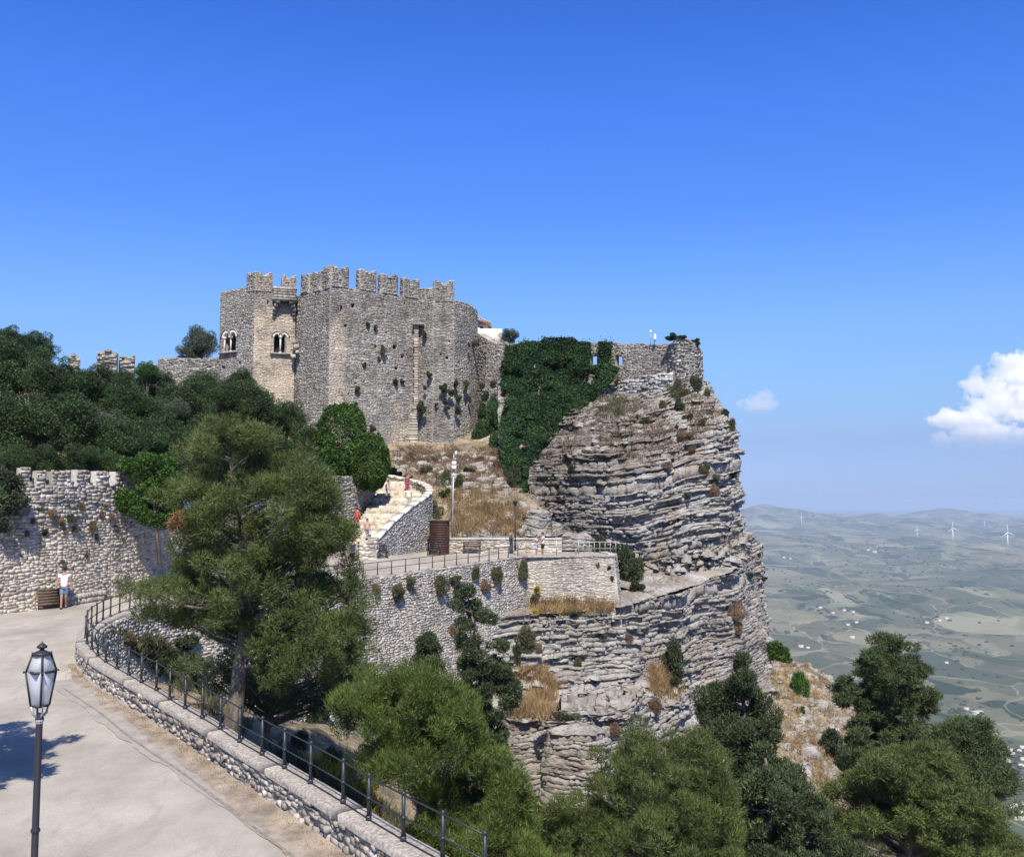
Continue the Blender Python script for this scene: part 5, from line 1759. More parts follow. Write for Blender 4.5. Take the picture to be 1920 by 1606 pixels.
mb = MB(); c = (p0 + p1) / 2; mb.box((c.x, c.y + .22, z0 + hgt * .45), ((p1 - p0).length * .85, .4, hgt * .85), an_); mb.obj('liner', M['lampmetal'], sb)
# stone ledge along the wall foot
lg = thing('stone_ledge', 'rough stacked stone ledge at the wall foot right of the slatted bin', 'ledge', W(150, 1130, 47.5))
rng = np.random.default_rng(77)
for k in range(24):
    f = (k % 12) / 12 + rng.uniform(0, .03); lv = k // 12
    p = W(118 + 75 * f, 1133 - 12 * f, 46.7 + 2.2 * f)
    mb = MB(); mb.box((p.x, p.y + .05 + lv * .12, float(zroad(p.y)) + .13 + lv * .25), (rng.uniform(.28, .42), .5, .23), rng.normal() * .15 + .3, .9); mb.obj('stone', M['stone_wall'], lg)

# ------------------------------------------------------------------ people
M['skin'] = plain('skin', (.34, .20, .135), .6); M['hair'] = plain('dark_hair', (.02, .016, .013), .7)
M['shirt_white'] = plain('white_cotton', (.80, .80, .80), .85); M['denim'] = plain('blue_denim', (.14, .20, .29), .85)
M['navy'] = plain('navy_cloth', (.03, .05, .15), .85); M['black'] = plain('black_cloth', (.02, .02, .022), .85)
M['tan'] = plain('tan_cloth', (.50, .36, .26), .85); M['red'] = plain('red_cloth', (.55, .08, .07), .85); M['plum'] = plain('plum_cloth', (.25, .06, .10), .85)
M['lightblue'] = plain('light_blue_cloth', (.35, .47, .68), .85); M['pinkw'] = plain('pale_pink_cloth', (.72, .60, .58), .85); M['khaki'] = plain('khaki_cloth', (.40, .40, .33), .85)

def skin_obj(name, verts, edges, radii, m, parent, sub=1):
    me = bpy.data.meshes.new(name)
    me.from_pydata([tuple(v) for v in verts], edges, [])
    o = bpy.data.objects.new(name, me); COL.objects.link(o); o.parent = parent
    sk = o.modifiers.new('skin', 'SKIN')
    layer = me.skin_vertices[0].data if me.skin_vertices else None
    if layer is None:
        bm = bmesh.new(); bm.from_mesh(me); bm.verts.layers.skin.verify(); bm.to_mesh(me); bm.free(); layer = me.skin_vertices[0].data
    for i, r in enumerate(radii):
        layer[i].radius = (r, r) if isinstance(r, (int, float)) else r
    layer[0].use_root = True
    sk.use_smooth_shade = True
    ss = o.modifiers.new('sub', 'SUBSURF'); ss.levels = sub; ss.render_levels = sub
    me.materials.append(m)
    return o

def person(loc, h, rz, top, bottom, label, hair='hair', leg='walk', arms='down', group=None, shorts=True, hat=None, bend=0, skirt=False, longhair=False):
    t = thing('person', label, 'person', loc, group)
    t.rotation_euler = (0, 0, rz)
    t.scale = (h, h, h)                     # figure drawn at unit height, facing -Y
    st_ = .10 if leg == 'walk' else .015
    sp_ = .045
    hipz, shz = .52, .81
    lean = bend
    V = [(0, 0, .53), (0, -.02 * lean, .62), (0, -.10 * lean, .73), (0, -.14 * lean, .82), (0, -.17 * lean - .005, .865), (0, -.19 * lean - .012, .91), (0, -.2 * lean - .01, .955),
         (-.10, -.13 * lean, .80), (.10, -.13 * lean, .80)]
    Rr = [(.085, .062), (.075, .055), (.088, .060), (.075, .052), .032, (.048, .055), (.044, .052), .038, .038]
    E = [(0, 1), (1, 2), (2, 3), (3, 4), (4, 5), (5, 6), (3, 7), (3, 8)]
    ix = len(V)
    if arms == 'down':
        V += [(-.135, -.01, .66), (-.14, -.07, .53), (-.14, -.09, .47), (.135, .01, .66), (.145, -.02, .53), (.145, -.04, .47)]
    elif arms == 'phone':
        V += [(-.12, -.05, .68), (-.05, -.15, .74), (-.02, -.18, .76), (.12, -.05, .68), (.05, -.15, .74), (.02, -.18, .76)]
    else:
        V += [(-.15, -.04, .67), (-.17, -.11, .57), (-.17, -.14, .52), (.14, .03, .67), (.16, .03, .54), (.16, .02, .48)]
    Rr += [.027, .021, .020, .027, .021, .020]
    E += [(7, ix), (ix, ix + 1), (ix + 1, ix + 2), (8, ix + 3), (ix + 3, ix + 4), (ix + 4, ix + 5)]
    ix = len(V)
    V += [(-sp_, 0, .48), (-sp_, -st_ * .7, .27), (-sp_, -st_, .04), (-sp_, -st_ - .065, .015), (sp_, 0, .48), (sp_, st_ * .1 - .01, .27), (sp_, st_, .05), (sp_, st_ - .055, .018)]
    Rr += [.055, .036, .024, .022, .055, .036, .024, .022]
    E += [(0, ix), (ix, ix + 1), (ix + 1, ix + 2), (ix + 2, ix + 3), (0, ix + 4), (ix + 4, ix + 5), (ix + 5, ix + 6), (ix + 6, ix + 7)]
    skin_obj('body', V, E, Rr, M['skin'], t, 1)
    # shirt
    G = [V[1], V[2], V[3], V[7], V[8]]
    e0 = Vector(V[9]); e1 = Vector(V[12])
    G = [(0, 0, .465), V[1], V[2], V[3], V[7], V[8], tuple(Vector(V[7]).lerp(e0, .6)), tuple(Vector(V[8]).lerp(e1, .6))]
    skin_obj('shirt', G, [(0, 1), (1, 2), (2, 3), (3, 4), (3, 5), (4, 6), (5, 7)], [(.102, .078), (.092, .072), (.103, .074), (.082, .06), .047, .047, .043, .043], M[top], t, 1)
    if skirt:
        mb = MB(); mb.lathe([(.07, .56), (.085, .52), (.115, .40), (.125, .34)], (0, 0, 0), 12); me = mb.mesh('skirt', M[bottom], True)
        o = bpy.data.objects.new('skirt', me); COL.objects.link(o); o.parent = t
    else:
        kz = .6 if shorts else 1.0
        L1 = Vector(V[ix]); L2 = Vector(V[ix + 1]); L3 = Vector(V[ix + 2]); K1 = Vector(V[ix + 4]); K2 = Vector(V[ix + 5]); K3 = Vector(V[ix + 6])
        G = [(0, 0, .57), tuple(L1), tuple(L1.lerp(L2, .85)), tuple(K1), tuple(K1.lerp(K2, .85))]
        Ee = [(0, 1), (1, 2), (0, 3), (3, 4)]; rr = [(.092, .07), .064, .052, .064, .052]
        if not shorts:
            G += [tuple(L2.lerp(L3, .92)), tuple(K2.lerp(K3, .92))]; Ee += [(2, 5), (4, 6)]; rr += [.036, .036]
        skin_obj('shorts' if shorts else 'trousers', G, Ee, rr, M[bottom], t, 1)
    hd = Vector((0, -.19 * lean - .008, .93))
    bmh = bmesh.new(); bmesh.ops.create_uvsphere(bmh, u_segments=12, v_segments=8, radius=1)
    for v in bmh.verts:
        v.co = Vector((v.co.x * .053, v.co.y * .062 + .010, v.co.z * .058 + .014 - (.03 if v.co.y > .3 and longhair else 0)))
        if v.co.y < -.02 and v.co.z < .03: v.co.y = -.02
        v.co += hd
    mh_ = bpy.data.meshes.new('hair'); bmh.to_mesh(mh_); bmh.free(); mh_.materials.append(M[hair])
    o = bpy.data.objects.new('hair', mh_); COL.objects.link(o); o.parent = t
    if hat:
        mb = MB(); mb.lathe([(.085, .955), (.06, .962), (.056, .985), (.03, 1.0), (0, 1.003)], (0, hd.y, 0), 12); me = mb.mesh('hat', M[hat], True)
        o = bpy.data.objects.new('hat', me); COL.objects.link(o); o.parent = t
    # face: eyes, nose, mouth
    fc = MB()
    for sx in (-1, 1): fc.box((sx * .017, hd.y - .050, .935), (.012, .008, .006))
    fc.box((0, hd.y - .050, .905), (.022, .008, .005))
    me = fc.mesh('face', M['hair']); o = bpy.data.objects.new('face', me); COL.objects.link(o); o.parent = t
    # shoes
    for (q) in (V[ix + 3], V[ix + 7]):
        mb = MB(); mb.box((q[0], q[1] + .03, .014), (.05, .125, .028), 0, .85); me = mb.mesh('shoe', M['black'])
        o = bpy.data.objects.new('shoe', me); COL.objects.link(o); o.parent = t
    # fingers
    for hi, sg in ((11, -1), (14, 1)):
        q = Vector(V[hi]); up_ = (Vector(V[hi]) - Vector(V[hi - 1])).normalized()
        mb = MB()
        for f in range(4): mb.tube([q + Vector(((f - 1.5) * .007, -.004, 0)), q + Vector(((f - 1.5) * .008, -.008, 0)) + up_ * (.036 - .004 * abs(f - 1.3)), q + Vector(((f - 1.5) * .008, -.018, 0)) + up_ * (.050 - .004 * abs(f - 1.3))], .0038, 5)
        mb.tube([q + Vector((-sg * .012, -.006, 0)), q + Vector((-sg * .022, -.016, 0)) + up_ * .02], .0045, 5)
        me = mb.mesh('hand', M['skin'], True); o = bpy.data.objects.new('hand', me); COL.objects.link(o); o.parent = t
    return t

def on_road(px, py):
    return Wz_road(px, py)
p = on_road(119, 1140); 
person((p.x, p.y, float(zroad(p.y)) + .01), 1.95, .35, 'shirt_white', 'denim', 'man in white T-shirt, denim shorts and dark hat walking by the rubble wall', arms='swing', hat='black')
p = W(1006, 1041, 71.2); person((p.x, p.y + .4, -4.04), 1.62, 1.1, 'pinkw', 'lightblue', 'woman in pale top and light blue shorts at the terrace railing', leg='stand', arms='phone', longhair=True)
p = W(1018, 1040, 71.2); person((p.x, p.y + .5, -4.04), 1.78, -1.2, 'shirt_white', 'black', 'man in white shirt and black shorts facing the woman at the railing', leg='stand', arms='phone')
def on_stair(px, py):
    best = None
    for k in range(200):
        f = k / 199 * 5
        i = min(int(f), 4); a = LS[i].lerp(LS[i + 1], f - i); b_ = RS[i].lerp(RS[i + 1], f - i)
        z = zs0 + (zs1 - zs0) * (math.floor(f / 5 * nst) + 1) / nst
        for g in np.linspace(0.05, .95, 19):
            q = a.lerp(b_, g); q.z = z
            x, y = proj(np.array(q)); e = abs(x - px) + abs(y - py)
            if best is None or e < best[0]: best = (e, q.copy())
    return best[1]
person(on_stair(688, 1011), 1.68, .3, 'tan', 'denim', 'woman in tan top and denim shorts coming down the stairs', longhair=True)
person(on_stair(766, 953), 1.8, -.2, 'shirt_white', 'khaki', 'man in white shirt and khaki trousers descending the upper stairs', shorts=False)
person(on_stair(762, 925), 1.7, .2, 'plum', 'plum', 'person in plum red clothes on the stairs behind the white shirted man', shorts=False)
person(on_stair(727, 932), 1.55, .8, 'shirt_white', 'shirt_white', 'dark haired person all in white bending at the top of the stairs', bend=.5, longhair=True, shorts=False)
person(on_stair(664, 990), 1.65, 2.6, 'red', 'red', 'person in red half hidden by the pine on the stairs')
p = W(658, 1070, 64.5); person((p.x, 65.0, float(zroad(65)) + .01), 1.75, math.pi, 'navy', 'black', 'man in navy blue shirt seen from behind near the terrace railing', leg='stand')

# ------------------------------------------------------------------ foreground trees
import time as _time
pine_main = [(395, 790), (425, 772), (450, 800), (500, 790), (535, 812), (560, 855), (590, 862), (615, 900), (635, 955), (662, 985), (660, 1040), (682, 1075), (688, 1130), (700, 1170), (690, 1225), (640, 1262), (580, 1240), (560, 1300),
             (500, 1290), (470, 1230), (430, 1240), (400, 1180), (330, 1165), (270, 1165), (215, 1110), (235, 1085), (300, 1100), (335, 1075), (330, 1020), (318, 985), (335, 940), (320, 890), (338, 840), (365, 830)]
tree_outline('pine_tree', 'large Aleppo pine rising behind the near parapet railing', 'tree', pine_main, 31, 2.4, 900, .34, 270, .17, .021, M['pine'],
             [(430, 1400, .36), (440, 1330, .27), (452, 1240, .22), (460, 1180, .20), (462, 1080, .16), (450, 960, .11), (430, 850, .05)], 1, nbranch=120, flat=.75, pads=(225, .36, .22))
rng = np.random.default_rng(5)
c = np.array([tuple(W(335, 972, 29.2)), tuple(W(328, 982, 29.2)), tuple(W(342, 965, 29.2))])
Vd, Td = clump_blades(c, np.array([.22, .2, .2]), 120, .22, .03, rng, -.3, .5, .6)
o = link('dead_branch', mesh_np('dead_branch', Vd, None, Td, M['dead']), bpy.data.objects['pine_tree']); o['label'] = 'rusty brown dead needle tuft on the left of the crown'
pine2 = [(790, 1225), (812, 1240), (850, 1262), (880, 1300), (900, 1370), (950, 1420), (975, 1470), (1000, 1520), (1000, 1580), (1040, 1640), (700, 1640), (770, 1560), (800, 1520), (770, 1480), (690, 1450), (665, 1420), (720, 1395), (640, 1350), (618, 1320), (690, 1280), (720, 1262), (760, 1255)]
tree_outline('pine_tree', 'bushy bright green young pine in the lower middle', 'tree', pine2, 25, 2.0, 700, .27, 300, .14, .017, M['pine_y'],
             [(760, 1760, .24), (780, 1600, .18), (800, 1450, .12), (800, 1300, .05)], 2, nbranch=60, up=1.1, flat=.9, pads=(230, .24, .24))
pine2b = [(400, 1240), (470, 1250), (540, 1290), (600, 1262), (690, 1230), (700, 1280), (640, 1300), (690, 1340), (600, 1330), (520, 1330), (440, 1300), (360, 1260), (300, 1240)]
tree_outline('pine_tree', 'thin dark pine leaning behind the large pine trunk', 'tree', pine2b, 38, 1.5, 55, .55, 420, .20, .03, M['pine_d'],
             [(480, 1500, .2), (500, 1360, .16), (520, 1300, .12), (540, 1240, .05)], 3, nbranch=26)
cyp = [(868, 1085), (890, 1110), (905, 1145), (925, 1160), (918, 1180), (948, 1215), (950, 1245), (968, 1300), (962, 1330), (940, 1350), (950, 1400), (900, 1420), (880, 1350), (862, 1290), (855, 1230), (870, 1200), (850, 1190), (868, 1160), (850, 1130), (845, 1100)]
tree_outline('cypress_tree', 'ragged dark leaning cypress against the pale retaining wall', 'tree', cyp, 52, .9, 120, .42, 330, .16, .06, M['cypress'],
             [(925, 1480, .16), (915, 1350, .12), (895, 1200, .08), (875, 1110, .03)], 4, nbranch=20, up=.9)
cy2 = [(792, 1172), (800, 1190), (815, 1200), (826, 1230), (822, 1262), (780, 1262), (778, 1230), (785, 1200)]
tree_outline('cypress_tree', 'small dark cypress tip behind the bright young pine', 'tree', cy2, 50, .5, 34, .36, 300, .15, .05, M['cypress'],
             [(800, 1420, .12), (800, 1300, .08), (798, 1190, .03)], 5, nbranch=6, up=1.0)
pine3 = [(1150, 1400), (1200, 1372), (1225, 1385), (1260, 1368), (1300, 1385), (1330, 1372), (1352, 1410), (1370, 1470), (1380, 1540), (1370, 1660), (940, 1660), (985, 1600), (975, 1560), (1050, 1500), (1110, 1480), (1120, 1430)]
tree_outline('pine_tree', 'broad green pine at the bottom right of centre', 'tree', pine3, 30, 2.6, 760, .31, 265, .15, .020, M['pine'],
             [(1250, 1800, .3), (1255, 1600, .2), (1250, 1480, .12), (1245, 1400, .05)], 6, nbranch=80, up=.9, flat=.75, pads=(240, .30, .24))
drk2 = [(1345, 1470), (1362, 1415), (1375, 1450), (1392, 1400), (1412, 1440), (1430, 1395), (1455, 1440), (1480, 1425), (1500, 1475), (1530, 1480), (1550, 1530), (1580, 1560), (1600, 1660), (1300, 1660), (1310, 1560)]
tree_outline('cypress_tree', 'broad dark cypress filling the bottom between the two pines', 'tree', drk2, 33, 2.0, 330, .30, 330, .13, .045, M['cypress'],
             [(1450, 1850, .25), (1450, 1650, .2), (1445, 1500, .1), (1435, 1420, .04)], 27, nbranch=60, up=.9, flat=1.1, pads=(80, .35, .25))
drk = [(1385, 1210), (1398, 1235), (1400, 1270), (1425, 1280), (1440, 1320), (1465, 1350), (1462, 1400), (1480, 1440), (1490, 1500), (1380, 1500), (1370, 1440), (1330, 1400), (1318, 1330), (1330, 1290), (1365, 1280), (1374, 1240)]
tree_outline('cypress_tree', 'dark cypress with a narrow spire in front of the lower cliff', 'tree', drk, 46, 1.4, 260, .38, 330, .16, .05, M['cypress'],
             [(1420, 1700, .25), (1410, 1500, .18), (1395, 1330, .1), (1387, 1230, .04)], 7, nbranch=40, up=.9, flat=1.0, pads=(60, .4, .3))
sp_ = [(1384, 1207), (1397, 1225), (1402, 1290), (1400, 1330), (1370, 1330), (1370, 1260)]
pine4 = [(1635, 1195), (1668, 1180), (1700, 1200), (1705, 1230), (1735, 1250), (1725, 1280), (1748, 1300), (1750, 1340), (1740, 1380), (1770, 1420), (1700, 1460), (1600, 1450), (1580, 1400), (1600, 1350), (1575, 1330), (1560, 1275), (1600, 1265), (1605, 1235), (1630, 1225)]
tree_outline('pine_tree', 'tall pine standing against the farmland right of the cliff', 'tree', pine4, 50, 2.0, 420, .38, 260, .22, .04, M['pine_d'],
             [(1640, 1560, .28), (1650, 1420, .2), (1665, 1300, .12), (1668, 1210, .05)], 8, nbranch=80, flat=.5, pads=(84, .58, .16))
pine5 = [(1560, 1480), (1600, 1440), (1680, 1400), (1740, 1390), (1800, 1440), (1850, 1480), (1890, 1560), (1935, 1590), (1960, 1660), (1760, 1660), (1740, 1600), (1690, 1560), (1620, 1560), (1600, 1600), (1540, 1600), (1540, 1520)]
tree_outline('pine_tree', 'spreading pine in the lower right corner with bare lower limbs', 'tree', pine5, 36, 2.6, 760, .35, 230, .18, .026, M['pine'],
             [(1690, 1760, .26), (1700, 1640, .2), (1710, 1560, .15), (1730, 1440, .05)], 9, nbranch=110, flat=.55, pads=(125, .52, .16))
pine6 = [(1760, 1365), (1800, 1350), (1850, 1352), (1870, 1380), (1885, 1420), (1890, 1470), (1860, 1500), (1810, 1480), (1760, 1440), (1745, 1400)]
tree_outline('pine_tree', 'round dark pine behind the spreading pine at the right edge', 'tree', pine6, 46, 1.8, 80, .6, 430, .2, .045, M['pine_d'],
             [(1800, 1620, .22), (1805, 1500, .15), (1810, 1400, .06)], 10, nbranch=26, flat=.6)
# bare grey limbs at the bottom right
# tree outside the left edge whose shade falls on the road
tl = [(-330, 960), (-250, 900), (-180, 930), (-140, 1020), (-150, 1120), (-210, 1200), (-330, 1200), (-420, 1100)]
tree_outline('pine_tree', 'roadside pine at the left edge whose crown shades the road', 'tree', [(x + 60, y - 70 if y < 1100 else y - 20) for x, y in tl], 19.6, 1.7, 150, .30, 260, .2, .05, M['pine_d'],
             [(-300, 1560, .2), (-290, 1350, .16), (-240, 1150, .12), (-190, 1000, .05)], 11, nbranch=50, pads=(30, .5, .15))

# ------------------------------------------------------------------ oak wood on the left
oak_protos = []
for k in range(4):
    rng = np.random.default_rng(200 + k)
    nl = 46
    dd = unit(rng.normal(size=(nl, 3))); rr = rng.uniform(.35, .80, nl)
    c = dd * rr[:, None] * np.array([1, 1, .85]); rad_ = rng.uniform(.20, .34, nl)
    V, T = clump_blades(c, rad_, 620, .040, .030, rng, .3, .8, .7, .85, .5)
    oak_protos.append(V)
mk_oak = {}
def oak(px, py, rpx, d, k, label, name='oak_tree', m='oak', sq=1.0, group='oaks in the wood below the castle', trunk_px=None):
    c = W(px, py, d); r = rpx * d / F
    gz = float(hillf(np.array([c.x]), np.array([c.y]))[0]) if d < 100 else c.z - r * 1.3
    gz = min(gz, c.z - r * .9)
    t = thing(name, label, 'tree', (c.x, c.y, gz), group)
    key = (k, m)
    if key not in mk_oak:
        mk_oak[key] = mesh_np('crown', oak_protos[k], None, np.arange(len(oak_protos[k])).reshape(-1, 3), M[m])
    o = bpy.data.objects.new('crown', mk_oak[key]); COL.objects.link(o); o.parent = t
    o.location = (0, 0, c.z - gz); o.scale = (r, r, r * sq); o.rotation_euler = (0, 0, px * .37)
    mb = MB(); mb.tube([(0, 0, -.3), (.1, 0, (c.z - gz) * .5), (0, 0, c.z - gz)], [r * .10, r * .08, r * .04], 8)
    mb.tube([(.05, 0, (c.z - gz) * .5), (r * .4, r * .1, c.z - gz + r * .2)], [r * .05, r * .015], 6)
    mb.tube([(.05, 0, (c.z - gz) * .45), (-r * .4, -r * .1, c.z - gz + r * .15)], [r * .05, r * .015], 6)
    me = mb.mesh('trunk', M['bark'], True); o2 = bpy.data.objects.new('trunk', me); COL.objects.link(o2); o2.parent = t
    return t
oaks = [(20, 690, 78, 62, 'tallest dark oak at the top left of the wood'), (98, 712, 62, 61, 'dark oak second from the left on the skyline'), (40, 800, 88, 56, 'large dark oak above the wall at the left edge'),
        (135, 800, 82, 57, 'dark round oak above the middle of the battlement wall'), (175, 725, 62, 67, 'oak below the leftmost ruined stub'), (215, 830, 68, 58, 'lowest dark oak at the right end of the battlements'),
        (245, 768, 62, 66, 'oak below the crumbling ruin fragments'), (290, 728, 52, 78, 'small oak under the low ruined wall'), (345, 755, 66, 76, 'oak left of the castle base'), (300, 820, 66, 64, 'dark oak behind the top left of the large pine'),
        (425, 752, 56, 84, 'dark oak directly below the left castle window'), (480, 768, 60, 84, 'dark oak below the plastered tower face'), (535, 785, 50, 86, 'oak right of the plastered face base'), (575, 825, 46, 84, 'rightmost dark oak beside the bright green hedge'),
        (500, 850, 66, 74, 'large dark oak behind the right side of the big pine'), (390, 830, 70, 70, 'dark oak hidden behind the big pine crown'), (570, 880, 50, 76, 'low oak between the pine and the hedge')]
oaks += [(240, 897, 26, 54.6, 'small oak between the fig tree and the last battlement block'), (376, 905, 46, 62, 'oak low behind the left limb of the big pine'), (300, 905, 40, 60, 'oak low behind the fig trunk'), (60, 655, 52, 66, 'highest oak top on the left skyline'), (5, 640, 45, 64, 'oak crown cut by the left edge on the skyline'), (20, 868, 46, 51, 'low oak right behind the left end of the battlements'), (85, 868, 42, 52, 'low oak behind the second battlement block'),
         (150, 862, 46, 53.5, 'low oak behind the middle battlement blocks'), (205, 872, 40, 55, 'low oak behind the right battlement blocks'), (260, 830, 56, 60, 'oak behind the fig tree'), (110, 770, 70, 62, 'oak filling the middle of the wood'), (270, 770, 50, 70, 'oak under the ruined wall left part'),
         (230, 715, 34, 84, 'small oak in front of the crumbling fragments'), (385, 725, 40, 92, 'oak under the low ruined wall right end'), (450, 720, 36, 92, 'oak under the bifora of the left face'), (330, 880, 60, 62, 'oak behind the fig tree right'), (440, 900, 70, 66, 'oak deep behind the big pine'), (540, 900, 60, 72, 'oak behind the right limb of the big pine'), (600, 905, 40, 74, 'low oak left of the stair side wall'), (-40, 760, 80, 60, 'oak beyond the left edge')]
for i, (px, py, r_, d, lab) in enumerate(oaks):
    oak(px, py, r_, d, i % 4, lab, m='oak')
oak(200, 800, 48, 63, 1, 'greyish green tree among the dark oaks above the battlements', m='oak_g')
oak(325, 775, 38, 70, 2, 'grey green cactus-like tree in the middle of the wood', m='oak_g')
oak(376, 645, 42, 118, 3, 'grey green tree behind the low ruined wall left of the castle', m='oak_g', group='trees behind the castle')
oak(350, 664, 26, 117, 0, 'smaller grey green bush left of the tree behind the ruined wall', m='oak_g', group='trees behind the castle')
oak(955, 630, 20, 108, 2, 'small grey tree on the skyline right of the cream building', m='oak_g', group='trees behind the castle')
oak(275, 695, 26, 76, 1, 'small bright green tree top in the wood under the ruins', m='hedge')
fig = [(232, 870), (270, 855), (300, 860), (330, 870), (340, 900), (335, 950), (318, 985), (290, 985), (255, 965), (225, 945), (222, 925), (245, 905)]
tree_outline('fig_tree', 'bright green leafy tree hanging over the right end of the battlements', 'tree', fig, 50.2, .6, 75, .4, 330, .13, .09, M['hedge'],
             [(300, 1060, .12), (290, 950, .08), (285, 880, .03)], 12, nbranch=12)
lb = [(-30, 880), (10, 885), (35, 893), (50, 915), (42, 940), (25, 960), (10, 995), (-30, 1000)]
tree_outline('oak_tree', 'leafy branch of a dark tree at the left edge over the wall', 'tree', lb, 44.0, .5, 30, .34, 330, .12, .07, M['shrub_d'],
             [(-80, 1150, .14), (-60, 1000, .1), (-20, 920, .03)], 13, nbranch=8)

# bright green ivy-clad mounds beside the stairs
rng = np.random.default_rng(9)
def mound(label, px, py, rx, ry, d, dep, seed, m='hedge', n=15000, name='hedge', L=.16, Wd=.13, cat='hedge', cut=None):
    rng = np.random.default_rng(seed)
    c = W(px, py, d); a = rx * d / F; b_ = ry * d / F
    dd = unit(rng.normal(size=(n, 3)))
    lump = 1 + .20 * (vn(dd[:, 0] * 5 + 3, dd[:, 2] * 5 + dd[:, 1] * 4, seed + 2) - .5) + .36 * (fbm(dd[:, 0] * 2.2 + 5, dd[:, 2] * 2.2 + dd[:, 1] * 1.5, seed, 3) - .5) + .14 * (vn(dd[:, 0] * 9, dd[:, 2] * 9 + dd[:, 1] * 7, seed) - .5)
    P = dd * lump[:, None] * (1 - .10 * rng.random(n) ** 2)[:, None] * np.array([a, dep, b_]) + np.array(c)
    D = unit(dd * .6 + np.array([0, -.1, -.25]) + rng.normal(size=(n, 3)) * .55)
    V, T = tri_blades(P, D, L * (.7 + .6 * rng.random(n)), Wd * (.7 + .6 * rng.random(n)), rng)
    o = link(name, mesh_np(name, V, None, T, M[m])); recentre(o)
    tag(o, label, cat)
    return o
mound('tall rounded bright green ivy hedge left of the stairs', 640, 822, 47, 62, 82, 2.4, 1, n=22000)
mound('lower rounded bright green ivy hedge hanging beside the stairs', 692, 868, 37, 50, 81, 2.0, 2, n=17000)
mound('green leafy clump at the foot of the tall hedge', 625, 870, 30, 34, 80, 1.6, 3, n=9000)

# ------------------------------------------------------------------ ivy on the curtain wall
ivy_poly = [(948, 645), (958, 650), (985, 638), (1012, 640), (1020, 632), (1075, 632), (1085, 640), (1107, 640), (1108, 663), (1106, 684), (1121, 686), (1122, 640), (1148, 640), (1146, 660), (1146, 684), (1162, 690), (1150, 712), (1130, 728), (1105, 752), (1098, 775),
            (1060, 800), (1045, 825), (1020, 850), (1010, 870), (998, 885), (990, 915), (985, 950), (975, 945), (962, 905), (945, 880), (940, 850), (935, 800), (945, 760), (955, 735), (940, 712), (938, 690), (945, 668)]
rng = np.random.default_rng(21)
n = 76000
q = sample_poly(ivy_poly, n, rng)
edge_ = rng.random(n) < .22
q[edge_] += rng.normal(size=(int(edge_.sum()), 2)) * 4.5
bare = fbm(q[:, 0] * .06, q[:, 1] * .05, 71, 4)
hole = ((bare < .34) & (q[:, 1] > 700)) | (np.abs(q[:, 0] - 1114.5) < 6) & (np.abs(q[:, 1] - 675) < 9) | (q[:, 1] < 629)
q = q[~hole]
hole = (np.abs(q[:, 0] - 1001.5) < 3.6) & (np.abs(q[:, 1] - 688) < 5.5)
q = q[~hole]; n = len(q)
dI = np.interp(q[:, 0], [930, 1145, 1256], [101, 95.5, 92]) - np.clip((q[:, 1] - 700) / 240, 0, 1) * np.interp(q[:, 0], [940, 1150], [13.5, 7])
bul = fbm(q[:, 0] * .035, q[:, 1] * .045, 3, 4) * 2.6 + .15
# the ivy stays shallow near its upper edge
dI = dI - .25 - bul * np.clip((q[:, 1] - 630) / 60, .25, 1) - rng.random(n) * .35
a = (q[:, 0] - 960) / F; b_ = (803 - q[:, 1]) / F
dy = CP - b_ * SP; dz = SP + b_ * CP
P = np.stack([a * dI / dy, dI, dz * dI / dy], 1)
D = unit(np.array([0, -.55, -.35]) + rng.normal(size=(n, 3)) * .55)
V, T = tri_blades(P, D, .19 * (.7 + .6 * rng.random(n)), .14 * (.7 + .6 * rng.random(n)), rng)
o = link('ivy', mesh_np('ivy', V, None, T, M['ivy'])); recentre(o); tag(o, 'huge dark green ivy curtain hanging over the castle wall', 'ivy')
# ivy needs something behind it: soil and rock slope between curtain wall and the hillside
back = []
for (px, y0, d0, y1, d1) in [(930, 700, 101.5, 960, 89), (990, 690, 100.5, 960, 89), (1060, 690, 99, 870, 91.5), (1110, 690, 98, 800, 93), (1160, 700, 96, 770, 94)]:
    back.append([W(px, y0, d0), W(px, (y0 + y1) / 2, (d0 + d1) / 2 - 1), W(px, y1, d1)])
strata('wall_foot_rock', back, M['rock'], 61, du=.2, amp=.3, tint=lambda V, px, py: np.full(len(V), .4))

# ------------------------------------------------------------------ shrubs and weeds set on walls and rocks
protos = {}
def proto_shrub(kind, k):
    key = (kind, k)
    if key not in protos:
        mm = {'shrub': 'shrub', 'dark': 'shrub_d', 'ivy': 'ivy', 'dry': 'dry_b', 'green': 'hedge', 'yellow': 'yellow'}[kind]
        protos[key] = shrub_mesh(300 + k * 7 + len(kind), 3600, .17, .05 if kind in ('shrub', 'dry') else .085, M[mm], 7 + k)
    return protos[key]
def put_shrub(px, py, rpx, kind, label, hang=.0, sq=1.0, group=None, d=None):
    if d is None:
        loc, nor = hit(px, py + rpx * .35)
    else:
        loc, nor = W(px, py, d), Vector((0, -1, 0))
    if loc is None: return None
    r = rpx * loc.y / F
    me = proto_shrub(kind, (int(px) * 7 + int(py)) % 3)
    o = bpy.data.objects.new('shrub', me); COL.objects.link(o)
    hn = Vector((nor.x, nor.y, 0)) * .35 * r
    o.location = loc + hn - Vector((0, 0, r * .5))
    jr = 1 + .25 * math.sin(px * 1.7 + py); o.scale = (r * 1.1 * jr, r * .9, r * sq * (1.1 / jr)); o.rotation_euler = (0, 0, (px * 13 % 628) / 100)
    tag(o, label, 'shrub', group)
    return o
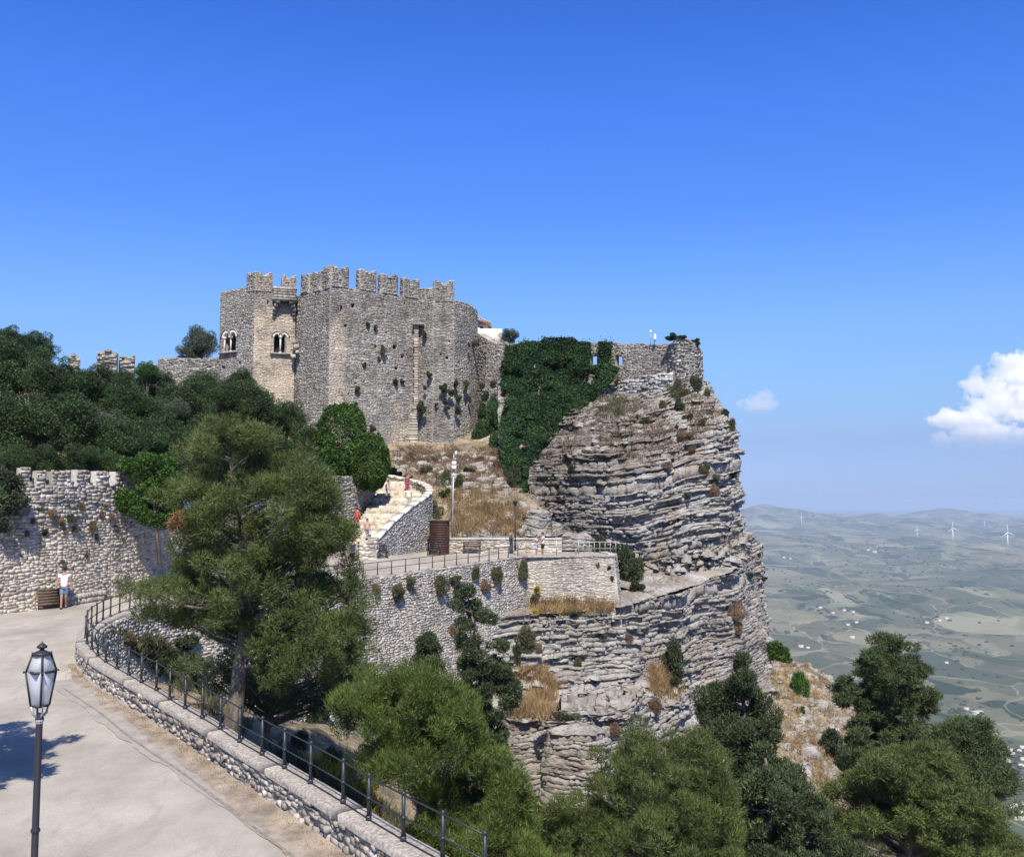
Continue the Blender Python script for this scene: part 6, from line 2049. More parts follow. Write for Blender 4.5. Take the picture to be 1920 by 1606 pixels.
shr = [  # on the retaining wall and terrace edge
 (739, 1107, 20, 'shrub', 'large olive shrub high on the left of the retaining wall', 1.3), (765, 1092, 14, 'shrub', 'small olive shrub right of the large wall shrub', 1),
 (820, 1098, 19, 'shrub', 'round olive shrub on the wall below the railing middle', 1.2), (850, 1082, 14, 'shrub', 'olive shrub touching the railing foot', 1), (887, 1072, 15, 'shrub', 'left shrub of the pair under the railing end', 1),
 (925, 1077, 18, 'shrub', 'right shrub of the pair under the railing end', 1), (972, 1073, 15, 'shrub', 'dark oval shrub hanging on the wall near the bastion', 1.3), (905, 1098, 14, 'dry', 'brown dry shrub below the shrub pair', 1),
 (700, 1100, 14, 'dry', 'dry brown shrub where the wall meets the pine', 1), (858, 1115, 16, 'dark', 'dark shrub above the leaning cypress top', 1.2), (845, 1180, 13, 'dry', 'dry shrub in the middle of the pale retaining wall', 1.2),
 (1005, 1103, 10, 'yellow', 'yellow flowering bush on the bastion wall', 1), (1003, 1122, 11, 'shrub', 'green plant below the yellow flowers', 1.2), (1003, 1143, 10, 'yellow', 'low yellow bush at the bastion foot', 1),
 (1075, 1140, 16, 'shrub', 'low green shrub at the foot of the bastion wall', .6), (1143, 1062, 5, 'dark', 'tiny dark plant near the bastion corner', 1), (1147, 1082, 6, 'shrub', 'small plant low on the bastion corner', 1), (1120, 1060, 5, 'shrub', 'small plant high on the bastion face', 1),
 (985, 1200, 24, 'shrub', 'tall olive shrub where wall and rock meet', 1.5), (965, 1235, 18, 'dark', 'dark shrub under the tall olive one', 1.2), (1010, 1215, 12, 'dry', 'dry tuft on the lower rock ledges', 1),
 (1060, 1328, 26, 'shrub', 'wide pale green bush on the grassy rock ledge', .6), (1085, 1245, 12, 'shrub', 'small shrub on the lower rock left', 1), (1130, 1185, 12, 'shrub', 'small shrub under the flat ledge', .8), (1175, 1195, 13, 'dry', 'dry shrub on the lower cliff middle', 1.2),
 (1250, 1235, 30, 'dark', 'large dark green bush in the cleft of the lower cliff', 1.0), (1262, 1262, 18, 'dark', 'dark bush hanging under the cleft bush', 1.0), (1225, 1325, 16, 'dry', 'dry bush below the golden grass patch', 1.6), (1148, 1365, 14, 'dry', 'dry bush on top of the rock pillar edge', 1),
 (1170, 1040, 34, 'dark', 'big dark bush in the gap beside the bastion', 1.0), (1185, 1075, 30, 'dark', 'lower dark bush filling the gap beside the bastion', 1.2), (1130, 1025, 26, 'dark', 'dark bush behind the end railing', .8), (1195, 1098, 18, 'dark', 'bottom of the dark growth next to the flat ledge', 1),
 # upper cliff
 (1245, 760, 11, 'shrub', 'round olive shrub left of the turret foot', 1), (1262, 738, 17, 'shrub', 'olive shrub under the turret left side', 1.4), (1285, 732, 15, 'shrub', 'grey green shrub just under the turret', 1), (1308, 722, 13, 'dark', 'dark shrub at the turret right foot', 1.2),
 (1328, 738, 10, 'shrub', 'shrub on the shoulder right of the turret', 1), (1358, 772, 9, 'dark', 'dark shrub on the upper right cliff edge', 1.2), (1368, 795, 13, 'shrub', 'olive shrub on the cliff shoulder below the edge shrub', 1), (1275, 765, 13, 'dark', 'dark shrub in the upper cliff gully', 1.3), (1290, 782, 12, 'dark', 'dark shrub lower in the cliff gully', 1),
 (1315, 788, 10, 'dry', 'dark dry shrub right of the cliff gully', 1), (1330, 770, 9, 'shrub', 'olive shrub on the upper right ledge', .8), (1208, 788, 9, 'dark', 'small dark shrub in the dry brown slope', 1), (1195, 783, 7, 'dark', 'tiny dark shrub in the dry brown slope', 1), (1268, 800, 6, 'green', 'small green plant under the gully', 1.2),
 (1157, 725, 8, 'dark', 'dark upright bush on the wall foot right of the ivy', 1.8), (1280, 815, 18, 'dry', 'large brown bush in the upper cliff middle', 1), (1295, 840, 14, 'dry', 'brown bush below the large brown bush', 1.2), (1252, 870, 10, 'dry', 'dry tuft in the cliff layers', 1),
 (1325, 880, 13, 'shrub', 'olive shrub in the right cliff layers', 1.2), (1340, 895, 13, 'shrub', 'second olive shrub in the right cliff layers', 1), (1375, 890, 10, 'shrub', 'shrub near the right cliff edge', 1.2), (1335, 920, 12, 'dry', 'dry shrub halfway down the right cliff', 1.2), (1290, 925, 9, 'shrub', 'small yellowish shrub mid cliff', 1),
 (1332, 1012, 6, 'dry', 'round dry plant on the middle cliff', 1), (1395, 948, 7, 'dark', 'small dark plant on the right cliff edge', 1), (1405, 1075, 8, 'dark', 'small dark green plant on the lower right cliff', 1), (1430, 1082, 7, 'dark', 'dark plant on the cliff spur', 1), (1424, 1040, 6, 'dark', 'dark plant high on the cliff spur', 1),
 (1445, 1215, 22, 'green', 'bright green bush at the foot of the cliff spur', 1.2), (1375, 1150, 16, 'dry', 'brown dry growth on the lower right cliff', 1.6), (1385, 1180, 14, 'dry', 'lower brown dry growth on the right cliff', 1.4), (1495, 1290, 22, 'green', 'bright green bush in the middle of the dry ridge', 1.3), (1470, 1235, 12, 'dark', 'small dark shrub on top of the dry ridge', 1),
 (1500, 1330, 12, 'green', 'small green bush lower on the dry ridge', 1), (1555, 1385, 34, 'dark', 'dark bush standing in for the tree shadow on the right of the dry ridge', 1.1), (1580, 1420, 30, 'dark', 'dark bush standing in for the shadow under the tall pine', 1.1),  # the two dark bushes here stand in for a tree's shadow on the ridge
 (1030, 905, 13, 'dark', 'dark shrub on the stained left of the cliff', 1.2), (1075, 880, 11, 'dark', 'small dark shrub on the stained rock', 1), (1060, 860, 11, 'dry', 'dry brown shrub on the stained rock', 1),
 # hillside
 (800, 880, 14, 'shrub', 'olive shrub on the slope above the stairs', 1), (830, 900, 18, 'shrub', 'olive shrub left of the floodlight pole', 1), (862, 908, 16, 'dark', 'dark shrub right of the floodlight pole', 1), (790, 865, 12, 'dry', 'dry shrub under the keep', 1), (880, 880, 12, 'dark', 'dark shrub under the third tower', 1),
 (815, 960, 16, 'shrub', 'grey olive shrub leaning on the stair wall end', 1.8), (835, 925, 14, 'green', 'yellow green shrub beside the pole', 1.2), (960, 905, 16, 'dark', 'dark shrub at the ivy foot', 1.4), (930, 870, 14, 'dry', 'brown dry shrub below the side wall', 1.2), (950, 900, 10, 'dry', 'dry tuft between rocks and ivy', 1.2),
 (900, 830, 20, 'ivy', 'green bush left of the ivy curtain', 1.5), (922, 800, 24, 'ivy', 'large green bush between keep and ivy', 1.5), (925, 845, 18, 'ivy', 'lower green bush between keep and ivy', 1.3), (905, 780, 14, 'ivy', 'upper green bush beside the third tower', 1.5),
 (60, 975, 8, 'dry', 'dry tuft on the left of the rubble wall', 1), (95, 960, 13, 'dry', 'dry weeds high in the rubble wall left', .9), (135, 965, 15, 'shrub', 'olive weeds high in the rubble wall centre', .8), (170, 990, 10, 'dry', 'dry weeds in the rubble wall right', 1.4), (205, 968, 10, 'dry', 'dry weeds near the wall step', 1), (188, 962, 8, 'dry', 'small dry weed high on the rubble wall', 1),
 (160, 1038, 7, 'dry', 'small weed low on the rubble wall', 1), (115, 1052, 6, 'dry', 'small weed above the walking man', 1), (40, 1040, 6, 'dry', 'small weed low left on the rubble wall', 1),
 (1262, 633, 13, 'ivy', 'ivy bush on top of the corner turret', .9), (1278, 632, 9, 'ivy', 'small ivy tuft on the turret top', .7), (1305, 643, 9, 'ivy', 'ivy tuft on the right of the turret top', 1),
]
for i_, (px, py, r_, k_) in enumerate([(262, 1205, 26, 'shrub'), (300, 1225, 24, 'dark'), (340, 1195, 26, 'dark'), (375, 1235, 26, 'shrub'), (330, 1262, 22, 'shrub'), (395, 1290, 24, 'dark'), (235, 1195, 16, 'dry'), (520, 1300, 30, 'dark'), (585, 1330, 30, 'dark'), (560, 1390, 26, 'shrub'), (620, 1420, 24, 'shrub')]):
    shr.append((px, py, r_, k_, ['leftmost olive bush', 'dark low bush', 'dark bush above the bank', 'olive bush beside the pine trunk', 'lower olive bush', 'dark bush near the trunk foot', 'dry bush by the bend', 'dark bush right of the pine trunk', 'dark bush between the two pines', 'olive bush on the bank right of the trunk', 'olive bush beside the yellow flowers'][i_] + ' behind the road railing', .9))
for i_, (px, py, r_, k_) in enumerate([(770, 850, 9, 'dry'), (845, 853, 9, 'shrub'), (905, 856, 11, 'dry'), (815, 862, 9, 'shrub')]):
    shr.append((px, py, r_, k_, ['brown scrub', 'olive scrub', 'taller brown scrub', 'low olive scrub'][i_] + ' at the foot of the castle ' + ['left of the pilaster', 'under the third tower', 'below the tower corner', 'right of the pilaster'][i_], .8))
for i_, (px, py, r_, k_) in enumerate([(75, 950, 9, 'shrub'), (112, 975, 11, 'dry'), (150, 950, 10, 'dry'), (120, 995, 7, 'dry'), (85, 995, 8, 'dark'), (180, 1005, 7, 'shrub'), (215, 990, 8, 'dry'), (50, 1000, 7, 'dry'), (140, 990, 9, 'shrub'), (195, 945, 7, 'dry'), (30, 960, 8, 'dry'), (230, 1010, 6, 'dry')]):
    shr.append((px, py, r_, k_, ['scruffy olive', 'straggly brown', 'thin dry', 'tiny brown', 'small dark', 'little olive', 'faded brown', 'sparse dry', 'middle olive', 'upper dry', 'left dry', 'right dry'][i_] + ' weed growing in the joints of the rubble wall', .9))
for (px, py, r_, kind, lab, sq) in shr:
    dd_ = {1262: 91, 1278: 90, 1305: 90.6}.get(px) if py < 650 else None
    if kind == 'ivy' and dd_ is None: dd_ = {900: 98.5, 922: 99, 925: 96, 905: 100}.get(px)
    put_shrub(px, py, r_, kind, lab, sq=sq, d=dd_)
for (px, py, r_, d_, kind, lab) in [(742, 718, 6, 96.9, 'dark', 'dark oval shrub in the keep wall centre'), (755, 716, 4.5, 97.3, 'dark', 'smaller dark shrub right of the oval one'), (670, 733, 6, 94.5, 'dark', 'round dark shrub low on the keep left'),
        (790, 768, 11, 97.2, 'dark', 'largest dark round bush beside the pilaster'), (805, 705, 6, 97.3, 'dark', 'small bush high right of the pilaster'), (797, 728, 4, 97.3, 'dark', 'tiny bush right of the pilaster'),
        (832, 729, 9, 97.2, 'dark', 'leftmost bush of the cluster on the third tower'), (845, 738, 7, 97.2, 'dark', 'second bush of the cluster on the third tower'), (856, 722, 7, 97.6, 'dark', 'bush above the third tower cluster'), (874, 720, 7, 98.6, 'shrub', 'rightmost upper bush on the third tower'),
        (873, 732, 5, 98.6, 'dark', 'small bush under the rightmost upper one'), (860, 750, 7, 97.8, 'dark', 'dark bush in the middle of the third tower'), (880, 752, 5, 99.2, 'dark', 'small bush near the third tower edge'), (835, 755, 6, 97.2, 'dark', 'bush low left on the third tower'),
        (841, 765, 4, 97.2, 'dark', 'tiny bush under the low left one'), (858, 772, 7, 97.7, 'dark', 'lowest long bush on the third tower'), (818, 759, 3.5, 97.3, 'dark', 'tiny dark tuft on the third tower left'), (719, 660, 8, 96, 'shrub', 'olive tuft on the upper keep face'), (690, 611, 5, 95.2, 'dark', 'small tuft high on the keep face left'),
        (704, 618, 5, 95.6, 'dark', 'small tuft high on the keep face'), (683, 686, 4.5, 95, 'dark', 'tiny tuft in the keep middle'), (700, 804, 6, 95.2, 'dark', 'dark tuft low on the keep face'), (668, 758, 4, 94.4, 'dark', 'tiny tuft low left on the keep'), (711, 675, 4, 95.9, 'dark', 'tiny tuft above the keep centre'),
        (796, 630, 6, 97.6, 'dark', 'bush under the pilaster cap'), (879, 648, 4, 99, 'dark', 'tiny tuft on the third tower upper right'), (893, 645, 8, 101, 'shrub', 'olive tuft on the third tower edge'), (905, 725, 9, 100, 'shrub', 'olive bush on the side wall left'),
        (925, 722, 9, 100, 'shrub', 'olive bush on the side wall right'), (945, 735, 8, 98.6, 'dark', 'dark bush where side wall meets the ivy'), (911, 745, 10, 99.5, 'dark', 'dark bush low on the side wall')]:
    o = put_shrub(px, py, r_, kind, lab, d=d_)
    if o: o.scale.z *= 1.25

# boulders on the slope and ridge
def boulder(px, py, w, h_, label, seed, d=None):
    rng = np.random.default_rng(seed)
    loc, nor = hit(px, py + h_ * .4)
    if loc is None: return
    if d: loc = W(px, py, d)
    a = w * loc.y / F / 2; c = h_ * loc.y / F / 2
    bm = bmesh.new(); bmesh.ops.create_icosphere(bm, subdivisions=3, radius=1)
    for v in bm.verts:
        n = v.co.normalized(); L = 1 + .35 * (float(vn(n.x * 1.6 + seed, n.y * 1.6 + n.z, seed)) - .5)
        q = Vector((n.x, n.y, n.z)) * L
        q = Vector([math.copysign(abs(k) ** .7, k) for k in q])
        q.z = round(q.z * 3) / 3 * .55 + q.z * .45
        v.co = Vector((q.x * a, q.y * a * .8, q.z * c))
    me = bpy.data.meshes.new('boulder'); bm.to_mesh(me); bm.free(); me.materials.append(M['rock'])
    o = bpy.data.objects.new('boulder', me); COL.objects.link(o); o.location = loc; o.rotation_euler = (rng.normal() * .1, rng.normal() * .12, rng.uniform(-.3, .3))
    tag(o, label, 'rock')
for i, (px, py, w, h_, lab) in enumerate([(757, 872, 18, 9, 'pale rock on the slope above the stairs left'), (775, 878, 14, 7, 'small pale rock above the stairs'), (795, 870, 12, 8, 'pale rock under the keep right'), (830, 882, 22, 10, 'flat pale block left of the pole top'),
        (875, 905, 30, 16, 'large pale outcrop right of the pole'), (890, 868, 34, 9, 'long pale slab under the third tower'), (905, 895, 26, 12, 'pale stepped outcrop left of the ivy foot'), (910, 918, 20, 10, 'pale rock above the dry grass'), (925, 935, 36, 12, 'smooth grey rock above the golden grass'), (768, 895, 10, 6, 'small stone beside the stair parapet'),
        (948, 870, 16, 10, 'grey rock at the foot of the side wall'), (900, 880, 16, 8, 'pale block in the middle of the outcrops'), (980, 949, 12, 8, 'square grey stone at the ivy tip'), (985, 985, 14, 12, 'pale rock beside the big layered boulder'),
        (1505, 1325, 26, 22, 'pale boulder on the dry ridge left'), (1540, 1315, 28, 24, 'rounded pale boulder on the dry ridge right'), (1520, 1405, 36, 34, 'craggy pale outcrop low on the ridge'), (1555, 1255, 22, 12, 'pale rock on top of the ridge'), (1510, 1440, 22, 26, 'pale rock at the bottom of the ridge'), (1440, 1195, 20, 12, 'pale ledge rock at the cliff spur foot'),
        (1455, 1245, 18, 10, 'small pale rock at the ridge start'), (1590, 1345, 14, 18, 'pale rock beside the tall pine'), (1485, 1265, 16, 8, 'flat stone on the ridge crest'), (1470, 1300, 12, 12, 'pale stone on the ridge slope left')]):
    boulder(px, py, w, h_, lab, 500 + i)

# ------------------------------------------------------------------ grasses (nobody could count them)
def grass(name, polys, n, L, Wd, m, seed, up=1.0, dens=None, label=None, off=0.0):
    rng = np.random.default_rng(seed)
    C = []
    for poly, k in polys:
        q = sample_poly(poly, k, rng)
        cl_ = fbm(q[:, 0] * .045, q[:, 1] * .06, seed + 50, 3)
        q = q[cl_ > .40] + rng.normal(size=(int((cl_ > .40).sum()), 2)) * 5
        for (x, y) in q:
            loc, nor = hit(x, y)
            if loc is not None and loc.y < 120: C.append((loc.x, loc.y, loc.z))
    C = np.array(C)
    per = n
    idx = np.repeat(np.arange(len(C)), per)
    P = C[idx] + rng.normal(size=(len(idx), 3)) * np.array([.14, .14, .03])
    dd = unit(np.array([0, -.25, up]) + rng.normal(size=(len(idx), 3)) * .42)
    V, T = tri_blades(P, dd, L * (.5 + rng.random(len(idx))), Wd, rng)
    o = link(name, mesh_np(name, V, None, T, M[m])); o['kind'] = 'stuff'; o['label'] = label or name.replace('_', ' '); o['category'] = 'grass'
grass('dry_grass', [([(850, 925), (880, 918), (920, 930), (955, 935), (985, 965), (980, 1004), (850, 1006)], 1700), ([(955, 1262), (1010, 1255), (1045, 1285), (1040, 1298), (960, 1300)], 700),
                    ([(960, 1305), (1040, 1302), (1030, 1345), (960, 1345)], 600), ([(1215, 1255), (1240, 1250), (1275, 1290), (1275, 1305), (1220, 1300)], 500), ([(1000, 1130), (1150, 1130), (1150, 1150), (1000, 1152)], 500),
                    ([(1445, 1245), (1550, 1240), (1560, 1300), (1600, 1330), (1560, 1480), (1480, 1440), (1450, 1340)], 800)], 9, .55, .045, 'dry', 1, label='golden dry grass on the slopes and ledges')
grass('dry_weeds', [([(1095, 770), (1135, 745), (1230, 760), (1270, 800), (1290, 850), (1200, 870), (1120, 850), (1050, 880), (1010, 870), (1060, 810)], 1500), ([(850, 960), (980, 960), (980, 1006), (850, 1006)], 900),
                    ([(735, 842), (900, 850), (990, 880), (990, 900), (930, 900), (850, 920), (790, 890), (745, 880)], 1500), ([(742, 836), (940, 844), (950, 872), (745, 866)], 1500), ([(760, 880), (900, 880), (960, 930), (985, 960), (840, 960), (815, 920)], 1500), ([(880, 835), (945, 840), (985, 940), (940, 930)], 900), ([(1270, 740), (1320, 740), (1370, 790), (1300, 820)], 500), ([(640, 1500), (760, 1560), (900, 1650), (560, 1470)], 300)], 8, .26, .05, 'dry_b', 2, label='brown dry weeds on the slope and cliff top')
grass('green_weeds', [([(480, 1390), (560, 1420), (700, 1500), (800, 1580), (900, 1650), (700, 1560), (560, 1460)], 900), ([(1110, 750), (1160, 745), (1200, 770), (1130, 790)], 250), ([(1220, 1060), (1330, 1035), (1390, 1010), (1400, 1040), (1300, 1075)], 130), ([(200, 1180), (300, 1200), (420, 1330), (470, 1380), (300, 1270)], 600), ([(1600, 1540), (1720, 1560), (1720, 1606), (1600, 1606)], 500)], 10, .4, .05, 'shrub', 3, label='green weeds on the bank below the parapet')
grass('yellow_flowers', [([(560, 1420), (640, 1420), (700, 1480), (700, 1530), (640, 1490), (585, 1450)], 170)], 8, .5, .07, 'yellow', 4, label='yellow flowers behind the parapet railing')
def rubble(name, polys, m, seed, label, s0=.08, s1=.42):
    rng = np.random.default_rng(seed)
    mb = MB()
    base = np.array([[-1, -1, -1], [1, -1, -1], [1, 1, -1], [-1, 1, -1], [-.7, -.8, .8], [.8, -.7, .9], [.7, .8, .7], [-.8, .7, .9]], float)
    fq = [[4, 5, 6, 7], [0, 1, 5, 4], [1, 2, 6, 5], [2, 3, 7, 6], [3, 0, 4, 7]]
    for poly, k in polys:
        for (x, y) in sample_poly(poly, k, rng):
            loc, nor = hit(x, y)
            if loc is None: continue
            r = s0 + (s1 - s0) * rng.random() ** 3
            a = rng.uniform(0, 6.28); V = (base * (1 + rng.normal(size=(8, 1)) * .22)) * np.array([r * rng.uniform(.8, 1.6), r, r * rng.uniform(.35, .8)])
            V = np.stack([V[:, 0] * math.cos(a) - V[:, 1] * math.sin(a), V[:, 0] * math.sin(a) + V[:, 1] * math.cos(a), V[:, 2] + V[:, 0] * rng.normal() * .2], 1)
            mb.add(V + np.array(loc), fq)
    o = mb.obj(name, m, None); o['kind'] = 'stuff'; o['label'] = label; o['category'] = 'stones'
rubble('rubble', [([(735, 842), (900, 850), (960, 870), (985, 940), (930, 945), (850, 925), (815, 905), (745, 880)], 420), ([(850, 925), (985, 945), (985, 1004), (850, 1004)], 160), ([(1440, 1240), (1560, 1240), (1600, 1330), (1560, 1480), (1480, 1440), (1450, 1340)], 380),
                  ([(950, 1255), (1280, 1255), (1280, 1345), (950, 1345)], 120), ([(1100, 745), (1230, 760), (1280, 830), (1100, 850), (1050, 860)], 90), ([(1190, 1060), (1330, 1030), (1390, 1010), (1400, 1040), (1300, 1078), (1220, 1112), (1180, 1110)], 260)], M['rock'], 33, 'loose pale stones lying among the weeds on the slopes')
def verge():
    rng = np.random.default_rng(15)
    L = base_line
    s_ = [0]
    for i in range(1, len(L)): s_.append(s_[-1] + (L[i] - L[i - 1]).length)
    u = rng.random(1500) * s_[-1]
    x = np.interp(u, s_, [p.x for p in L]); y = np.interp(u, s_, [p.y for p in L])
    x = x + rng.random(1500) ** 2 * -.0 + .22 - rng.random(1500) ** 3 * .5
    P = np.stack([x, y, zroad(y)], 1)
    P = P[np.repeat(np.arange(1500), 3)] + rng.normal(size=(4500, 3)) * np.array([.05, .05, 0])
    V, T = tri_blades(P, unit(np.array([-.1, -.1, 1]) + rng.normal(size=(4500, 3)) * .6), (.05 + .08 * rng.random(4500)), .012, rng)
    o = link('verge_grass', mesh_np('verge_grass', V, None, T, M['dry'])); o['kind'] = 'stuff'; o['label'] = 'thin dry grass at the foot of the parapet'; o['category'] = 'grass'
verge()

# ------------------------------------------------------------------ far plain: houses, trees, turbines
bv = BVHTree.FromPolygons(PLAIN[0].tolist(), PLAIN[1].tolist())
def hitp(px, py):
    dd = W(px, py, 1).normalized()
    loc, n_, i_, _d = bv.ray_cast(Vector((0, 0, 0)), dd)
    return loc
M['farwall'] = plain('white_farm_wall', (.50, .47, .42), .9, var=.08); M['farroof'] = plain('pale_terracotta_farm_roof', (.50, .42, .36), .9, var=.2)
M['fartree'] = plain('far_tree_foliage', (.045, .058, .03), .95, var=.4, scale=.05)
def house(px, py, wpx, hpx, label, i):
    loc = hitp(px, py)
    if loc is None: return
    s_ = loc.y / F
    w, h_ = wpx * s_, hpx * s_
    dep = w * .6
    rz = random.uniform(-.4, .4)
    t = thing('house', label, 'house', loc, 'white farmhouses scattered over the plain'); t.rotation_euler = (0, 0, rz)
    mb = MB(); mb.box((0, 0, h_ * .4 - 3), (w, dep, h_ * .8 + 6)); me = mb.mesh('wall', M['farwall']); o = bpy.data.objects.new('wall', me); COL.objects.link(o); o.parent = t
    mb = MB(); x, y, z, e = w / 2 * 1.04, dep / 2 * 1.06, h_ * .8, h_ * 1.15
    mb.add([(-x, -y, z), (x, -y, z), (x, y, z), (-x, y, z), (-x, 0, e), (x, 0, e)], [[0, 1, 5, 4], [2, 3, 4, 5]], [[0, 4, 3], [1, 2, 5]])
    me = mb.mesh('roof', M['farroof']); o = bpy.data.objects.new('roof', me); COL.objects.link(o); o.parent = t
rnd = random.Random(4)
hs_ = [(1598, 1196, 9, 4, 'white farmhouse with outbuildings above the tall pine'), (1590, 1172, 6, 3, 'small white house left of the dark field'), (1606, 1168, 6, 3.5, 'white house above the lone farmhouse'), (1538, 1140, 6, 3, 'left white house of the hamlet on the slope'), (1583, 1145, 6, 3, 'white house in the middle of the hamlet'),
       (1562, 1150, 5, 3, 'tiny white house in the hamlet centre'), (1600, 1148, 5, 3, 'right white house of the hamlet'), (1502, 1213, 9, 4, 'white farm close beside the cliff edge'), (1515, 1215, 6, 3, 'second white building beside the cliff edge farm'), (1738, 1168, 7, 3, 'white house left of the tree clump on the plain'),
       (1762, 1164, 6, 3, 'pale house by the tree clump'), (1775, 1160, 6, 3, 'pale house right of the tree clump'), (1775, 1243, 6, 3, 'small white house beside the green field'), (1832, 1337, 20, 5, 'long pale farm building on the lower right plain'), (1812, 1330, 8, 4, 'small barn left of the long farm building'), (1640, 1036, 8, 3, 'distant white building on the far slope'), (1628, 1032, 5, 3, 'tiny distant building on the far slope'), (1470, 1046, 5, 2.5, 'distant pale house near the cliff'), (1482, 1048, 4, 2.5, 'second distant pale house near the cliff')]
for i, h_ in enumerate(hs_): house(*h_, i)
vill = ['near the top of', 'on the left of', 'in the middle of', 'low down in', 'at the right of', 'upper right in', 'lower left in', 'centre left in']
for k in range(16):
    house(1876 + rnd.random() * 46, 1398 + rnd.random() * 46, 5 + rnd.random() * 4, 3.5 + rnd.random() * 1.5, ('taller' if k % 2 else 'low') + ' white house ' + vill[k // 2] + ' the village at the right edge', k)
for k in range(7):
    house(1896 + rnd.random() * 24, 1504 + rnd.random() * 34, 6 + rnd.random() * 4, 4 + rnd.random() * 2, 'white house ' + vill[k] + ' the nearer hamlet at the right edge', k)
# wind turbines
for (px, y0, y1, lab) in [(1503, 984, 968, 'leftmost distant white wind turbine near the cliff'), (1720, 1008, 992, 'second distant white wind turbine'), (1787, 1014, 990, 'third distant white wind turbine by a pale field'), (1890, 1026, 998, 'rightmost and largest white wind turbine'), (1846, 988, 978, 'faint small wind turbine on the far ridge')]:
    loc = None
    for dy_ in range(0, 30, 2):
        loc = hitp(px, y0 + dy_)
        if loc: break
    if loc is None: continue
    s_ = loc.y / F; H = (y0 - y1) * s_ * 1.0
    t = thing('wind_turbine', lab, 'wind turbine', loc, 'white wind turbines on the far hills')
    def ch(name, mb):
        me = mb.mesh(name, M['white']); o = bpy.data.objects.new(name, me); COL.objects.link(o); o.parent = t
    mb = MB(); mb.tube([(0, 0, -8), (0, 0, H)], [H * .045, H * .028], 8); ch('tower', mb)
    mb = MB(); mb.box((0, 0, H), (H * .07, H * .14, H * .06)); ch('nacelle', mb)
    for k in range(3):
        a = 2.0 + k * 2.094
        mb = MB(); mb.tube([(0, -H * .08, H), (math.sin(a) * H * .5, -H * .08, H + math.cos(a) * H * .5)], [H * .035, H * .012], 5); ch('blade', mb)
# far trees as scattered clumps
rng = np.random.default_rng(88)
mb = MB()
bmi = bmesh.new(); bmesh.ops.create_icosphere(bmi, subdivisions=1, radius=1)
iv = np.array([v.co[:] for v in bmi.verts]); it = np.array([[v.index for v in f.verts] for f in bmi.faces]); bmi.free()
groups = [(1540, 1145, 40, 8, 30), (1740, 1160, 26, 5, 34), (1600, 1175, 14, 6, 14), (1640, 1030, 40, 8, 60), (1800, 1330, 26, 10, 26), (1780, 1185, 6, 3, 5), (1795, 1215, 8, 4, 5), (1560, 1020, 60, 12, 60), (1480, 1060, 40, 20, 30), (1700, 1060, 120, 40, 120), (1650, 1110, 200, 60, 160), (1750, 1230, 160, 60, 90), (1850, 1330, 70, 60, 50), (1900, 1430, 20, 40, 40), (1500, 1190, 50, 20, 20)]
for (gx, gy, sx, sy, k) in groups:
    for _ in range(int(k * .55)):
        p = hitp(gx + rng.normal() * sx * .6, gy + rng.normal() * sy * .6)
        if p is None or p.y < 1500: continue
        r_ = rng.uniform(3, 7.5) * (1 + p.y / 12000)
        mb.add(iv * np.array([r_ * rng.uniform(1, 1.7), r_, r_ * .8]) * (1 + rng.normal(size=(len(iv), 1)) * .15) + np.array([p.x, p.y, p.z + r_ * .3]), None, it)
o = mb.obj('far_trees', M['fartree'], None); o['kind'] = 'stuff'; o['label'] = 'dark tree clumps scattered over the farmland'; o['category'] = 'trees'

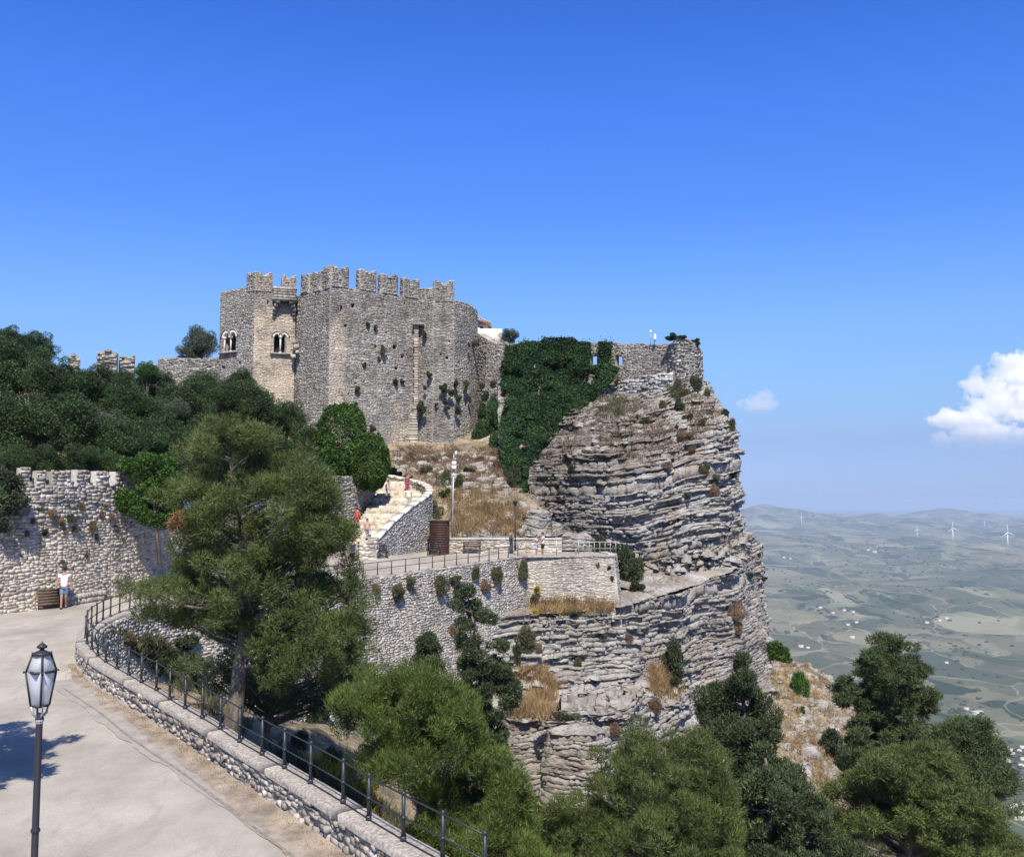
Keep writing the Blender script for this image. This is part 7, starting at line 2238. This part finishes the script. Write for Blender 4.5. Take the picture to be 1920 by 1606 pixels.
# ------------------------------------------------------------------ clouds (outside the haze box, far away)
def cloud(label, blobs, cx, cy, d, seed, base, top_of_base, dens, nscale, amp_, depth, thr=.2, warm=1.0):
    """bank of real vapour: a volume whose density follows a few puffs broken up by noise"""
    s_ = d / F
    m = bpy.data.materials.new('cloud_vapour'); m.use_nodes = True; nt = m.node_tree
    for n in list(nt.nodes): nt.nodes.remove(n)
    N = nt.nodes.new
    def mt(op, a, b=None):
        n = N('ShaderNodeMath'); n.operation = op
        for i_, v in ((0, a), (1, b)):
            if v is None: continue
            if isinstance(v, (int, float)): n.inputs[i_].default_value = v
            else: nt.links.new(v, n.inputs[i_])
        return n.outputs[0]
    out = N('ShaderNodeOutputMaterial'); pv = N('ShaderNodeVolumePrincipled')
    pv.inputs['Color'].default_value = (1, 1, 1, 1); pv.inputs['Anisotropy'].default_value = 0
    nt.links.new(pv.outputs[0], out.inputs['Volume'])
    tc = N('ShaderNodeTexCoord'); sep = N('ShaderNodeSeparateXYZ'); nt.links.new(tc.outputs['Object'], sep.inputs[0])
    X, Y, Z = sep.outputs
    no = N('ShaderNodeTexNoise'); no.inputs['Scale'].default_value = 1 / (nscale * s_); no.inputs['Detail'].default_value = 7; no.inputs['Roughness'].default_value = .6
    ofs = N('ShaderNodeVectorMath'); ofs.operation = 'ADD'; ofs.inputs[1].default_value = (seed * 977.0, seed * 313.0, 0)
    nt.links.new(tc.outputs['Object'], ofs.inputs[0]); nt.links.new(ofs.outputs[0], no.inputs['Vector'])
    f = None
    bm = bmesh.new()
    for (px, py, rx, rz) in blobs:
        x0, z0 = (px - cx) * s_, (cy - py) * s_
        a = mt('POWER', mt('DIVIDE', mt('SUBTRACT', X, x0), rx * s_), 2)
        b = mt('POWER', mt('DIVIDE', mt('SUBTRACT', Z, z0), rz * s_), 2)
        c = mt('POWER', mt('DIVIDE', Y, depth * rx * s_), 2)
        r = mt('SUBTRACT', 1, mt('SQRT', mt('ADD', mt('ADD', a, b), c)))
        f = r if f is None else mt('MAXIMUM', f, r)
        g = bmesh.ops.create_icosphere(bm, subdivisions=3, radius=1)
        for v in g['verts']:
            v.co = Vector((v.co.x * rx * s_ * 1.12 + x0, v.co.y * depth * rx * s_ * 1.12, max(v.co.z * rz * s_ * 1.12 + z0, (cy - base - 2) * s_)))
    dd = mt('SUBTRACT', mt('ADD', f, mt('MULTIPLY', mt('SUBTRACT', no.outputs[0], .5), amp_)), thr)
    mr = N('ShaderNodeMapRange'); mr.inputs['From Min'].default_value = 0; mr.inputs['From Max'].default_value = .12; mr.inputs['To Max'].default_value = dens
    nt.links.new(dd, mr.inputs['Value'])
    br = N('ShaderNodeMapRange'); br.inputs['From Min'].default_value = (cy - base) * s_; br.inputs['From Max'].default_value = (cy - top_of_base) * s_
    nt.links.new(Z, br.inputs['Value'])
    nt.links.new(mt('MULTIPLY', mr.outputs[0], mt('POWER', br.outputs[0], 3.5)), pv.inputs['Density'])
    me = bpy.data.meshes.new('cloud'); bm.to_mesh(me); bm.free(); me.materials.append(m)
    o = bpy.data.objects.new('cloud', me); COL.objects.link(o)
    o.location = W(cx, cy, d)
    rm = o.modifiers.new('union', 'REMESH'); rm.mode = 'VOXEL'; rm.voxel_size = max(b_[2] for b_ in blobs) * s_ / 16
    tag(o, label, 'cloud')
scene.cycles.volume_step_rate = .4
cloud('large bright cumulus cloud at the right edge of the sky', [(1940, 745, 130, 80), (1800, 788, 100, 30), (1850, 765, 80, 40), (1950, 680, 110, 38), (1860, 822, 170, 36), (1868, 728, 76, 46), (1905, 688, 84, 40), (2010, 720, 190, 95), (2190, 730, 170, 80)], 1930, 740, 42000, 3, 868, 785, .006, 30, 1.6, .12)
cloud('small grey white cloud just right of the cliff', [(1420, 760, 44, 26), (1434, 745, 24, 20)], 1420, 755, 36000, 5, 794, 764, .0007, 18, 1.7, .8)
